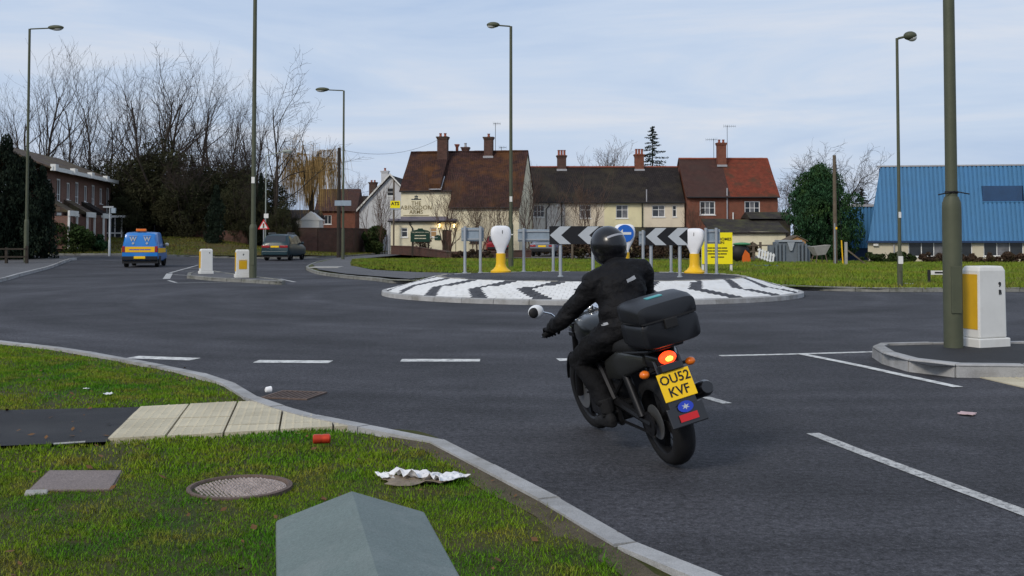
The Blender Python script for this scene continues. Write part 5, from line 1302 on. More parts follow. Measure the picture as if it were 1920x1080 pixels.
# ---- covers and litter in the near grass
def ground_covers():
    pts = [Vector(p) for p in cov_sq]; z = .118
    t = thing('square_cover', 'square reddish concrete access cover sunk in the near grass', 'cover', (0, 0, 0)); c = sum(pts, Vector((0, 0))) / 4; t.location = (c.x, c.y, 0)
    q = [p - c for p in pts]
    mb = MB(); t.location.z = -.024; mb.prism([(p.x * 1.0, p.y * 1.0) for p in q], 'z', .05, z - .004); mb.build('frame', M['iron'], t)
    mb = MB(); mb.prism([(p.x * .955, p.y * .955) for p in q], 'z', .06, z + .004); mb.build('lid', M['cover'], t, bevel=.004)
    x0, y0 = G(68, 922, .1); mb = MB(); mb.box((x0, y0, .085), (.12, .07, .04), rotm(.1, .05, .3)); o = mb.build('brick_chunk', M['concrete'], bevel=.01); setp(o, 'pale lump of concrete beside the square cover', 'rubble')
    t = thing('round_cover', 'round cast iron manhole cover with pebbled infill in the near grass', 'cover', (rc.x, rc.y, -.028))
    mb = MB(); mb.lathe([(rr_, .04), (rr_, .128), (rr_ - .022, .131), (rr_ - .03, .12), (rr_ - .03, .06)], 40); mb.build('rim', M['iron'], t, smooth=True)
    mb = MB(); mb.lathe([(rr_ - .035, .05), (rr_ - .035, .114), (.01, .116)], 36); li = mb.build('lid', M['stud'], t)
    mb = MB(); k = 0
    for i in range(-11, 12):
        for j in range(-11, 12):
            xx = i * .024 + (j % 2) * .012; yy = j * .022
            if math.hypot(xx, yy) < rr_ - .05: mb.ellip((xx + random.uniform(-.003, .003), yy, .116), (.010, .010, .008), 5, 3)
    o = mb.build('studs', M['stud'], li, fix=False); o['kind'] = 'stuff'
    # gully grate in the road
    gx_, gy_ = G(552, 742); t = thing('gully_grate', 'iron gully grate in the road by the kerb drop', 'drain', (gx_, gy_, .004), R(-14))
    mb = MB(); mb.bx(-.24, .24, -.24, -.21, -.02, .01); mb.bx(-.24, .24, .21, .24, -.02, .01); mb.bx(-.24, -.21, -.209, .209, -.02, .01); mb.bx(.21, .24, -.209, .209, -.02, .01); mb.build('frame', M['iron'], t, fix=False)
    mb = MB(); mb.bx(-.209, .209, -.209, .209, .0, .002); mb.build('shade_sheet', M['sign_black'], t)  # black sheet stands in for the shade beneath the grate bars
    for i in range(8):
        mb = MB(); xx = -.18 + i * .051; mb.bx(xx - .012, xx + .012, -.208, .208, .0025, .008); mb.build('bar', M['iron'], t)
ground_covers()
def crumple(name, label, px, py, sz, m, n=9, flat=.35, seed=1, z=None):
    rnd = random.Random(seed); x, y = G(px, py, .12); mb = MB(); vs = []; fs = []
    for j in range(n):
        for i in range(n):
            u, v = i / (n - 1) - .5, j / (n - 1) - .5
            hh = (abs(mnoise.noise((u * 3 + seed * 3.3, v * 3, seed))) + .35 * abs(mnoise.noise((u * 8 + seed, v * 8, seed)))) * flat * .5 * sz[0] + .012
            vs.append((u * sz[0] * (1 + .35 * mnoise.noise((v * 4, seed, 1))), v * sz[1] * (1 + .4 * mnoise.noise((u * 4, seed, 5))), hh))
    for j in range(n - 1):
        for i in range(n - 1): fs.append((j * n + i, j * n + i + 1, (j + 1) * n + i + 1, (j + 1) * n + i))
    mb.add(vs, fs); o = mb.build(name, m, None, fix=False); o.location = (x, y, .10 if z is None else z); o.rotation_euler = (0, 0, seed * 1.3)
    s = o.modifiers.new('solid', 'SOLIDIFY'); s.thickness = .003; setp(o, label, 'litter'); return o
crumple('plastic_scrap', 'crumpled white plastic sheet in the middle of the litter heap', 765, 889, (.22, .16), M['litter'], seed=2, flat=.8)
crumple('plastic_scrap', 'torn white plastic at the kerb side of the litter heap', 838, 893, (.24, .16), M['litter'], seed=3, flat=.55)
crumple('plastic_scrap', 'thin white plastic tatter at the cabinet side of the litter heap', 722, 890, (.16, .07), M['litter'], seed=4)
crumple('cardboard_scrap', 'soggy brown cardboard under the white plastic litter', 780, 896, (.34, .22), M['litter_b'], seed=5, flat=.3, z=.09)
crumple('paper_scrap', 'small white paper scrap in the grass above the footpath', 203, 737, (.09, .06), M['litter'], seed=6, flat=.6)
crumple('paper_scrap', 'tiny white paper fleck in the grass above the footpath', 162, 727, (.045, .04), M['litter'], seed=7, flat=.6)
crumple('paper_scrap', 'flattened pinkish paper on the road below the kerbed island', 1813, 752, (.15, .13), mat('pink_paper', (.5, .36, .36), .8), seed=8, flat=.08, z=.004)
crumple('paper_scrap', 'white wrapper lying in the rough grass by the slim lamp', 1704, 534, (.22, .16), M['litter'], seed=9, z=.14)
cx_, cy_ = G(603, 831, .12)
cn = thing('drink_can', 'crushed red and white drink can lying in the grass', 'can', (cx_, cy_, .15), .2)
mb = MB(); mb.lathe([(.024, -.06), (.033, -.052), (.033, -.01), (.029, .0), (.033, .015), (.033, .052), (.024, .06)], 14, (0, 0, 0), 'x'); mb.build('body', M['can'], cn, smooth=True)
mb = MB(); mb.lathe([(.0235, .0605), (.02, .062)], 14, (0, 0, 0), 'x'); mb.build('lid', M['alloy'], cn)
x, y = G(498, 741, .1); mb = MB(); mb.lathe([(.02, 0), (.026, .006), (.032, .05), (.029, .052), (.023, .045), (.018, .01)], 16, (0, 0, 0)); o = mb.build('paper_cup', M['litter'], None, smooth=True); o.location = (x, y, .148); o.rotation_euler = (R(90), 0, 2.2); setp(o, 'white cup lying on the kerb end beside the tactile paving', 'cup')

# ------------------------------------------------------------------ plants
HT = {}
def bare_tree_meshes(seed, H=16., r0=.22, limbs=11, upright=.6, lv=(7, 6, 4), multi=1, first=.25, spread=1.0, droop=0.):
    rnd = random.Random(seed); T_, K_ = MB(), MB()
    def grow(p, d, L_, r, lev, mb, nseg):
        pts = [p.copy()]; rad = [r]; dd = d.copy()
        for i in range(nseg):
            j = Vector((rnd.gauss(0, 1), rnd.gauss(0, 1), rnd.gauss(0, 1))) * (.10 + .05 * lev)
            dd = (dd + j + Vector((0, 0, upright * .22 - droop * lev * .12))).normalized(); pts.append(pts[-1] + dd * L_ / nseg); rad.append(max(.009, r * (1 - .8 * (i + 1) / nseg)))
        mb.tube(pts, rad, 7 if lev == 0 else (5 if lev == 1 else 3), caps=False); return pts, rad
    def at(pts, t):
        f = t * (len(pts) - 1); i = min(int(f), len(pts) - 2); return pts[i].lerp(pts[i + 1], f - i), (pts[i + 1] - pts[i]).normalized(), i
    def kids(pts, rad, lev, L_):
        if lev > len(lv): return
        n = limbs if lev == 1 else lv[lev - 2]; n = max(2, int(n * rnd.uniform(.8, 1.2)))
        for k in range(n):
            t = (first if lev == 1 else .15) + (1 - (first if lev == 1 else .15)) * (k + rnd.random()) / n; t = min(.99, t)
            p, d, i = at(pts, t); a = rnd.uniform(0, 6.283); side = Vector((math.cos(a), math.sin(a), 0)); side = (side - d * side.dot(d))
            if side.length < .1: side = Vector((1, 0, 0))
            side.normalize(); ang = rnd.uniform(.45, .95) * spread * (1.05 if lev == 1 else 1)
            nd = (d * math.cos(ang) + side * math.sin(ang)).normalized(); l2 = L_ * ((.62 - .30 * t) if lev == 1 else rnd.uniform(.34, .55)) * rnd.uniform(.8, 1.2); r2 = max(.011, rad[min(i, len(rad) - 1)] * rnd.uniform(.4, .6))
            q, rd = grow(p, nd, l2, r2, lev, T_ if lev == 1 else K_, 5 if lev == 1 else 3 if lev == 2 else 2); kids(q, rd, lev + 1, l2)
    for s in range(multi):
        d = Vector((rnd.gauss(0, .12 * (multi > 1) * 2 + .02), rnd.gauss(0, .12 * (multi > 1) * 2 + .02), 1)).normalized(); pts, rad = grow(Vector((rnd.gauss(0, .15) if multi > 1 else 0, rnd.gauss(0, .15) if multi > 1 else 0, -.3)), d, H * rnd.uniform(.8, 1.), r0, 0, T_, 8); kids(pts, rad, 1, H)
    a = T_.mesh('trunk', True, False); b = K_.mesh('crown', False, False); zs_ = sorted(v[2] for v in K_.v); HT[a.name] = zs_[int(len(zs_) * .985)]; return a, b
def put_tree(name, label, cat, meshes, loc, sc, rz, mats_, group=None, names=('trunk', 'crown')):
    t = thing(name, label, cat, loc, rz, group); t.scale = sc if isinstance(sc, tuple) else (sc, sc, sc)
    for nm, me, mm in zip(names, meshes, mats_):
        o = link(nm, me, t)
        if not me.materials: me.materials.append(mm)
    return t
def leaf_mesh(name, blobs, n, size, seed=0, squash=1., shell=.55, flatv=None, aspect=.55):
    """small leaf faces through the volume of the given clumps (c, (rx,ry,rz))"""
    r_ = np.random.default_rng(seed); vol = np.array([b[1][0] * b[1][1] * b[1][2] for b in blobs]) ** .66; pick_ = r_.choice(len(blobs), n, p=vol / vol.sum())
    cc = np.array([b[0] for b in blobs])[pick_]; rr = np.array([b[1] for b in blobs])[pick_]
    d = r_.normal(size=(n, 3)); d /= np.linalg.norm(d, axis=1)[:, None]; rad = r_.uniform(0, 1, n) ** (1 / 3) * (1 - shell) + shell * r_.uniform(.75, 1.08, n)
    c = cc + d * rr * rad[:, None]
    u = r_.normal(size=(n, 3)); u /= np.linalg.norm(u, axis=1)[:, None]; w = np.cross(u, r_.normal(size=(n, 3))); w /= np.linalg.norm(w, axis=1)[:, None]
    s = size * r_.uniform(.55, 1.35, n)[:, None]
    if flatv is not None: u = u * .5 + np.array(flatv); u /= np.linalg.norm(u, axis=1)[:, None]
    v = np.stack([c - u * s, c + w * s * aspect, c + u * s, c - w * s * aspect], 1)
    me = bpy.data.meshes.new(name); me.vertices.add(n * 4); me.vertices.foreach_set('co', v.ravel()); me.loops.add(n * 4); me.loops.foreach_set('vertex_index', np.arange(n * 4, dtype=np.int32)); me.polygons.add(n); me.polygons.foreach_set('loop_start', np.arange(0, n * 4, 4, dtype=np.int32)); me.update(); me.validate(); return me
def blobs_in(seed, n, env, rmin, rmax):
    """clumps spread inside an ellipsoid envelope (c, r)"""
    r_ = random.Random(seed); out = []; c, R_ = env
    for _ in range(n):
        while True:
            p = Vector((r_.uniform(-1, 1), r_.uniform(-1, 1), r_.uniform(-1, 1)))
            if .25 < p.length < 1: break
        k = r_.uniform(rmin, rmax); out.append(((c[0] + p.x * R_[0] * .85, c[1] + p.y * R_[1] * .85, c[2] + p.z * R_[2] * .85), (k, k, k * .8)))
    return out
def stems(h, n, r, seed, sp=.3):
    rnd = random.Random(seed); mb = MB()
    for i in range(n):
        a = rnd.uniform(0, 6.28); e_ = Vector((math.cos(a) * sp * h, math.sin(a) * sp * h, h * rnd.uniform(.7, 1))); mb.tube([(0, 0, -.2), e_ * .5 + Vector((rnd.gauss(0, .1), rnd.gauss(0, .1), .1)), e_], [r, r * .7, r * .2], 6, caps=False)
    return mb.mesh('stems', True, False)
# tall bare trees behind the maisonettes
tall = [bare_tree_meshes(11, 18, .30, 12, .75, (7, 5, 4), spread=.8), bare_tree_meshes(12, 18, .26, 13, .9, (7, 5, 4), spread=.7), bare_tree_meshes(13, 17, .34, 10, .55, (8, 6, 4), spread=.95)]
spots = [(8, 96, 165, 1), (62, 104, 150, 2), (98, 98, 95, 0), (130, 92, 108, 1), (172, 100, 100, 1), (205, 94, 135, 1), (243, 101, 120, 0), (288, 94, 92, 2), (330, 99, 110, 0), (374, 92, 105, 1), (398, 98, 150, 2), (430, 96, 150, 1), (455, 90, 185, 0), (478, 99, 172, 1), (30, 90, 190, 1), (265, 107, 125, 1), (312, 104, 135, 0)]
GT = 'tall bare trees behind the maisonettes and thicket'
for i, (px, Y, top, k) in enumerate(spots):
    Z = P(px, top, Y)[2] - 1.0; x = P(px, 400, Y)[0]; sc = Z / HT[tall[k][0].name]
    put_tree('bare_tree', ('upright', 'slender upright', 'broad crowned')[k] + ' tall bare tree ' + ('rising behind the yew clump' if px < 110 else 'rising behind the maisonette roof' if px < 220 else 'rising out of the dark thicket behind the blue van' if px < 360 else 'rising behind the columnar yew and island lamp'), 'tree', tall[k], (x, Y, 1.0), (sc * random.uniform(.85, 1.05), sc * random.uniform(.85, 1.05), sc), random.uniform(0, 6), (M['bark'], M['twig']), GT)
t_ = bare_tree_meshes(31, 15, .2, 8, .3, (6, 5, 4), multi=2, spread=1.0)
put_tree('bare_tree', 'bare forked tree with spiky leader above the people carrier', 'tree', t_, (P(520, 0, 88)[0], 88, .9), (P(0, 120, 88)[2] - .9) / HT[t_[0].name], 1.2, (M['bark'], M['twig']))
t_ = bare_tree_meshes(32, 10, .16, 12, .5, (8, 6, 4), multi=3, spread=.9)
t2_ = bare_tree_meshes(33, 10, .2, 16, .35, (8, 6, 4), multi=3, spread=1.15, first=.3)
put_tree('bare_tree', 'spreading bare tree behind the round green conifer', 'tree', t2_, (P(1550, 0, 100)[0], 100, 0), (P(0, 285, 100)[2]) / HT[t2_[0].name], .5, (M['bark'], M['twig']))
put_tree('bare_tree', 'lower bare tree showing between the red brick roof and conifer', 'tree', t_, (P(1490, 0, 106)[0], 106, 0), (P(0, 330, 106)[2]) / HT[t_[0].name], 2.5, (M['bark'], M['twig_red']))
put_tree('bare_tree', 'small bare tree top showing above the dark terrace roof', 'tree', t_, (P(1165, 0, 118)[0], 118, 0), (P(0, 272, 118)[2]) / HT[t_[0].name], 4.0, (M['bark'], M['twig_red']))
put_tree('bare_tree', 'thin bare tree beside the white gabled house', 'tree', t_, (P(680, 0, 128)[0], 128, 0), (P(0, 335, 128)[2]) / HT[t_[0].name], 4.0, (M['bark'], M['twig_red']))
# willow
def willow():
    rnd = random.Random(4); Y = 93; x = P(585, 0, Y)[0]; t = thing('willow_tree', 'golden weeping willow with hanging twigs beside the telegraph pole', 'tree', (x, Y, .4)); H = P(0, 240, Y)[2] - .4
    tr = MB(); tw = MB(); tr.tube([(0, 0, -.3), (.1, 0, H * .35), (-.1, .1, H * .6)], [.3, .22, .14], 8)
    for i in range(26):
        a = rnd.uniform(0, 6.28); L_ = rnd.uniform(.8, 2.6); top = H * rnd.uniform(.62, .98); e_ = Vector((math.cos(a) * L_, math.sin(a) * L_, top)); s0 = Vector((0, 0, H * rnd.uniform(.3, .58))); mid = (s0 + e_) / 2 + Vector((0, 0, H * .1)); tr.tube([s0, mid, e_], [.09, .05, .02], 5, caps=False)
        for k in range(34):
            b = mid.lerp(e_, rnd.uniform(.2, 1)) + Vector((rnd.gauss(0, .25), rnd.gauss(0, .25), 0)); dr_ = rnd.uniform(1.2, 4.2); o_ = Vector((rnd.gauss(0, .25), rnd.gauss(0, .25), 0)) + Vector((math.cos(a), math.sin(a), 0)) * rnd.uniform(.1, .7)
            tw.tube([b, b + o_ * .6 + Vector((0, 0, .1)), b + o_ - Vector((0, 0, dr_ * .5)), b + o_ * 1.1 - Vector((0, 0, dr_))], [.014, .013, .012, .01], 3, caps=False)
    tr.build('trunk', M['bark'], t, fix=False); tw.build('crown', M['willow'], t, fix=False)
willow()
# dark thicket of evergreens and twiggy shrubs
th_bl = blobs_in(3, 46, ((0, 0, 4.2), (3.4, 3.2, 4.4)), .7, 1.35); th_l = [leaf_mesh('foliage', th_bl, 17000, .115, 3, aspect=.35), leaf_mesh('foliage', blobs_in(8, 46, ((0, 0, 4.0), (3.6, 3.2, 4.3)), .6, 1.3), 17000, .11, 4, aspect=.35)]
th_s = stems(7, 9, .16, 5, .35); th_t = bare_tree_meshes(41, 9, .12, 9, .6, (7, 5, 3), multi=4, spread=.9)
for i, (px, Y, top, k, w) in enumerate([(228, 90, 300, 0, 1.1), (275, 88, 262, 1, 1.1), (322, 86, 250, 0, 1.2), (372, 88, 285, 1, 1.1), (420, 87, 300, 0, 1.0), (466, 88, 300, 1, .95), (182, 93, 285, 1, 1.1), (510, 90, 320, 0, .9), (300, 94, 280, 0, 1.2), (440, 93, 290, 1, 1.1), (478, 82.5, 355, 1, .75), (528, 82, 372, 0, .7), (556, 83, 400, 1, .5), (350, 84, 320, 1, 1.0), (450, 84, 330, 0, .8), (250, 84, 350, 0, .9)]):
    Z = P(px, top, Y)[2] - .9; s_ = Z / 8.6; t = thing('evergreen_shrub', (('tall ' if top < 290 else 'lower ') + 'dense brown green overgrown shrub ' + ('behind the maisonette end' if px < 240 else 'in the thicket behind the blue van' if px < 345 else 'around the columnar yew' if px < 435 else 'behind the people carrier')), 'shrub', (P(px, 0, Y)[0], Y, .9), i * 1.1, 'overgrown shrubs of the dark thicket'); t.scale = (s_ * w, s_ * w, s_)
    for nm, me, mm in (('foliage', th_l[k], M['thicket']), ('stems', th_s, M['bark']), ('twigs', th_t[1], M['twig']), ('branches', th_t[0], M['bark'])):
        if nm in ('twigs', 'branches') and k == 0: continue
        o = link(nm, me, t)
        if not me.materials: me.materials.append(mm)
# yews and columns
def cone_blobs(seed, H, Rr, n, r0, r1, top=.15, base=.04):
    r_ = random.Random(seed); out = []
    for i in range(n):
        f = base + (1 - base) * ((i + r_.random()) / n); w = Rr * (min(1, (1 - f) / .55) ** .75) * (.75 + .25 * min(1, f / .15)); a = r_.uniform(0, 6.28); q = math.sqrt(r_.random()); k = r_.uniform(r0, r1) * (.55 + .45 * w / Rr)
        out.append(((math.cos(a) * w * q * .85, math.sin(a) * w * q * .85, f * H), (k, k, k * 1.35)))
    return out
yw = [leaf_mesh('foliage', cone_blobs(5, 7, 1.5, 60, .35, .7), 12000, .10, 6, flatv=(0, 0, .8)), leaf_mesh('foliage', cone_blobs(6, 7, 1.9, 70, .4, .75), 12000, .11, 7, flatv=(0, 0, .8))]
yt = stems(5, 4, .14, 9, .05)
def yew(label, px, Y, top, z0, w, k, grp=None, nm='yew_tree'):
    H = P(px, top, Y)[2] - z0; t = thing(nm, label, 'tree', (P(px, 0, Y)[0], Y, z0), px * .1, grp); s_ = H / 7; t.scale = (s_ * w, s_ * w, s_)
    for n_, me, mm in (('foliage', yw[k], M['yew']), ('trunk', yt, M['bark'])):
        o = link(n_, me, t)
        if not me.materials: me.materials.append(mm)
for px, Y, top, w, k in ((-28, 58, 262, .95, 1), (20, 58.5, 262, .9, 0), (58, 59, 300, 1.0, 1), (86, 59.5, 318, .8, 0)): yew(('tall' if top < 280 else 'shorter') + ' black green yew in the clump hiding the near end of the maisonettes', px, Y, top, .15, w, k, 'yews beside the far-left footway')
yew('dark columnar yew in front of the thicket behind the bollards', 409, 80, 352, .4, .85, 0)
yew('slim dark conifer behind the lamp post near the people carrier', 492, 83, 330, .6, .5, 0)
# round conifer on the right
H = P(0, 318, 68)[2] + .2
cf = thing('round_conifer', 'large egg shaped green conifer left of the blue warehouse', 'tree', (P(1536, 0, 68)[0], 68, -.2)); cbl = []
r_ = random.Random(9)
for i in range(190):
    f = (i + r_.random()) / 190; w = 2.3 * (math.sin(math.pi * min(1, f * .86 + .13)) ** .7); a = r_.uniform(0, 6.28); q = r_.uniform(.1, 1) ** .6; k = r_.uniform(.3, .62); cbl.append(((math.cos(a) * w * q, math.sin(a) * w * q, .3 + f * (H - .5)), (k, k, k * 1.2)))
link('foliage', leaf_mesh('foliage', cbl, 46000, .085, 5, flatv=(0, 0, .6)), cf, M['conifer']); link('trunk', stems(H * .7, 3, .18, 3, .03), cf, M['bark'])
# spruce behind the terrace
def spruce(label, px, Y, top, Rr, seed=1, n=70, lo=.3):
    H = P(px, top, Y)[2]; rnd = random.Random(seed); t = thing('spruce_tree', label, 'tree', (P(px, 0, Y)[0], Y, 0)); tr = MB(); tr.tube([(0, 0, -.3), (0, 0, H)], [.2, .02], 7); bl = []
    for i in range(n):
        f = lo + (1 - lo) * i / n; L_ = Rr * (1 - f) / (1 - lo) * rnd.uniform(.6, 1.2) + .12; a = i * 2.4 + rnd.uniform(-.4, .4); e_ = Vector((math.cos(a) * L_, math.sin(a) * L_, f * H + L_ * rnd.uniform(-.2, .12))); s0 = Vector((0, 0, f * H)); tr.tube([s0, s0.lerp(e_, .5) - Vector((0, 0, .08)), e_], [.03, .02, .008], 4, caps=False)
        for q in range(5): p = s0.lerp(e_, .25 + .19 * q) - Vector((0, 0, .05)); k = .13 + .1 * L_ * .5; bl.append((tuple(p), (k, k, k * .5)))
    tr.build('trunk', M['bark'], t, fix=False); link('foliage', leaf_mesh('foliage', bl, 7000, .085, seed), t, M['yew'])
spruce('ragged dark spruce top rising behind the dark terrace roof', 1222, 112, 236, 3.7, 1, 90, .35)
spruce('dark conifer in the distance left of the blue warehouse', 1612, 120, 352, 2.2, 2, 60, .1)
# hedges and scrub
def bush(name, label, cat, x, y, z0, rx, ry, h, n, leaf, m, seed, grp=None, twig=True):
    t = thing(name, label, cat, (x, y, z0), 0, grp); bl = blobs_in(seed, max(10, int(rx * 14)), ((0, 0, h * .5), (rx, ry, h * .52)), h * .16, h * .34); link('foliage', leaf_mesh('foliage', bl, n, leaf, seed), t, m); link('stems', stems(h * .9, 6, .03, seed, .4), t, M['bark']); return t
bush('hedge', 'clipped dark green hedge in front of the maisonettes', 'hedge', -28.6, 68.6, .35, 1.9, .8, 2.1, 9000, .085, M['hedge'], 21)
bush('garden_shrub', 'small bright green shrub beside the glazed porch', 'shrub', P(190, 0, 72)[0], 72, .5, .8, .6, 1.2, 2200, .08, M['conifer'], 22)
for i, (px, Y, w, h) in enumerate([(1075, 66, 1.6, 1.3), (1130, 65.5, 1.7, 1.35), (1185, 66, 1.7, 1.5), (1240, 65, 1.7, 1.4), (1290, 66, 1.5, 1.5), (1395, 66, 1.2, 1.0)]):
    bush('bramble_scrub', 'tangled brown bramble scrub ' + ('behind the rail barrier posts', 'behind the motorcyclist helmet', 'behind the blue arrow bollard', 'behind the chevron board by the plain bollard', 'beside the yellow board', 'between the yellow board and grey enclosure')[i], 'scrub', P(px, 0, Y)[0], Y, .1, w, .9, h * 1.05, 3600, .075, M['scrub'], 30 + i, 'bramble scrub along the yard edge')
for i in range(9):
    px = 1628 + i * 36; Y = 57.5; green = i < 3
    bush('low_hedge', ('low green leafy hedge plant before the warehouse wall' if green else 'low brown leafless hedge plant before the warehouse windows'), 'hedge', P(px, 0, Y)[0], Y, .0, .75, .5, .68 + .14 * (i % 3 == 1), 2200, .06, M['hedge'] if green else M['scrub'], 50 + i, 'low hedge plants before the warehouse')
bush('bramble_scrub', 'dark green creeper smothering the side road wall', 'scrub', -12.0, 93, .1, .8, 3.5, 2.6, 6000, .10, M['hedge'], 71)
shrub = bare_tree_meshes(51, 5, .05, 8, .8, (6, 4), multi=6, spread=.75, first=.2)
for i, (px, Y, H, rz, lb) in enumerate([(838, 79.5, 5.2, 0, 'thin bare sapling stems by the pub door lamps'), (895, 79.5, 4.2, 2, 'bare climbing shrub against the pub wall behind the small sign back'), (940, 79, 4.6, 4, 'bare shrub stems against the pub wall behind the white bollard'), (992, 78.5, 5.6, 1, 'tall bare shrub at the gable corner of the pub'), (1102, 88, 5.4, 3, 'knobbly bare fruit tree before the pink cream cottage'), (717, 92, 5.0, 5, 'bare shrub in front of the white gabled house'), (1300, 86, 3.6, 2.2, 'bare briar over the mossy outbuilding roof')]):
    put_tree('bare_shrub', lb, 'shrub', shrub, (P(px, 0, Y)[0], Y, .1), (H / 5 * .9, H / 5 * .9, H / 5), rz, (M['twig_red'], M['twig_red']), names=('stems', 'twigs'))
bush('bramble_scrub', 'reddish brown shrub at the corner of the low pub wall', 'scrub', -6.6, 79.5, .1, .8, .6, 1.5, 1800, .06, M['scrub'], 72)
bush('bramble_scrub', 'brown dead undergrowth along the foot of the low pub wall', 'scrub', -2.4, 66.6, .1, 1.8, .4, .6, 2600, .06, M['scrub'], 73)
bush('bramble_scrub', 'brown undergrowth behind the parked silver saloon', 'scrub', P(1010, 0, 76)[0], 77, .1, 1.6, .7, .9, 2400, .06, M['scrub'], 74)

# ------------------------------------------------------------------ yard clutter on the right
def rail_fence(label, Y, pxs, h, rails, m=None, z0=.1, cat='fence', nm='post_fence'):
    t = thing(nm, label, cat, (P(pxs[0], 0, Y)[0], Y, z0)); x0 = t.location.x
    for px in pxs:
        mb = MB(); x = P(px, 0, Y)[0] - x0; hh = h * random.uniform(.9, 1.08); mb.bx(x - .06, x + .06, -.06, .06, -.3, hh); mb.build('post', m or M['wood'], t)
    xe = P(pxs[-1], 0, Y)[0] - x0
    for z in rails:
        mb = MB(); mb.bx(0, xe, -.085, -.061, z, z + .08); mb.build('rail', m or M['wood'], t)
rail_fence('weathered post fence beside the outbuilding behind the yellow board', 60, (1392, 1409, 1422, 1447), 1.05, (.55, .9))
rail_fence('thin rail barrier on the yard edge behind the chevron board', 64, (1072, 1110, 1160), 1.25, (1.12,))
rail_fence('concrete post with slanting strut by the weathered pole', 53, (1581,), 1.2, (), M['concrete'])
t = bpy.context.scene.objects[-1] if False else None
mb = MB(); xx = P(1583, 0, 53)[0]; mb.box((xx + .55, 53, .45), (1.5, .07, .07), rotm(0, R(38), 0)); o = mb.build('fence_strut', M['wood']); setp(o, 'slanting timber strut leaning on the concrete post', 'timber')
rail_fence('dark timber rail fence under the yews on the far left', 54, (-60, -20, 20, 58), .95, (.35, .75), M['wood_dark'], .12)
def transformer():
    Y = 58; x = P(1475, 0, Y)[0]; t = thing('transformer_unit', 'grey electrical enclosure with finned sides standing in the yard', 'enclosure', (x, Y, .05)); 
    mb = MB(); mb.bx(-.75, .75, -.35, .5, 0, 1.2); mb.build('tank', M['transformer'], t, bevel=.02)
    for i in range(-4, 5):
        if abs(i) < 2: continue
        mb = MB(); mb.bx(i * .2 - .05, i * .2 + .05, -.5, -.351, .05, 1.1); mb.build('fin', M['transformer'], t)
    mb = MB(); mb.bx(-.65, .6, -.45, .5, 1.2, 1.3); mb.build('cap', M['galv'], t); mb = MB(); mb.prism([(-.2, 1.18), (.2, 1.18), (.06, .72), (-.06, .72)], 'y', -.47, -.36); mb.build('chute', M['galv'], t)
    for s_ in (-1, 1):
        mb = MB(); mb.bx(s_ * .98 - .12, s_ * .98 + .12, -.2, .3, 0, 1.0); mb.build('side_panel', M['transformer'], t)
transformer()
def shed():
    Y = 66; x = P(1490, 0, Y)[0]; zb = P(0, 466, Y)[2]; t = thing('garden_shed', 'small timber shed gable showing behind the grey enclosure', 'shed', (x, Y, 0)); ze = P(0, 452, Y)[2]; zr = P(0, 443, Y)[2]
    n = 9
    for i in range(n):
        z = i * ze / n; mb = MB(); mb.bx(-.55, .55, 0, .03, z, z + ze / n - .012); mb.build('board', M['wood_warm'], t)
    mb = MB(); mb.prism([(-.55, ze), (.55, ze), (0, zr - .03)], 'y', .0, .03); mb.build('gable', M['wood_warm'], t)
    mb = MB(); mb.prism([(-.68, ze - .03), (0, zr), (.68, ze - .03), (.68, ze + .02), (0, zr + .06), (-.68, ze + .02)], 'y', -.08, 1.6); mb.build('roof', M['wood'], t); mb = MB(); mb.bx(-.54, .54, .031, 1.5, 0, ze); mb.build('body', M['wood'], t)
shed()
def clutter():
    Y = 56; x = P(1530, 0, Y)[0]
    t = thing('cement_barrow', 'rusty barrow with pale tilted tray beside the weathered pole', 'barrow', (x, Y, .05), .3)
    mb = MB(); mb.add([(-.5, -.3, .95), (.55, -.3, 1.05), (.55, .3, 1.05), (-.5, .3, .95), (-.2, -.2, .5), (.3, -.2, .55), (.3, .2, .55), (-.2, .2, .5)], [(0, 1, 5, 4), (1, 2, 6, 5), (2, 3, 7, 6), (3, 0, 4, 7), (4, 5, 6, 7)]); mb.build('tray', M['concrete'], t)
    for a, b in (((-.2, -.18, .5), (-.35, -.25, -.05)), ((.3, -.18, .55), (.4, -.25, -.05)), ((-.2, .18, .5), (-.35, .25, -.05)), ((.3, .18, .55), (.4, .25, -.05))):
        mb = MB(); mb.tube([a, b], .03, 6); mb.build('leg', M['iron'], t)
    x = P(1431, 0, 57)[0]; t = thing('broken_pallet', 'white slatted pallet leaning beside the grey enclosure', 'pallet', (x, 57, .25), .0); t.rotation_euler = (R(-25), R(20), .2)
    for i in range(6):
        mb = MB(); mb.bx(-.45 + i * .17, -.36 + i * .17, -.02, .02, 0, .6); mb.build('slat', M['white_paint'], t)
    for z in (.08, .48):
        mb = MB(); mb.bx(-.5, .55, .021, .06, z, z + .07); mb.build('bearer', M['white_paint'], t)
    crumple('blue_tarp', 'blue tarpaulin crumpled on the grass by the fence', 1438, 500, (1.3, .7), M['tarp'], seed=11, flat=.25, z=.12)
    crumple('blue_tarp', 'small blue sheet lying under the yellow board edge', 1392, 498, (1.2, .6), M['tarp'], seed=12, flat=.15, z=.12)
    x = P(1384, 0, 58)[0]; t = thing('covered_bike', 'black and orange covered machine beside the yellow board', 'machine', (x, 58, .1)); mb = MB(); mb.ellip((0, 0, .55), (.55, .4, .5), 12, 8); mb.build('cover', M['black_trim'], t, smooth=True); mb = MB(); mb.prism([(.0, 0), (.5, 0), (.42, .5), (.2, .72), (.05, .4)], 'y', -.42, -.36); mb.build('orange_cover', M['orange_cloth'], t, smooth=True); mb = MB(); mb.ellip((.1, 0, 1.02), (.5, .4, .1), 12, 6); mb.build('green_cover', M['green_cloth'], t, smooth=True)
clutter()
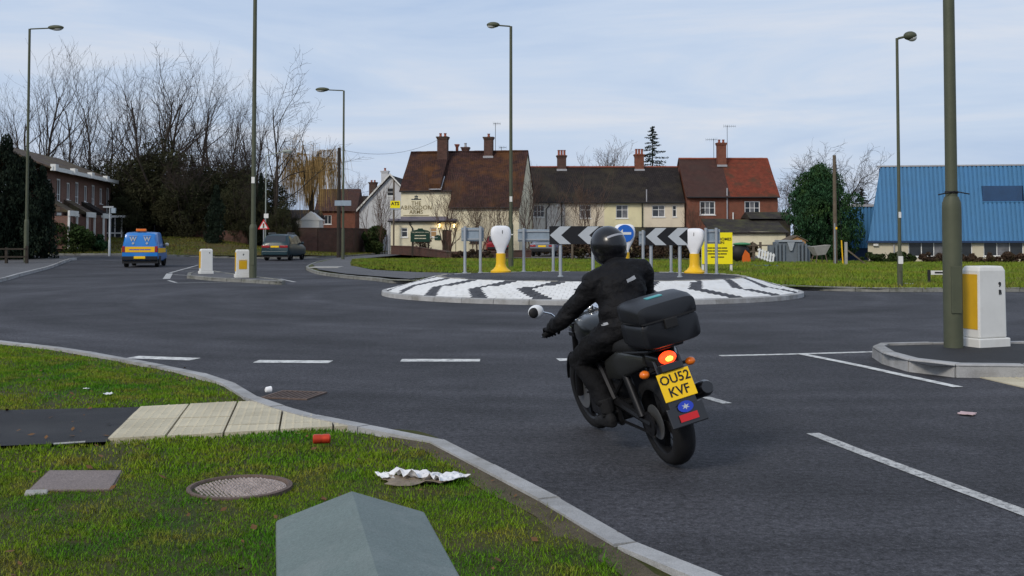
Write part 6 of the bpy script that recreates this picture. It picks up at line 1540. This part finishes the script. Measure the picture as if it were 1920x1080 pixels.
# ------------------------------------------------------------------ vehicles
def loft(mb, st, n=16, caps=True):
    """sections across x: (x, yc, zc, half width, half height, exponent)"""
    vs = []; fs = []
    for x, yc, zc, w, h, e_ in st:
        for k in range(n):
            a = 2 * math.pi * (k + .5) / n; ca, sa = math.cos(a), math.sin(a)
            vs.append((x, yc + w * math.copysign(abs(ca) ** e_, ca), zc + h * math.copysign(abs(sa) ** e_, sa)))
    for j in range(len(st) - 1):
        for k in range(n): fs.append((j * n + k, j * n + (k + 1) % n, (j + 1) * n + (k + 1) % n, (j + 1) * n + k))
    if caps: fs.append(tuple(range(n - 1, -1, -1))); fs.append(tuple(range((len(st) - 1) * n, len(st) * n)))
    return mb.add(vs, fs)
def car_wheel(par, x, y, r, w, z=None):
    s_ = 1 if y > 0 else -1; wl = thing('wheel', None, None); wl.parent = par; wl.location = (x, y, r if z is None else z)
    mb = MB(); mb.lathe([(r * .62, -w / 2), (r * .9, -w / 2), (r, -w * .32), (r, w * .32), (r * .9, w / 2), (r * .62, w / 2)], 22, axis='y', caps=False); mb.build('tyre', M['rubber'], wl, smooth=True)
    mb = MB(); mb.lathe([(r * .64, -w * .42), (r * .55, w * .1 if s_ < 0 else w * .1), (r * .2, w * .2), (.01, w * .2)], 18, axis='y'); o = mb.build('rim', M['alloy'], wl, smooth=True)
    if s_ > 0: o.rotation_euler = (0, 0, math.pi)
def body_loft(st, m, par, name='body'):
    """st: (x, zbot, belt, roof, half width, half width at roof)"""
    mb = MB(); vs = []; fs = []; rows = []
    for x, zb, bl, rf, w, wr in st:
        half = [(0, zb), (w * .9, zb), (w, zb + .13), (w * 1.005, bl - .15), (w * .985, bl), (wr + .02, rf - .07), (wr - .05, rf - .012), (wr * .5, rf + .012), (0, rf + .018)]
        ring_ = half + [(-a, b) for a, b in half[-2:0:-1]]; rows.append(len(ring_)); vs += [(x, a, b) for a, b in ring_]
    n = rows[0]
    for j in range(len(st) - 1):
        for k in range(n): fs.append((j * n + k, j * n + (k + 1) % n, (j + 1) * n + (k + 1) % n, (j + 1) * n + k))
    fs.append(tuple(range(n - 1, -1, -1))); fs.append(tuple(range((len(st) - 1) * n, len(st) * n))); mb.add(vs, fs)
    return mb.build(name, m, par, bevel=.03, smooth=True)
def panelq(par, name, m, pts, off=(0, 0, 0)):
    mb = MB(); n_ = (Vector(pts[1]) - Vector(pts[0])).cross(Vector(pts[2]) - Vector(pts[0])).normalized(); mb.add([Vector(p) + Vector(off) for p in pts] + [Vector(p) + Vector(off) - n_ * .012 for p in pts], [(0, 1, 2, 3), (7, 6, 5, 4), (0, 4, 5, 1), (1, 5, 6, 2), (2, 6, 7, 3), (3, 7, 4, 0)]); return mb.build(name, m, par)
def place_car(nm, label, cat, px, py, head):
    x, y = G(px, py, 0); z = hz(x, y); x, y = G(px, py, z); return thing(nm, label, cat, (x, y, z), R(head))
# --- blue van with yellow band
van = place_car('panel_van', 'bright blue panel van with yellow band and orange roof beacon', 'van', 262, 501.5, 101)
HW = .86
body_loft([(0, .33, .98, 1.50, HW * .97, .66), (.10, .32, .98, 1.70, HW, .70), (.6, .3, .98, 1.76, HW, .73), (1.9, .3, .98, 1.76, HW, .73), (2.3, .3, .98, 1.66, HW, .68), (2.95, .3, .98, 1.05, HW, .70), (3.7, .3, .82, .86, HW * .97, .66), (4.05, .34, .62, .66, HW * .9, .6)], M['van_blue'], van)
bb = panelq(van, 'yellow_band', M['van_yellow'], [(-.012, .70, .76), (-.012, .70, 1.03), (-.012, -.70, 1.03), (-.012, -.70, .76)])
for s_ in (-1, 1): panelq(van, 'side_band', M['van_yellow'], [(.05, s_ * (HW + .016), .72), (2.9, s_ * (HW + .016), .72), (2.9, s_ * (HW + .016), .93), (.05, s_ * (HW + .016), .97)])
illegible([.18, .3, .22, .28], .045, (-.027, 0, .885), M['emblem_blue'], bb, 'y')
for s_ in (-.33, .33):
    lettering('W', .30, (-.02, s_, 1.40), M['sign_grey'], van, (R(90), R(0), R(-90)), bold=.01)
    mb = MB(); mb.prism([(s_ - .07, 1.2), (s_, 1.27), (s_ + .07, 1.2), (s_, 1.13)], 'x', -.03, -.001); mb.build('badge', M['sign_grey'], van)
    mb = MB(); mb.bx(-.01, .02, s_ - .2, s_ + .2, 1.555, 1.575); mb.build('lettering_strip', M['sign_grey'], van)
for s_ in (-1, 1):
    mb = MB(); mb.bx(-.03, .08, s_ * .78 - .06, s_ * .78 + .06, .76, 1.06); mb.build('tail_light', M['tail_red'], van, bevel=.015)
    mb = MB(); mb.ellip((2.62, s_ * .96, 1.12), (.08, .11, .09), 10, 7); mb.build('mirror', M['lamp_glass'], van, smooth=True)
    panelq(van, 'side_window', M['car_glass'], [(2.05, s_ * .872, 1.02), (2.85, s_ * .872, 1.02), (2.45, s_ * .74, 1.52), (2.05, s_ * .74, 1.58)])
    for wx in (.72, 3.2): car_wheel(van, wx, s_ * .74, .29, .19)
    mb = MB(); mb.bx(.35, 1.12, s_ * HW - .012, s_ * HW + .012, .2, .56); mb.build('wheel_arch', M['black_trim'], van, bevel=.01)
mb = MB(); mb.bx(-.11, .12, -.84, .84, .36, .56); mb.build('bumper', M['black_trim'], van, bevel=.03)
mb = MB(); mb.bx(-.125, -.111, -.27, .27, .44, .56); npv = mb.build('number_plate', M['plate_y'], van)
mb = MB(); mb.bx(0, .3, -.84, .84, .2, .36); mb.build('underbody', M['black_trim'], van)
mb = MB(); mb.bx(.25, .55, -.24, .24, 1.79, 1.92); mb.build('beacon', M['orange_lens'], van, bevel=.03); mb = MB(); mb.tube([(1.5, -.5, 1.76), (1.35, -.5, 2.1)], .008, 4); mb.build('aerial', M['black_trim'], van)
panelq(van, 'windscreen', M['car_glass'], [(2.36, -.62, 1.64), (2.36, .62, 1.64), (2.92, .70, 1.10), (2.92, -.70, 1.10)], (.03, 0, .03))
# --- dark green people carrier
mpv = place_car('people_carrier', 'dark green people carrier driving past the boundary wall', 'car', 515, 489, 86)
HW = .89
body_loft([(0, .36, .98, 1.02, HW * .95, .74), (.12, .33, 1.0, 1.22, HW * .98, .74), (.42, .3, 1.02, 1.60, HW, .70), (1.0, .3, 1.02, 1.68, HW, .71), (2.5, .3, 1.0, 1.67, HW, .70), (3.5, .3, .98, 1.06, HW, .70), (4.3, .3, .8, .84, HW * .95, .66), (4.55, .36, .6, .66, HW * .85, .55)], M['car_green'], mpv)
panelq(mpv, 'rear_window', M['car_glass'], [(.14, .66, 1.17), (.41, .62, 1.56), (.41, -.62, 1.56), (.14, -.66, 1.17)], (-.035, 0, .02))
panelq(mpv, 'windscreen', M['car_glass'], [(2.6, -.62, 1.62), (2.6, .62, 1.62), (3.45, .70, 1.1), (3.45, -.70, 1.1)], (.03, 0, .03))
for s_ in (-1, 1):
    for a, b in ((.55, 1.35), (1.42, 2.2), (2.27, 2.75)): panelq(mpv, 'side_window', M['car_glass'], [(a, s_ * .885, 1.06), (b + (.35 if b > 2.5 else 0), s_ * .885, 1.06), (b, s_ * .735, 1.56), (a, s_ * .735, 1.56)])
    mb = MB(); mb.bx(-.035, .12, s_ * .58 - .26, s_ * .58 + .26, .83, .97); mb.build('tail_light', M['tail_red'], mpv, bevel=.02)
    mb = MB(); mb.ellip((2.95, s_ * .98, 1.1), (.09, .11, .09), 10, 7); mb.build('mirror', M['car_green'], mpv, smooth=True)
    mb = MB(); mb.tube([(.7, s_ * .62, 1.71), (.8, s_ * .62, 1.75), (2.3, s_ * .62, 1.75), (2.4, s_ * .62, 1.71)], .02, 6); mb.build('roof_rail', M['alloy'], mpv)
    for wx in (.85, 3.6): car_wheel(mpv, wx, s_ * .77, .31, .2)
mb = MB(); mb.bx(-.12, .1, -.84, .84, .36, .62); mb.build('bumper', M['car_green'], mpv, bevel=.04)
mb = MB(); mb.bx(-.03, .0, -.26, .26, .84, .95); mb.build('number_plate', M['plate_y'], mpv)
mb = MB(); mb.bx(0, .3, -.84, .84, .22, .35); mb.build('underbody', M['black_trim'], mpv)
# --- cars parked behind
def saloon(label, px, Y, head, m):
    x = P(px, 0, Y)[0]; c = thing('parked_car', label, 'car', (x, Y, .2), R(head)); HW = .84
    body_loft([(0, .38, .78, .84, HW * .95, .7), (.1, .32, .84, .90, HW, .7), (.75, .3, .86, .93, HW, .7), (1.3, .3, .88, 1.36, HW, .6), (2.3, .3, .88, 1.38, HW, .6), (3.0, .3, .86, .92, HW, .68), (4.1, .3, .72, .76, HW * .95, .64), (4.3, .36, .55, .6, HW * .85, .55)], m, c)
    panelq(c, 'rear_window', M['car_glass'], [(.78, .62, .97), (1.28, .55, 1.32), (1.28, -.55, 1.32), (.78, -.62, .97)], (-.03, 0, .03))
    for s_ in (-1, 1):
        panelq(c, 'side_window', M['car_glass'], [(.95, s_ * .83, .93), (2.9, s_ * .83, .93), (2.3, s_ * .64, 1.3), (1.35, s_ * .64, 1.3)])
        mb = MB(); mb.bx(-.03, .1, s_ * .62 - .18, s_ * .62 + .18, .66, .78); mb.build('tail_light', M['tail_red'], c, bevel=.01)
        for wx in (.85, 3.3): car_wheel(c, wx, s_ * .72, .29, .18)
    mb = MB(); mb.bx(-.1, .1, -.8, .8, .38, .56); mb.build('bumper', M['black_trim'], c, bevel=.02); mb = MB(); mb.bx(-.03, .0, -.26, .26, .64, .75); mb.build('number_plate', M['plate_y'], c)
saloon('grey silver saloon parked on the yard behind the wide sign back', 1016, 70.5, 80, M['car_silver'])
saloon('blue car parked beyond the chevron board', 1052, 74, 84, M['car_blue'])
saloon('red car parked against the pub wall behind the white bollard', 934, 79, 96, M['car_red'])

# ------------------------------------------------------------------ motorcycle
LEAN = R(-14); rx, ry = G(1268, 873); BYAW = R(106.5)
bike = thing('motorcycle', 'black motorcycle with large top box, lit brake light and yellow plate', 'motorcycle', (rx, ry, .012)); bike.rotation_euler = (LEAN, 0, BYAW)
RW = .315
def bike_wheel(x, w, r, steer=0.):
    wl = thing('wheel', None, None); wl.parent = bike; wl.location = (x, 0, r); wl.rotation_euler = (0, 0, steer)
    mb = MB(); pr = [(r * .70, -w * .42), (r * .80, -w * .5), (r * .92, -w * .42), (r * .985, -w * .2), (r, 0), (r * .985, w * .2), (r * .92, w * .42), (r * .80, w * .5), (r * .70, w * .42)]
    mb.lathe(pr, 40, axis='y', caps=False); mb.build('tyre', M['rubber'], wl, smooth=True, sharp=False)
    mb = MB(); mb.lathe([(r * .71, -w * .4), (r * .66, -w * .3), (r * .64, 0), (r * .66, w * .3), (r * .71, w * .4)], 36, axis='y', caps=False); mb.build('rim', M['steel_d'], wl, smooth=True)
    mb = MB()
    for k in range(5):
        a = 2 * math.pi * k / 5; mb.tube([(0, 0, 0), (math.cos(a) * r * .66, 0, math.sin(a) * r * .66)], [.035, .02], 6)
    mb.lathe([(.045, -.07), (.045, .07)], 14, axis='y'); mb.build('spokes', M['steel_d'], wl)
    mb = MB(); mb.lathe([(.12, -.075), (.12, -.069)], 24, axis='y'); mb.lathe([(.12, .069), (.12, .075)], 24, axis='y') if x > 1 else None; mb.build('brake_disc', M['alloy'], wl)
bike_wheel(0, .155, RW); bike_wheel(1.42, .115, .31, .06)
def part(name, m, fn, bevel=0, smooth=True, par=None, **k):
    mb = MB(); fn(mb); return mb.build(name, m, par or bike, bevel=bevel, smooth=smooth, **k)
# frame and engine
def f_frame(mb):
    for s_ in (-1, 1):
        mb.tube([(1.18, s_ * .03, .86), (1.0, s_ * .12, .8), (.62, s_ * .15, .66), (.5, s_ * .14, .42)], .028, 8); mb.tube([(1.14, s_ * .03, .74), (1.0, s_ * .1, .4), (.85, s_ * .13, .24), (.5, s_ * .13, .24), (.5, s_ * .14, .42)], .02, 7)
        mb.tube([(.62, s_ * .13, .66), (.2, s_ * .11, .78), (-.14, s_ * .09, .82)], .018, 7); mb.tube([(.5, s_ * .13, .45), (.1, s_ * .11, .74)], .016, 6)
part('frame', M['bike_engine'], f_frame)
def f_eng(mb):
    mb.bx(.52, 1.0, -.17, .17, .24, .44); mb.box((.86, 0, .54), (.26, .34, .26), rotm(0, R(20), 0)); mb.box((.6, 0, .48), (.24, .24, .2))
en = part('engine', M['bike_engine'], f_eng, bevel=.03)
for s_ in (-1, 1):
    part('engine_cover', M['steel_d'], lambda mb, s_=s_: mb.lathe([(.10, 0), (.095, .03), (.06, .045), (.01, .047)] if s_ < 0 else [(.10, 0), (.095, -.03), (.06, -.045), (.01, -.047)], 20, (.66, s_ * .17, .34), 'y'), par=en)
for i in range(6): part('cooling_fin', M['bike_engine'], lambda mb, i=i: mb.box((.84 + i * .012, 0, .46 + i * .036), (.29, .37, .01), rotm(0, R(20), 0)), par=en, smooth=False)
def f_swing(mb):
    for s_ in (-1, 1): mb.tube([(.5, s_ * .13, .4), (.25, s_ * .12, .36), (-.03, s_ * .11, RW)], [.035, .03, .028], 8)
    mb.tube([(.42, -.13, .39), (.42, .13, .39)], .03, 8)
part('swingarm', M['steel_d'], f_swing)
for s_ in (-1, 1):
    part('shock_absorber', M['steel_d'], lambda mb, s_=s_: mb.tube([(.06, s_ * .135, .36), (.22, s_ * .135, .7)], .03, 10))
part('chain', M['bike_engine'], lambda mb: (mb.bx(0, .52, .115, .13, .375, .39), mb.bx(0, .52, .115, .13, .245, .26), mb.lathe([(.085, -.008), (.085, .008)], 20, (0, .12, RW), 'y')))
# forks, headlamp, bars
def f_fork(mb):
    for s_ in (-1, 1): mb.tube([(1.42, s_ * .095, .31), (1.2, s_ * .095, .84), (1.16, s_ * .095, .93)], [.03, .024, .022], 10)
    mb.bx(1.13, 1.24, -.13, .13, .82, .85); mb.bx(1.1, 1.21, -.13, .13, .9, .925)
part('fork', M['steel_d'], f_fork)
part('headlight', M['chrome'], lambda mb: mb.ellip((1.30, 0, .86), (.11, .1, .1)))
part('front_mudguard', M['bike_black'], lambda mb: [mb.box((1.42 + math.cos(a) * .335, 0, .31 + math.sin(a) * .335), (.07, .13, .012), rotm(0, -a + math.pi / 2, 0)) for a in [R(20 + 10 * k) for k in range(13)]])
GX, GY, GZ = .99, .335, .935
hb = part('handlebar', M['steel_d'], lambda mb: mb.tube([(GX - .05, .42, GZ - .01), (GX + .0, .25, GZ + .01), (1.12, .1, .96), (1.15, 0, .965), (1.12, -.1, .96), (GX + .0, -.25, GZ + .01), (GX - .05, -.42, GZ - .01)], .0125, 8))
for s_ in (-1, 1):
    part('grip', M['rubber'], lambda mb, s_=s_: mb.tube([(GX - .05, s_ * .425, GZ - .01), (GX - .012, s_ * .29, GZ + .005)], .019, 10), par=hb)
    part('lever', M['chrome'], lambda mb, s_=s_: mb.tube([(GX + .03, s_ * .24, GZ), (GX + .05, s_ * .3, GZ - .01), (GX + .015, s_ * .42, GZ - .03)], .007, 6), par=hb)
    mr = part('mirror_stem', M['chrome'], lambda mb, s_=s_: mb.tube([(GX + .05, s_ * .22, GZ + .02), (GX + .04, s_ * .3, GZ + .12), (GX + .03, s_ * .39, GZ + .165)], .007, 6), par=hb)
    mm_ = part('mirror', M['mirror_white'], lambda mb, s_=s_: mb.ellip((GX + .045, s_ * .41, GZ + .165), (.035, .062, .052), 18, 12)); mm_['label'] = 'white backed round mirror'
    part('mirror_glass', M['black_trim'], lambda mb, s_=s_: mb.ellip((GX + .022, s_ * .41 + .026, GZ + .165), (.02, .04, .04), 16, 8), par=mm_)
part('clocks', M['chrome'], lambda mb: [mb.ellip((1.16, s_ * .075, .99), (.05, .06, .05), 14, 8) for s_ in (-1, 1)] + [mb.bx(1.13, 1.19, -.09, .09, .96, .985)])
# tank, seat, tail
part('fuel_tank', M['bike_panel'], lambda mb: loft(mb, [(.60, 0, .80, .07, .05, .7), (.66, 0, .83, .13, .09, .7), (.82, 0, .86, .165, .12, .65), (1.0, 0, .87, .16, .115, .65), (1.12, 0, .85, .11, .08, .7), (1.16, 0, .83, .05, .04, .8)], 20))
part('seat', M['rubber'], lambda mb: loft(mb, [(-.14, 0, .83, .09, .03, .6), (-.05, 0, .84, .13, .045, .6), (.2, 0, .83, .15, .05, .6), (.45, 0, .79, .13, .05, .6), (.62, 0, .80, .09, .04, .6)], 18))
for s_ in (-1, 1):
    sp_o = part('side_panel', M['bike_panel'], lambda mb, s_=s_: loft(mb, [(-.16, s_ * .1, .77, .03, .04, .7), (.0, s_ * .125, .75, .04, .075, .7), (.25, s_ * .14, .70, .03, .1, .7), (.5, s_ * .14, .64, .02, .07, .7)], 14))
tail = part('tail_cowl', M['bike_black'], lambda mb: loft(mb, [(-.27, 0, .755, .075, .05, .6), (-.2, 0, .77, .11, .065, .6), (-.05, 0, .78, .125, .07, .6), (.2, 0, .75, .12, .06, .6)], 18))
lt = part('brake_light', M['brake'], lambda mb: mb.ellip((-.275, 0, .775), (.03, .062, .042), 18, 12))
part('brake_bulb', M['brake_core'], lambda mb: mb.ellip((-.292, .0, .772), (.017, .034, .022), 14, 8), par=lt)
# number plate holder hanging from the tail
PL = rotm(0, R(20), 0)
def onplate(c, u, v, d=0.): return Vector(c) + PL @ Vector((d, u, v))
PC = Vector((-.325, 0, .60))
hold = part('rear_mudguard', M['bike_black'], lambda mb: (mb.box(onplate(PC, 0, -.02, .02), (.012, .2, .42), PL), mb.box((-.2, 0, .70), (.22, .15, .05), rotm(0, R(10), 0)), mb.box(onplate(PC, 0, -.20, .012), (.016, .26, .13), PL)), bevel=.006, smooth=False)
npl = part('number_plate', M['plate_y'], lambda mb: mb.box(PC, (.006, .232, .185), PL), bevel=.004, smooth=False)
for tx, v in (('OU52', .042), ('KVF', -.042)):
    me = text_mesh(tx, .086, .0012, spacing=1.0, bold=.0012); me.materials.clear(); me.materials.append(M['black_ink']); o = link('lettering', me, npl)
    Rm = PL.to_4x4() @ Matrix(((0, 0, -1, 0), (-1, 0, 0, 0), (0, 1, 0, 0), (0, 0, 0, 1))); o.matrix_local = Matrix.Translation(onplate(PC, 0, v, -.005)) @ Rm
em = part('emblem', M['emblem_blue'], lambda mb: [mb.add([onplate(PC, .055 * math.cos(a), -.148 + .036 * math.sin(a), -.008) for a in [2 * math.pi * k / 24 for k in range(24)]], [tuple(range(24))])], smooth=False, par=hold)
part('emblem_star', M['sign_grey'], lambda mb: mb.add([onplate(PC, (.03 if k % 2 else .012) * math.cos(k * math.pi / 6), -.148 + (.022 if k % 2 else .009) * math.sin(k * math.pi / 6), -.0095) for k in range(12)], [tuple(range(12))]), smooth=False, par=em)
part('red_sticker', M['red_sign'], lambda mb: mb.box(onplate(PC, 0, -.215, -.004), (.006, .13, .045), PL), smooth=False, par=hold)
for s_ in (-1, 1):
    st_ = part('indicator_stem', M['black_trim'], lambda mb, s_=s_: mb.tube([(-.2, s_ * .08, .70), (-.22, s_ * .145, .70)], .012, 6))
    part('indicator', M['orange_lens'], lambda mb, s_=s_: mb.ellip((-.235, s_ * .168, .70), (.034, .034, .027), 14, 9), par=st_)
# exhaust on the right, pegs, carrier and top box
part('exhaust', M['bike_black'], lambda mb: mb.tube([(.98, -.16, .3), (.8, -.17, .2), (.45, -.19, .24), (.3, -.2, .33), (.1, -.215, .4), (-.24, -.23, .5), (-.27, -.23, .51)], [.022, .024, .026, .045, .055, .055, .04], 14))
part('footpeg', M['rubber'], lambda mb: [mb.tube([(.5, s_ * .14, .33), (.5, s_ * .27, .33)], .014, 8) for s_ in (-1, 1)] + [mb.tube([(.5, -.15, .33), (.5, .15, .33)], .01, 6)])
part('passenger_grab_rail', M['steel_d'], lambda mb: (mb.tube([(.15, .14, .80), (-.1, .15, .83), (-.28, .12, .845), (-.3, 0, .85), (-.28, -.12, .845), (-.1, -.15, .83), (.15, -.14, .80)], .012, 8), mb.bx(-.3, .1, -.1, .1, .845, .865)))
tb = part('top_box', M['box_lid'], lambda mb: loft(mb, [(-.30, 0, .955, .2, .09, .35), (-.285, 0, .955, .225, .098, .35), (-.05, 0, .955, .245, .1, .35), (.1, 0, .95, .22, .095, .4), (.14, 0, .945, .18, .085, .4)], 28))
part('lid', M['box_lid'], lambda mb: loft(mb, [(-.305, 0, 1.085, .19, .05, .45), (-.29, 0, 1.095, .228, .068, .42), (-.2, 0, 1.105, .242, .082, .42), (-.02, 0, 1.11, .248, .088, .42), (.1, 0, 1.10, .22, .078, .45), (.14, 0, 1.085, .17, .05, .5)], 28), par=tb)
part('lid_seam', M['black_trim'], lambda mb: loft(mb, [(-.306, 0, 1.048, .215, .006, .3), (-.05, 0, 1.05, .252, .006, .3), (.12, 0, 1.045, .21, .006, .3)], 24), par=tb)
part('lid_tag', M['box_tag'], lambda mb: mb.bx(-.17, -.11, -.045, .08, 1.188, 1.197), par=tb, bevel=.002, smooth=False)
part('latch', M['black_trim'], lambda mb: mb.bx(-.325, -.295, -.05, .05, .98, 1.05), par=tb, bevel=.006, smooth=False)

for o_ in [tb]: o_.location = (-.09, -.035, .075); o_.scale = (.93, .9, .92)

# ------------------------------------------------------------------ rider
rider = thing('person', 'person in black jacket, trousers and black helmet riding the motorcycle', 'person', (rx, ry, .012)); rider.rotation_euler = (LEAN, 0, BYAW)
def remesh(mb, voxel, smooth_it, name, m, par, disp=0., dsc=9.):
    me = mb.mesh('tmp', False, False); o = bpy.data.objects.new('tmp', me); C.objects.link(o)
    r_ = o.modifiers.new('r', 'REMESH'); r_.mode = 'VOXEL'; r_.voxel_size = voxel
    s_ = o.modifiers.new('s', 'SMOOTH'); s_.iterations = smooth_it; s_.factor = .5
    dg = bpy.context.evaluated_depsgraph_get(); out = bpy.data.meshes.new_from_object(o.evaluated_get(dg)); bpy.data.objects.remove(o)
    if disp:
        co = [(v.co.copy(), v.normal.copy()) for v in out.vertices]
        for v, (c, n_) in zip(out.vertices, co):
            d = mnoise.noise(Vector((c.x * dsc, c.y * dsc * .8, c.z * dsc * 1.7))) + .6 * abs(mnoise.noise(Vector((c.x * dsc * 2, c.y * dsc * 1.4, c.z * dsc * 3.2)))); v.co = c + n_ * d * disp
    out.polygons.foreach_set('use_smooth', [True] * len(out.polygons)); out.materials.clear()
    for q in (m if isinstance(m, (list, tuple)) else [m]): out.materials.append(q)
    return link(name, out, par)
B = MB()
hy = -.125                                     # upper body held a little more upright than the machine
B.ellip((.37, 0, .93), (.165, .185, .13), 18, 12)
B.ellip((.39, -.025, 1.04), (.15, .18, .15), 18, 12); B.ellip((.44, -.065, 1.17), (.145, .195, .16), 18, 12); B.ellip((.48, -.085, 1.25), (.135, .205, .105), 18, 12)
B.tube([(.50, hy * .8, 1.27), (.58, hy, 1.36), (.62, hy, 1.42)], [.1, .075, .065], 14)
B.tube([(.5, .14, 1.25), (.50, -.09, 1.295), (.5, -.30, 1.255)], [.085, .1, .085], 14)
for s_ in (-1, 1):
    sh = Vector((.51, s_ * .19 - .085, 1.24)); el = Vector((.70, s_ * .35 - .01, 1.03)); wr = Vector((GX - .085, s_ * .345, GZ + .035))
    B.ellip(sh, (.098, .09, .095)); B.tube([sh, sh.lerp(el, .5) - Vector((0, 0, .005)), el], [.085, .074, .06], 12); B.ellip(el, (.062, .058, .058)); B.tube([el, el.lerp(wr, .4), wr], [.06, .055, .044], 12)
    hp = Vector((.40, s_ * .105, .88)); kn = Vector((.80, s_ * .235, .70)); an = Vector((.50, s_ * .215, .40))
    B.ellip(hp, (.125, .115, .11)); B.tube([hp, hp.lerp(kn, .5) + Vector((0, s_ * .01, .01)), kn], [.115, .1, .078], 14); B.ellip(kn, (.08, .078, .08)); B.tube([kn, kn.lerp(an, .4) - Vector((.02, 0, 0)), an], [.077, .075, .056], 12)
body = remesh(B, .0105, 7, 'body', [M['jacket'], M['trouser']], rider, .017, 9)
for p in body.data.polygons:
    if p.center.z < .86 or (p.center.z < .93 and p.center.x > .5 and abs(p.center.y) < .33): p.material_index = 1
for s_ in (-1, 1):
    Gm = MB(); gx, gy, gz = GX - .03, s_ * .36, GZ - .002
    Gm.tube([(gx - .10, gy - s_ * .012, gz + .05), (gx - .055, gy, gz + .042)], [.052, .044], 12)
    Gm.ellip((gx - .03, gy, gz + .028), (.05, .048, .022), 14, 8)
    for k in range(4):
        yy = gy + (k - 1.5) * .0235 * 1.0; ln = (1., 1.06, 1.0, .86)[k if s_ < 0 else 3 - k]
        Gm.tube([(gx - .01, yy, gz + .036), (gx + .022 * ln, yy, gz + .034), (gx + .036 * ln, yy, gz + .004), (gx + .02, yy, gz - .026), (gx + .0, yy, gz - .03)], [.0125, .0118, .011, .0105, .009], 8)
    Gm.tube([(gx - .045, gy - s_ * .035, gz + .02), (gx - .03, gy - s_ * .058, gz - .005), (gx - .0, gy - s_ * .062, gz - .026)], [.016, .014, .011], 8)
    remesh(Gm, .0042, 3, 'glove', M['jacket'], rider)
    Bt = MB(); Bt.tube([(.52, s_ * .215, .44), (.50, s_ * .215, .34)], [.062, .052], 12); Bt.ellip((.47, s_ * .22, .295), (.05, .042, .05)); loft(Bt, [(.43, s_ * .22, .275, .03, .03, .8), (.5, s_ * .222, .285, .044, .05, .8), (.6, s_ * .225, .275, .05, .042, .8), (.68, s_ * .228, .262, .044, .03, .8), (.715, s_ * .228, .258, .02, .018, .9)], 14)
    remesh(Bt, .007, 3, 'boot', M['rubber'], rider)
HC = Vector((.655, hy - .01, 1.475))
Hm = MB(); Hm.ellip(HC + Vector((-.005, 0, .01)), (.152, .13, .142), 28, 18); Hm.ellip(HC + Vector((.07, 0, -.065)), (.1, .098, .075), 20, 12); Hm.ellip(HC + Vector((-.02, 0, -.06)), (.118, .118, .09), 20, 12)
hel = remesh(Hm, .0075, 6, 'helmet', M['helmet'], rider)
from mathutils.bvhtree import BVHTree
def decal(name, par, onto, m, org, dirv, us, vs_, U, V, off=.003):
    """a thin patch laid on a surface by casting rays at it"""
    bt = BVHTree.FromPolygons([v.co for v in onto.data.vertices], [tuple(p.vertices) for p in onto.data.polygons]); grid = []
    for v in vs_:
        for u in us:
            h_ = bt.ray_cast(Vector(org) + Vector(U) * u + Vector(V) * v, Vector(dirv).normalized())
            grid.append(h_[0] + h_[1] * off if h_[0] else None)
    nu = len(us); mb = MB(); pts = [g if g else Vector((0, 0, 0)) for g in grid]; fs = [(j * nu + i, j * nu + i + 1, (j + 1) * nu + i + 1, (j + 1) * nu + i) for j in range(len(vs_) - 1) for i in range(nu - 1) if all(grid[q] for q in (j * nu + i, j * nu + i + 1, (j + 1) * nu + i + 1, (j + 1) * nu + i))]
    mb.add(pts, fs); o = mb.build(name, m, par, smooth=True, fix=False); return o
lin = lambda a, b, n: [a + (b - a) * i / (n - 1) for i in range(n)]
decal('reflective_patch', rider, body, M['patch'], (-.6, -.115, 1.245), (1, 0, 0), lin(-.038, .038, 7), lin(-.012, .012, 4), (0, -1, .12), (0, 0, 1))
decal('helmet_band', rider, hel, M['helmet_stripe'], (.0, hy - .035, 1.80), (.9, 0, -.42), lin(-.07, .07, 14), lin(-.008, .008, 4), (0, -1, .05), (.42, 0, .9))
decal('jacket_cuff_patch', rider, body, M['patch'], (-.6, .15, .99), (1, 0, 0), lin(-.016, .016, 4), lin(-.007, .007, 3), (0, -1, .2), (0, 0, 1))
vz = MB(); vz.ellip(HC + Vector((.065, 0, .02)), (.1, .112, .055), 20, 10); vz.build('visor', M['car_glass'], rider, smooth=True)
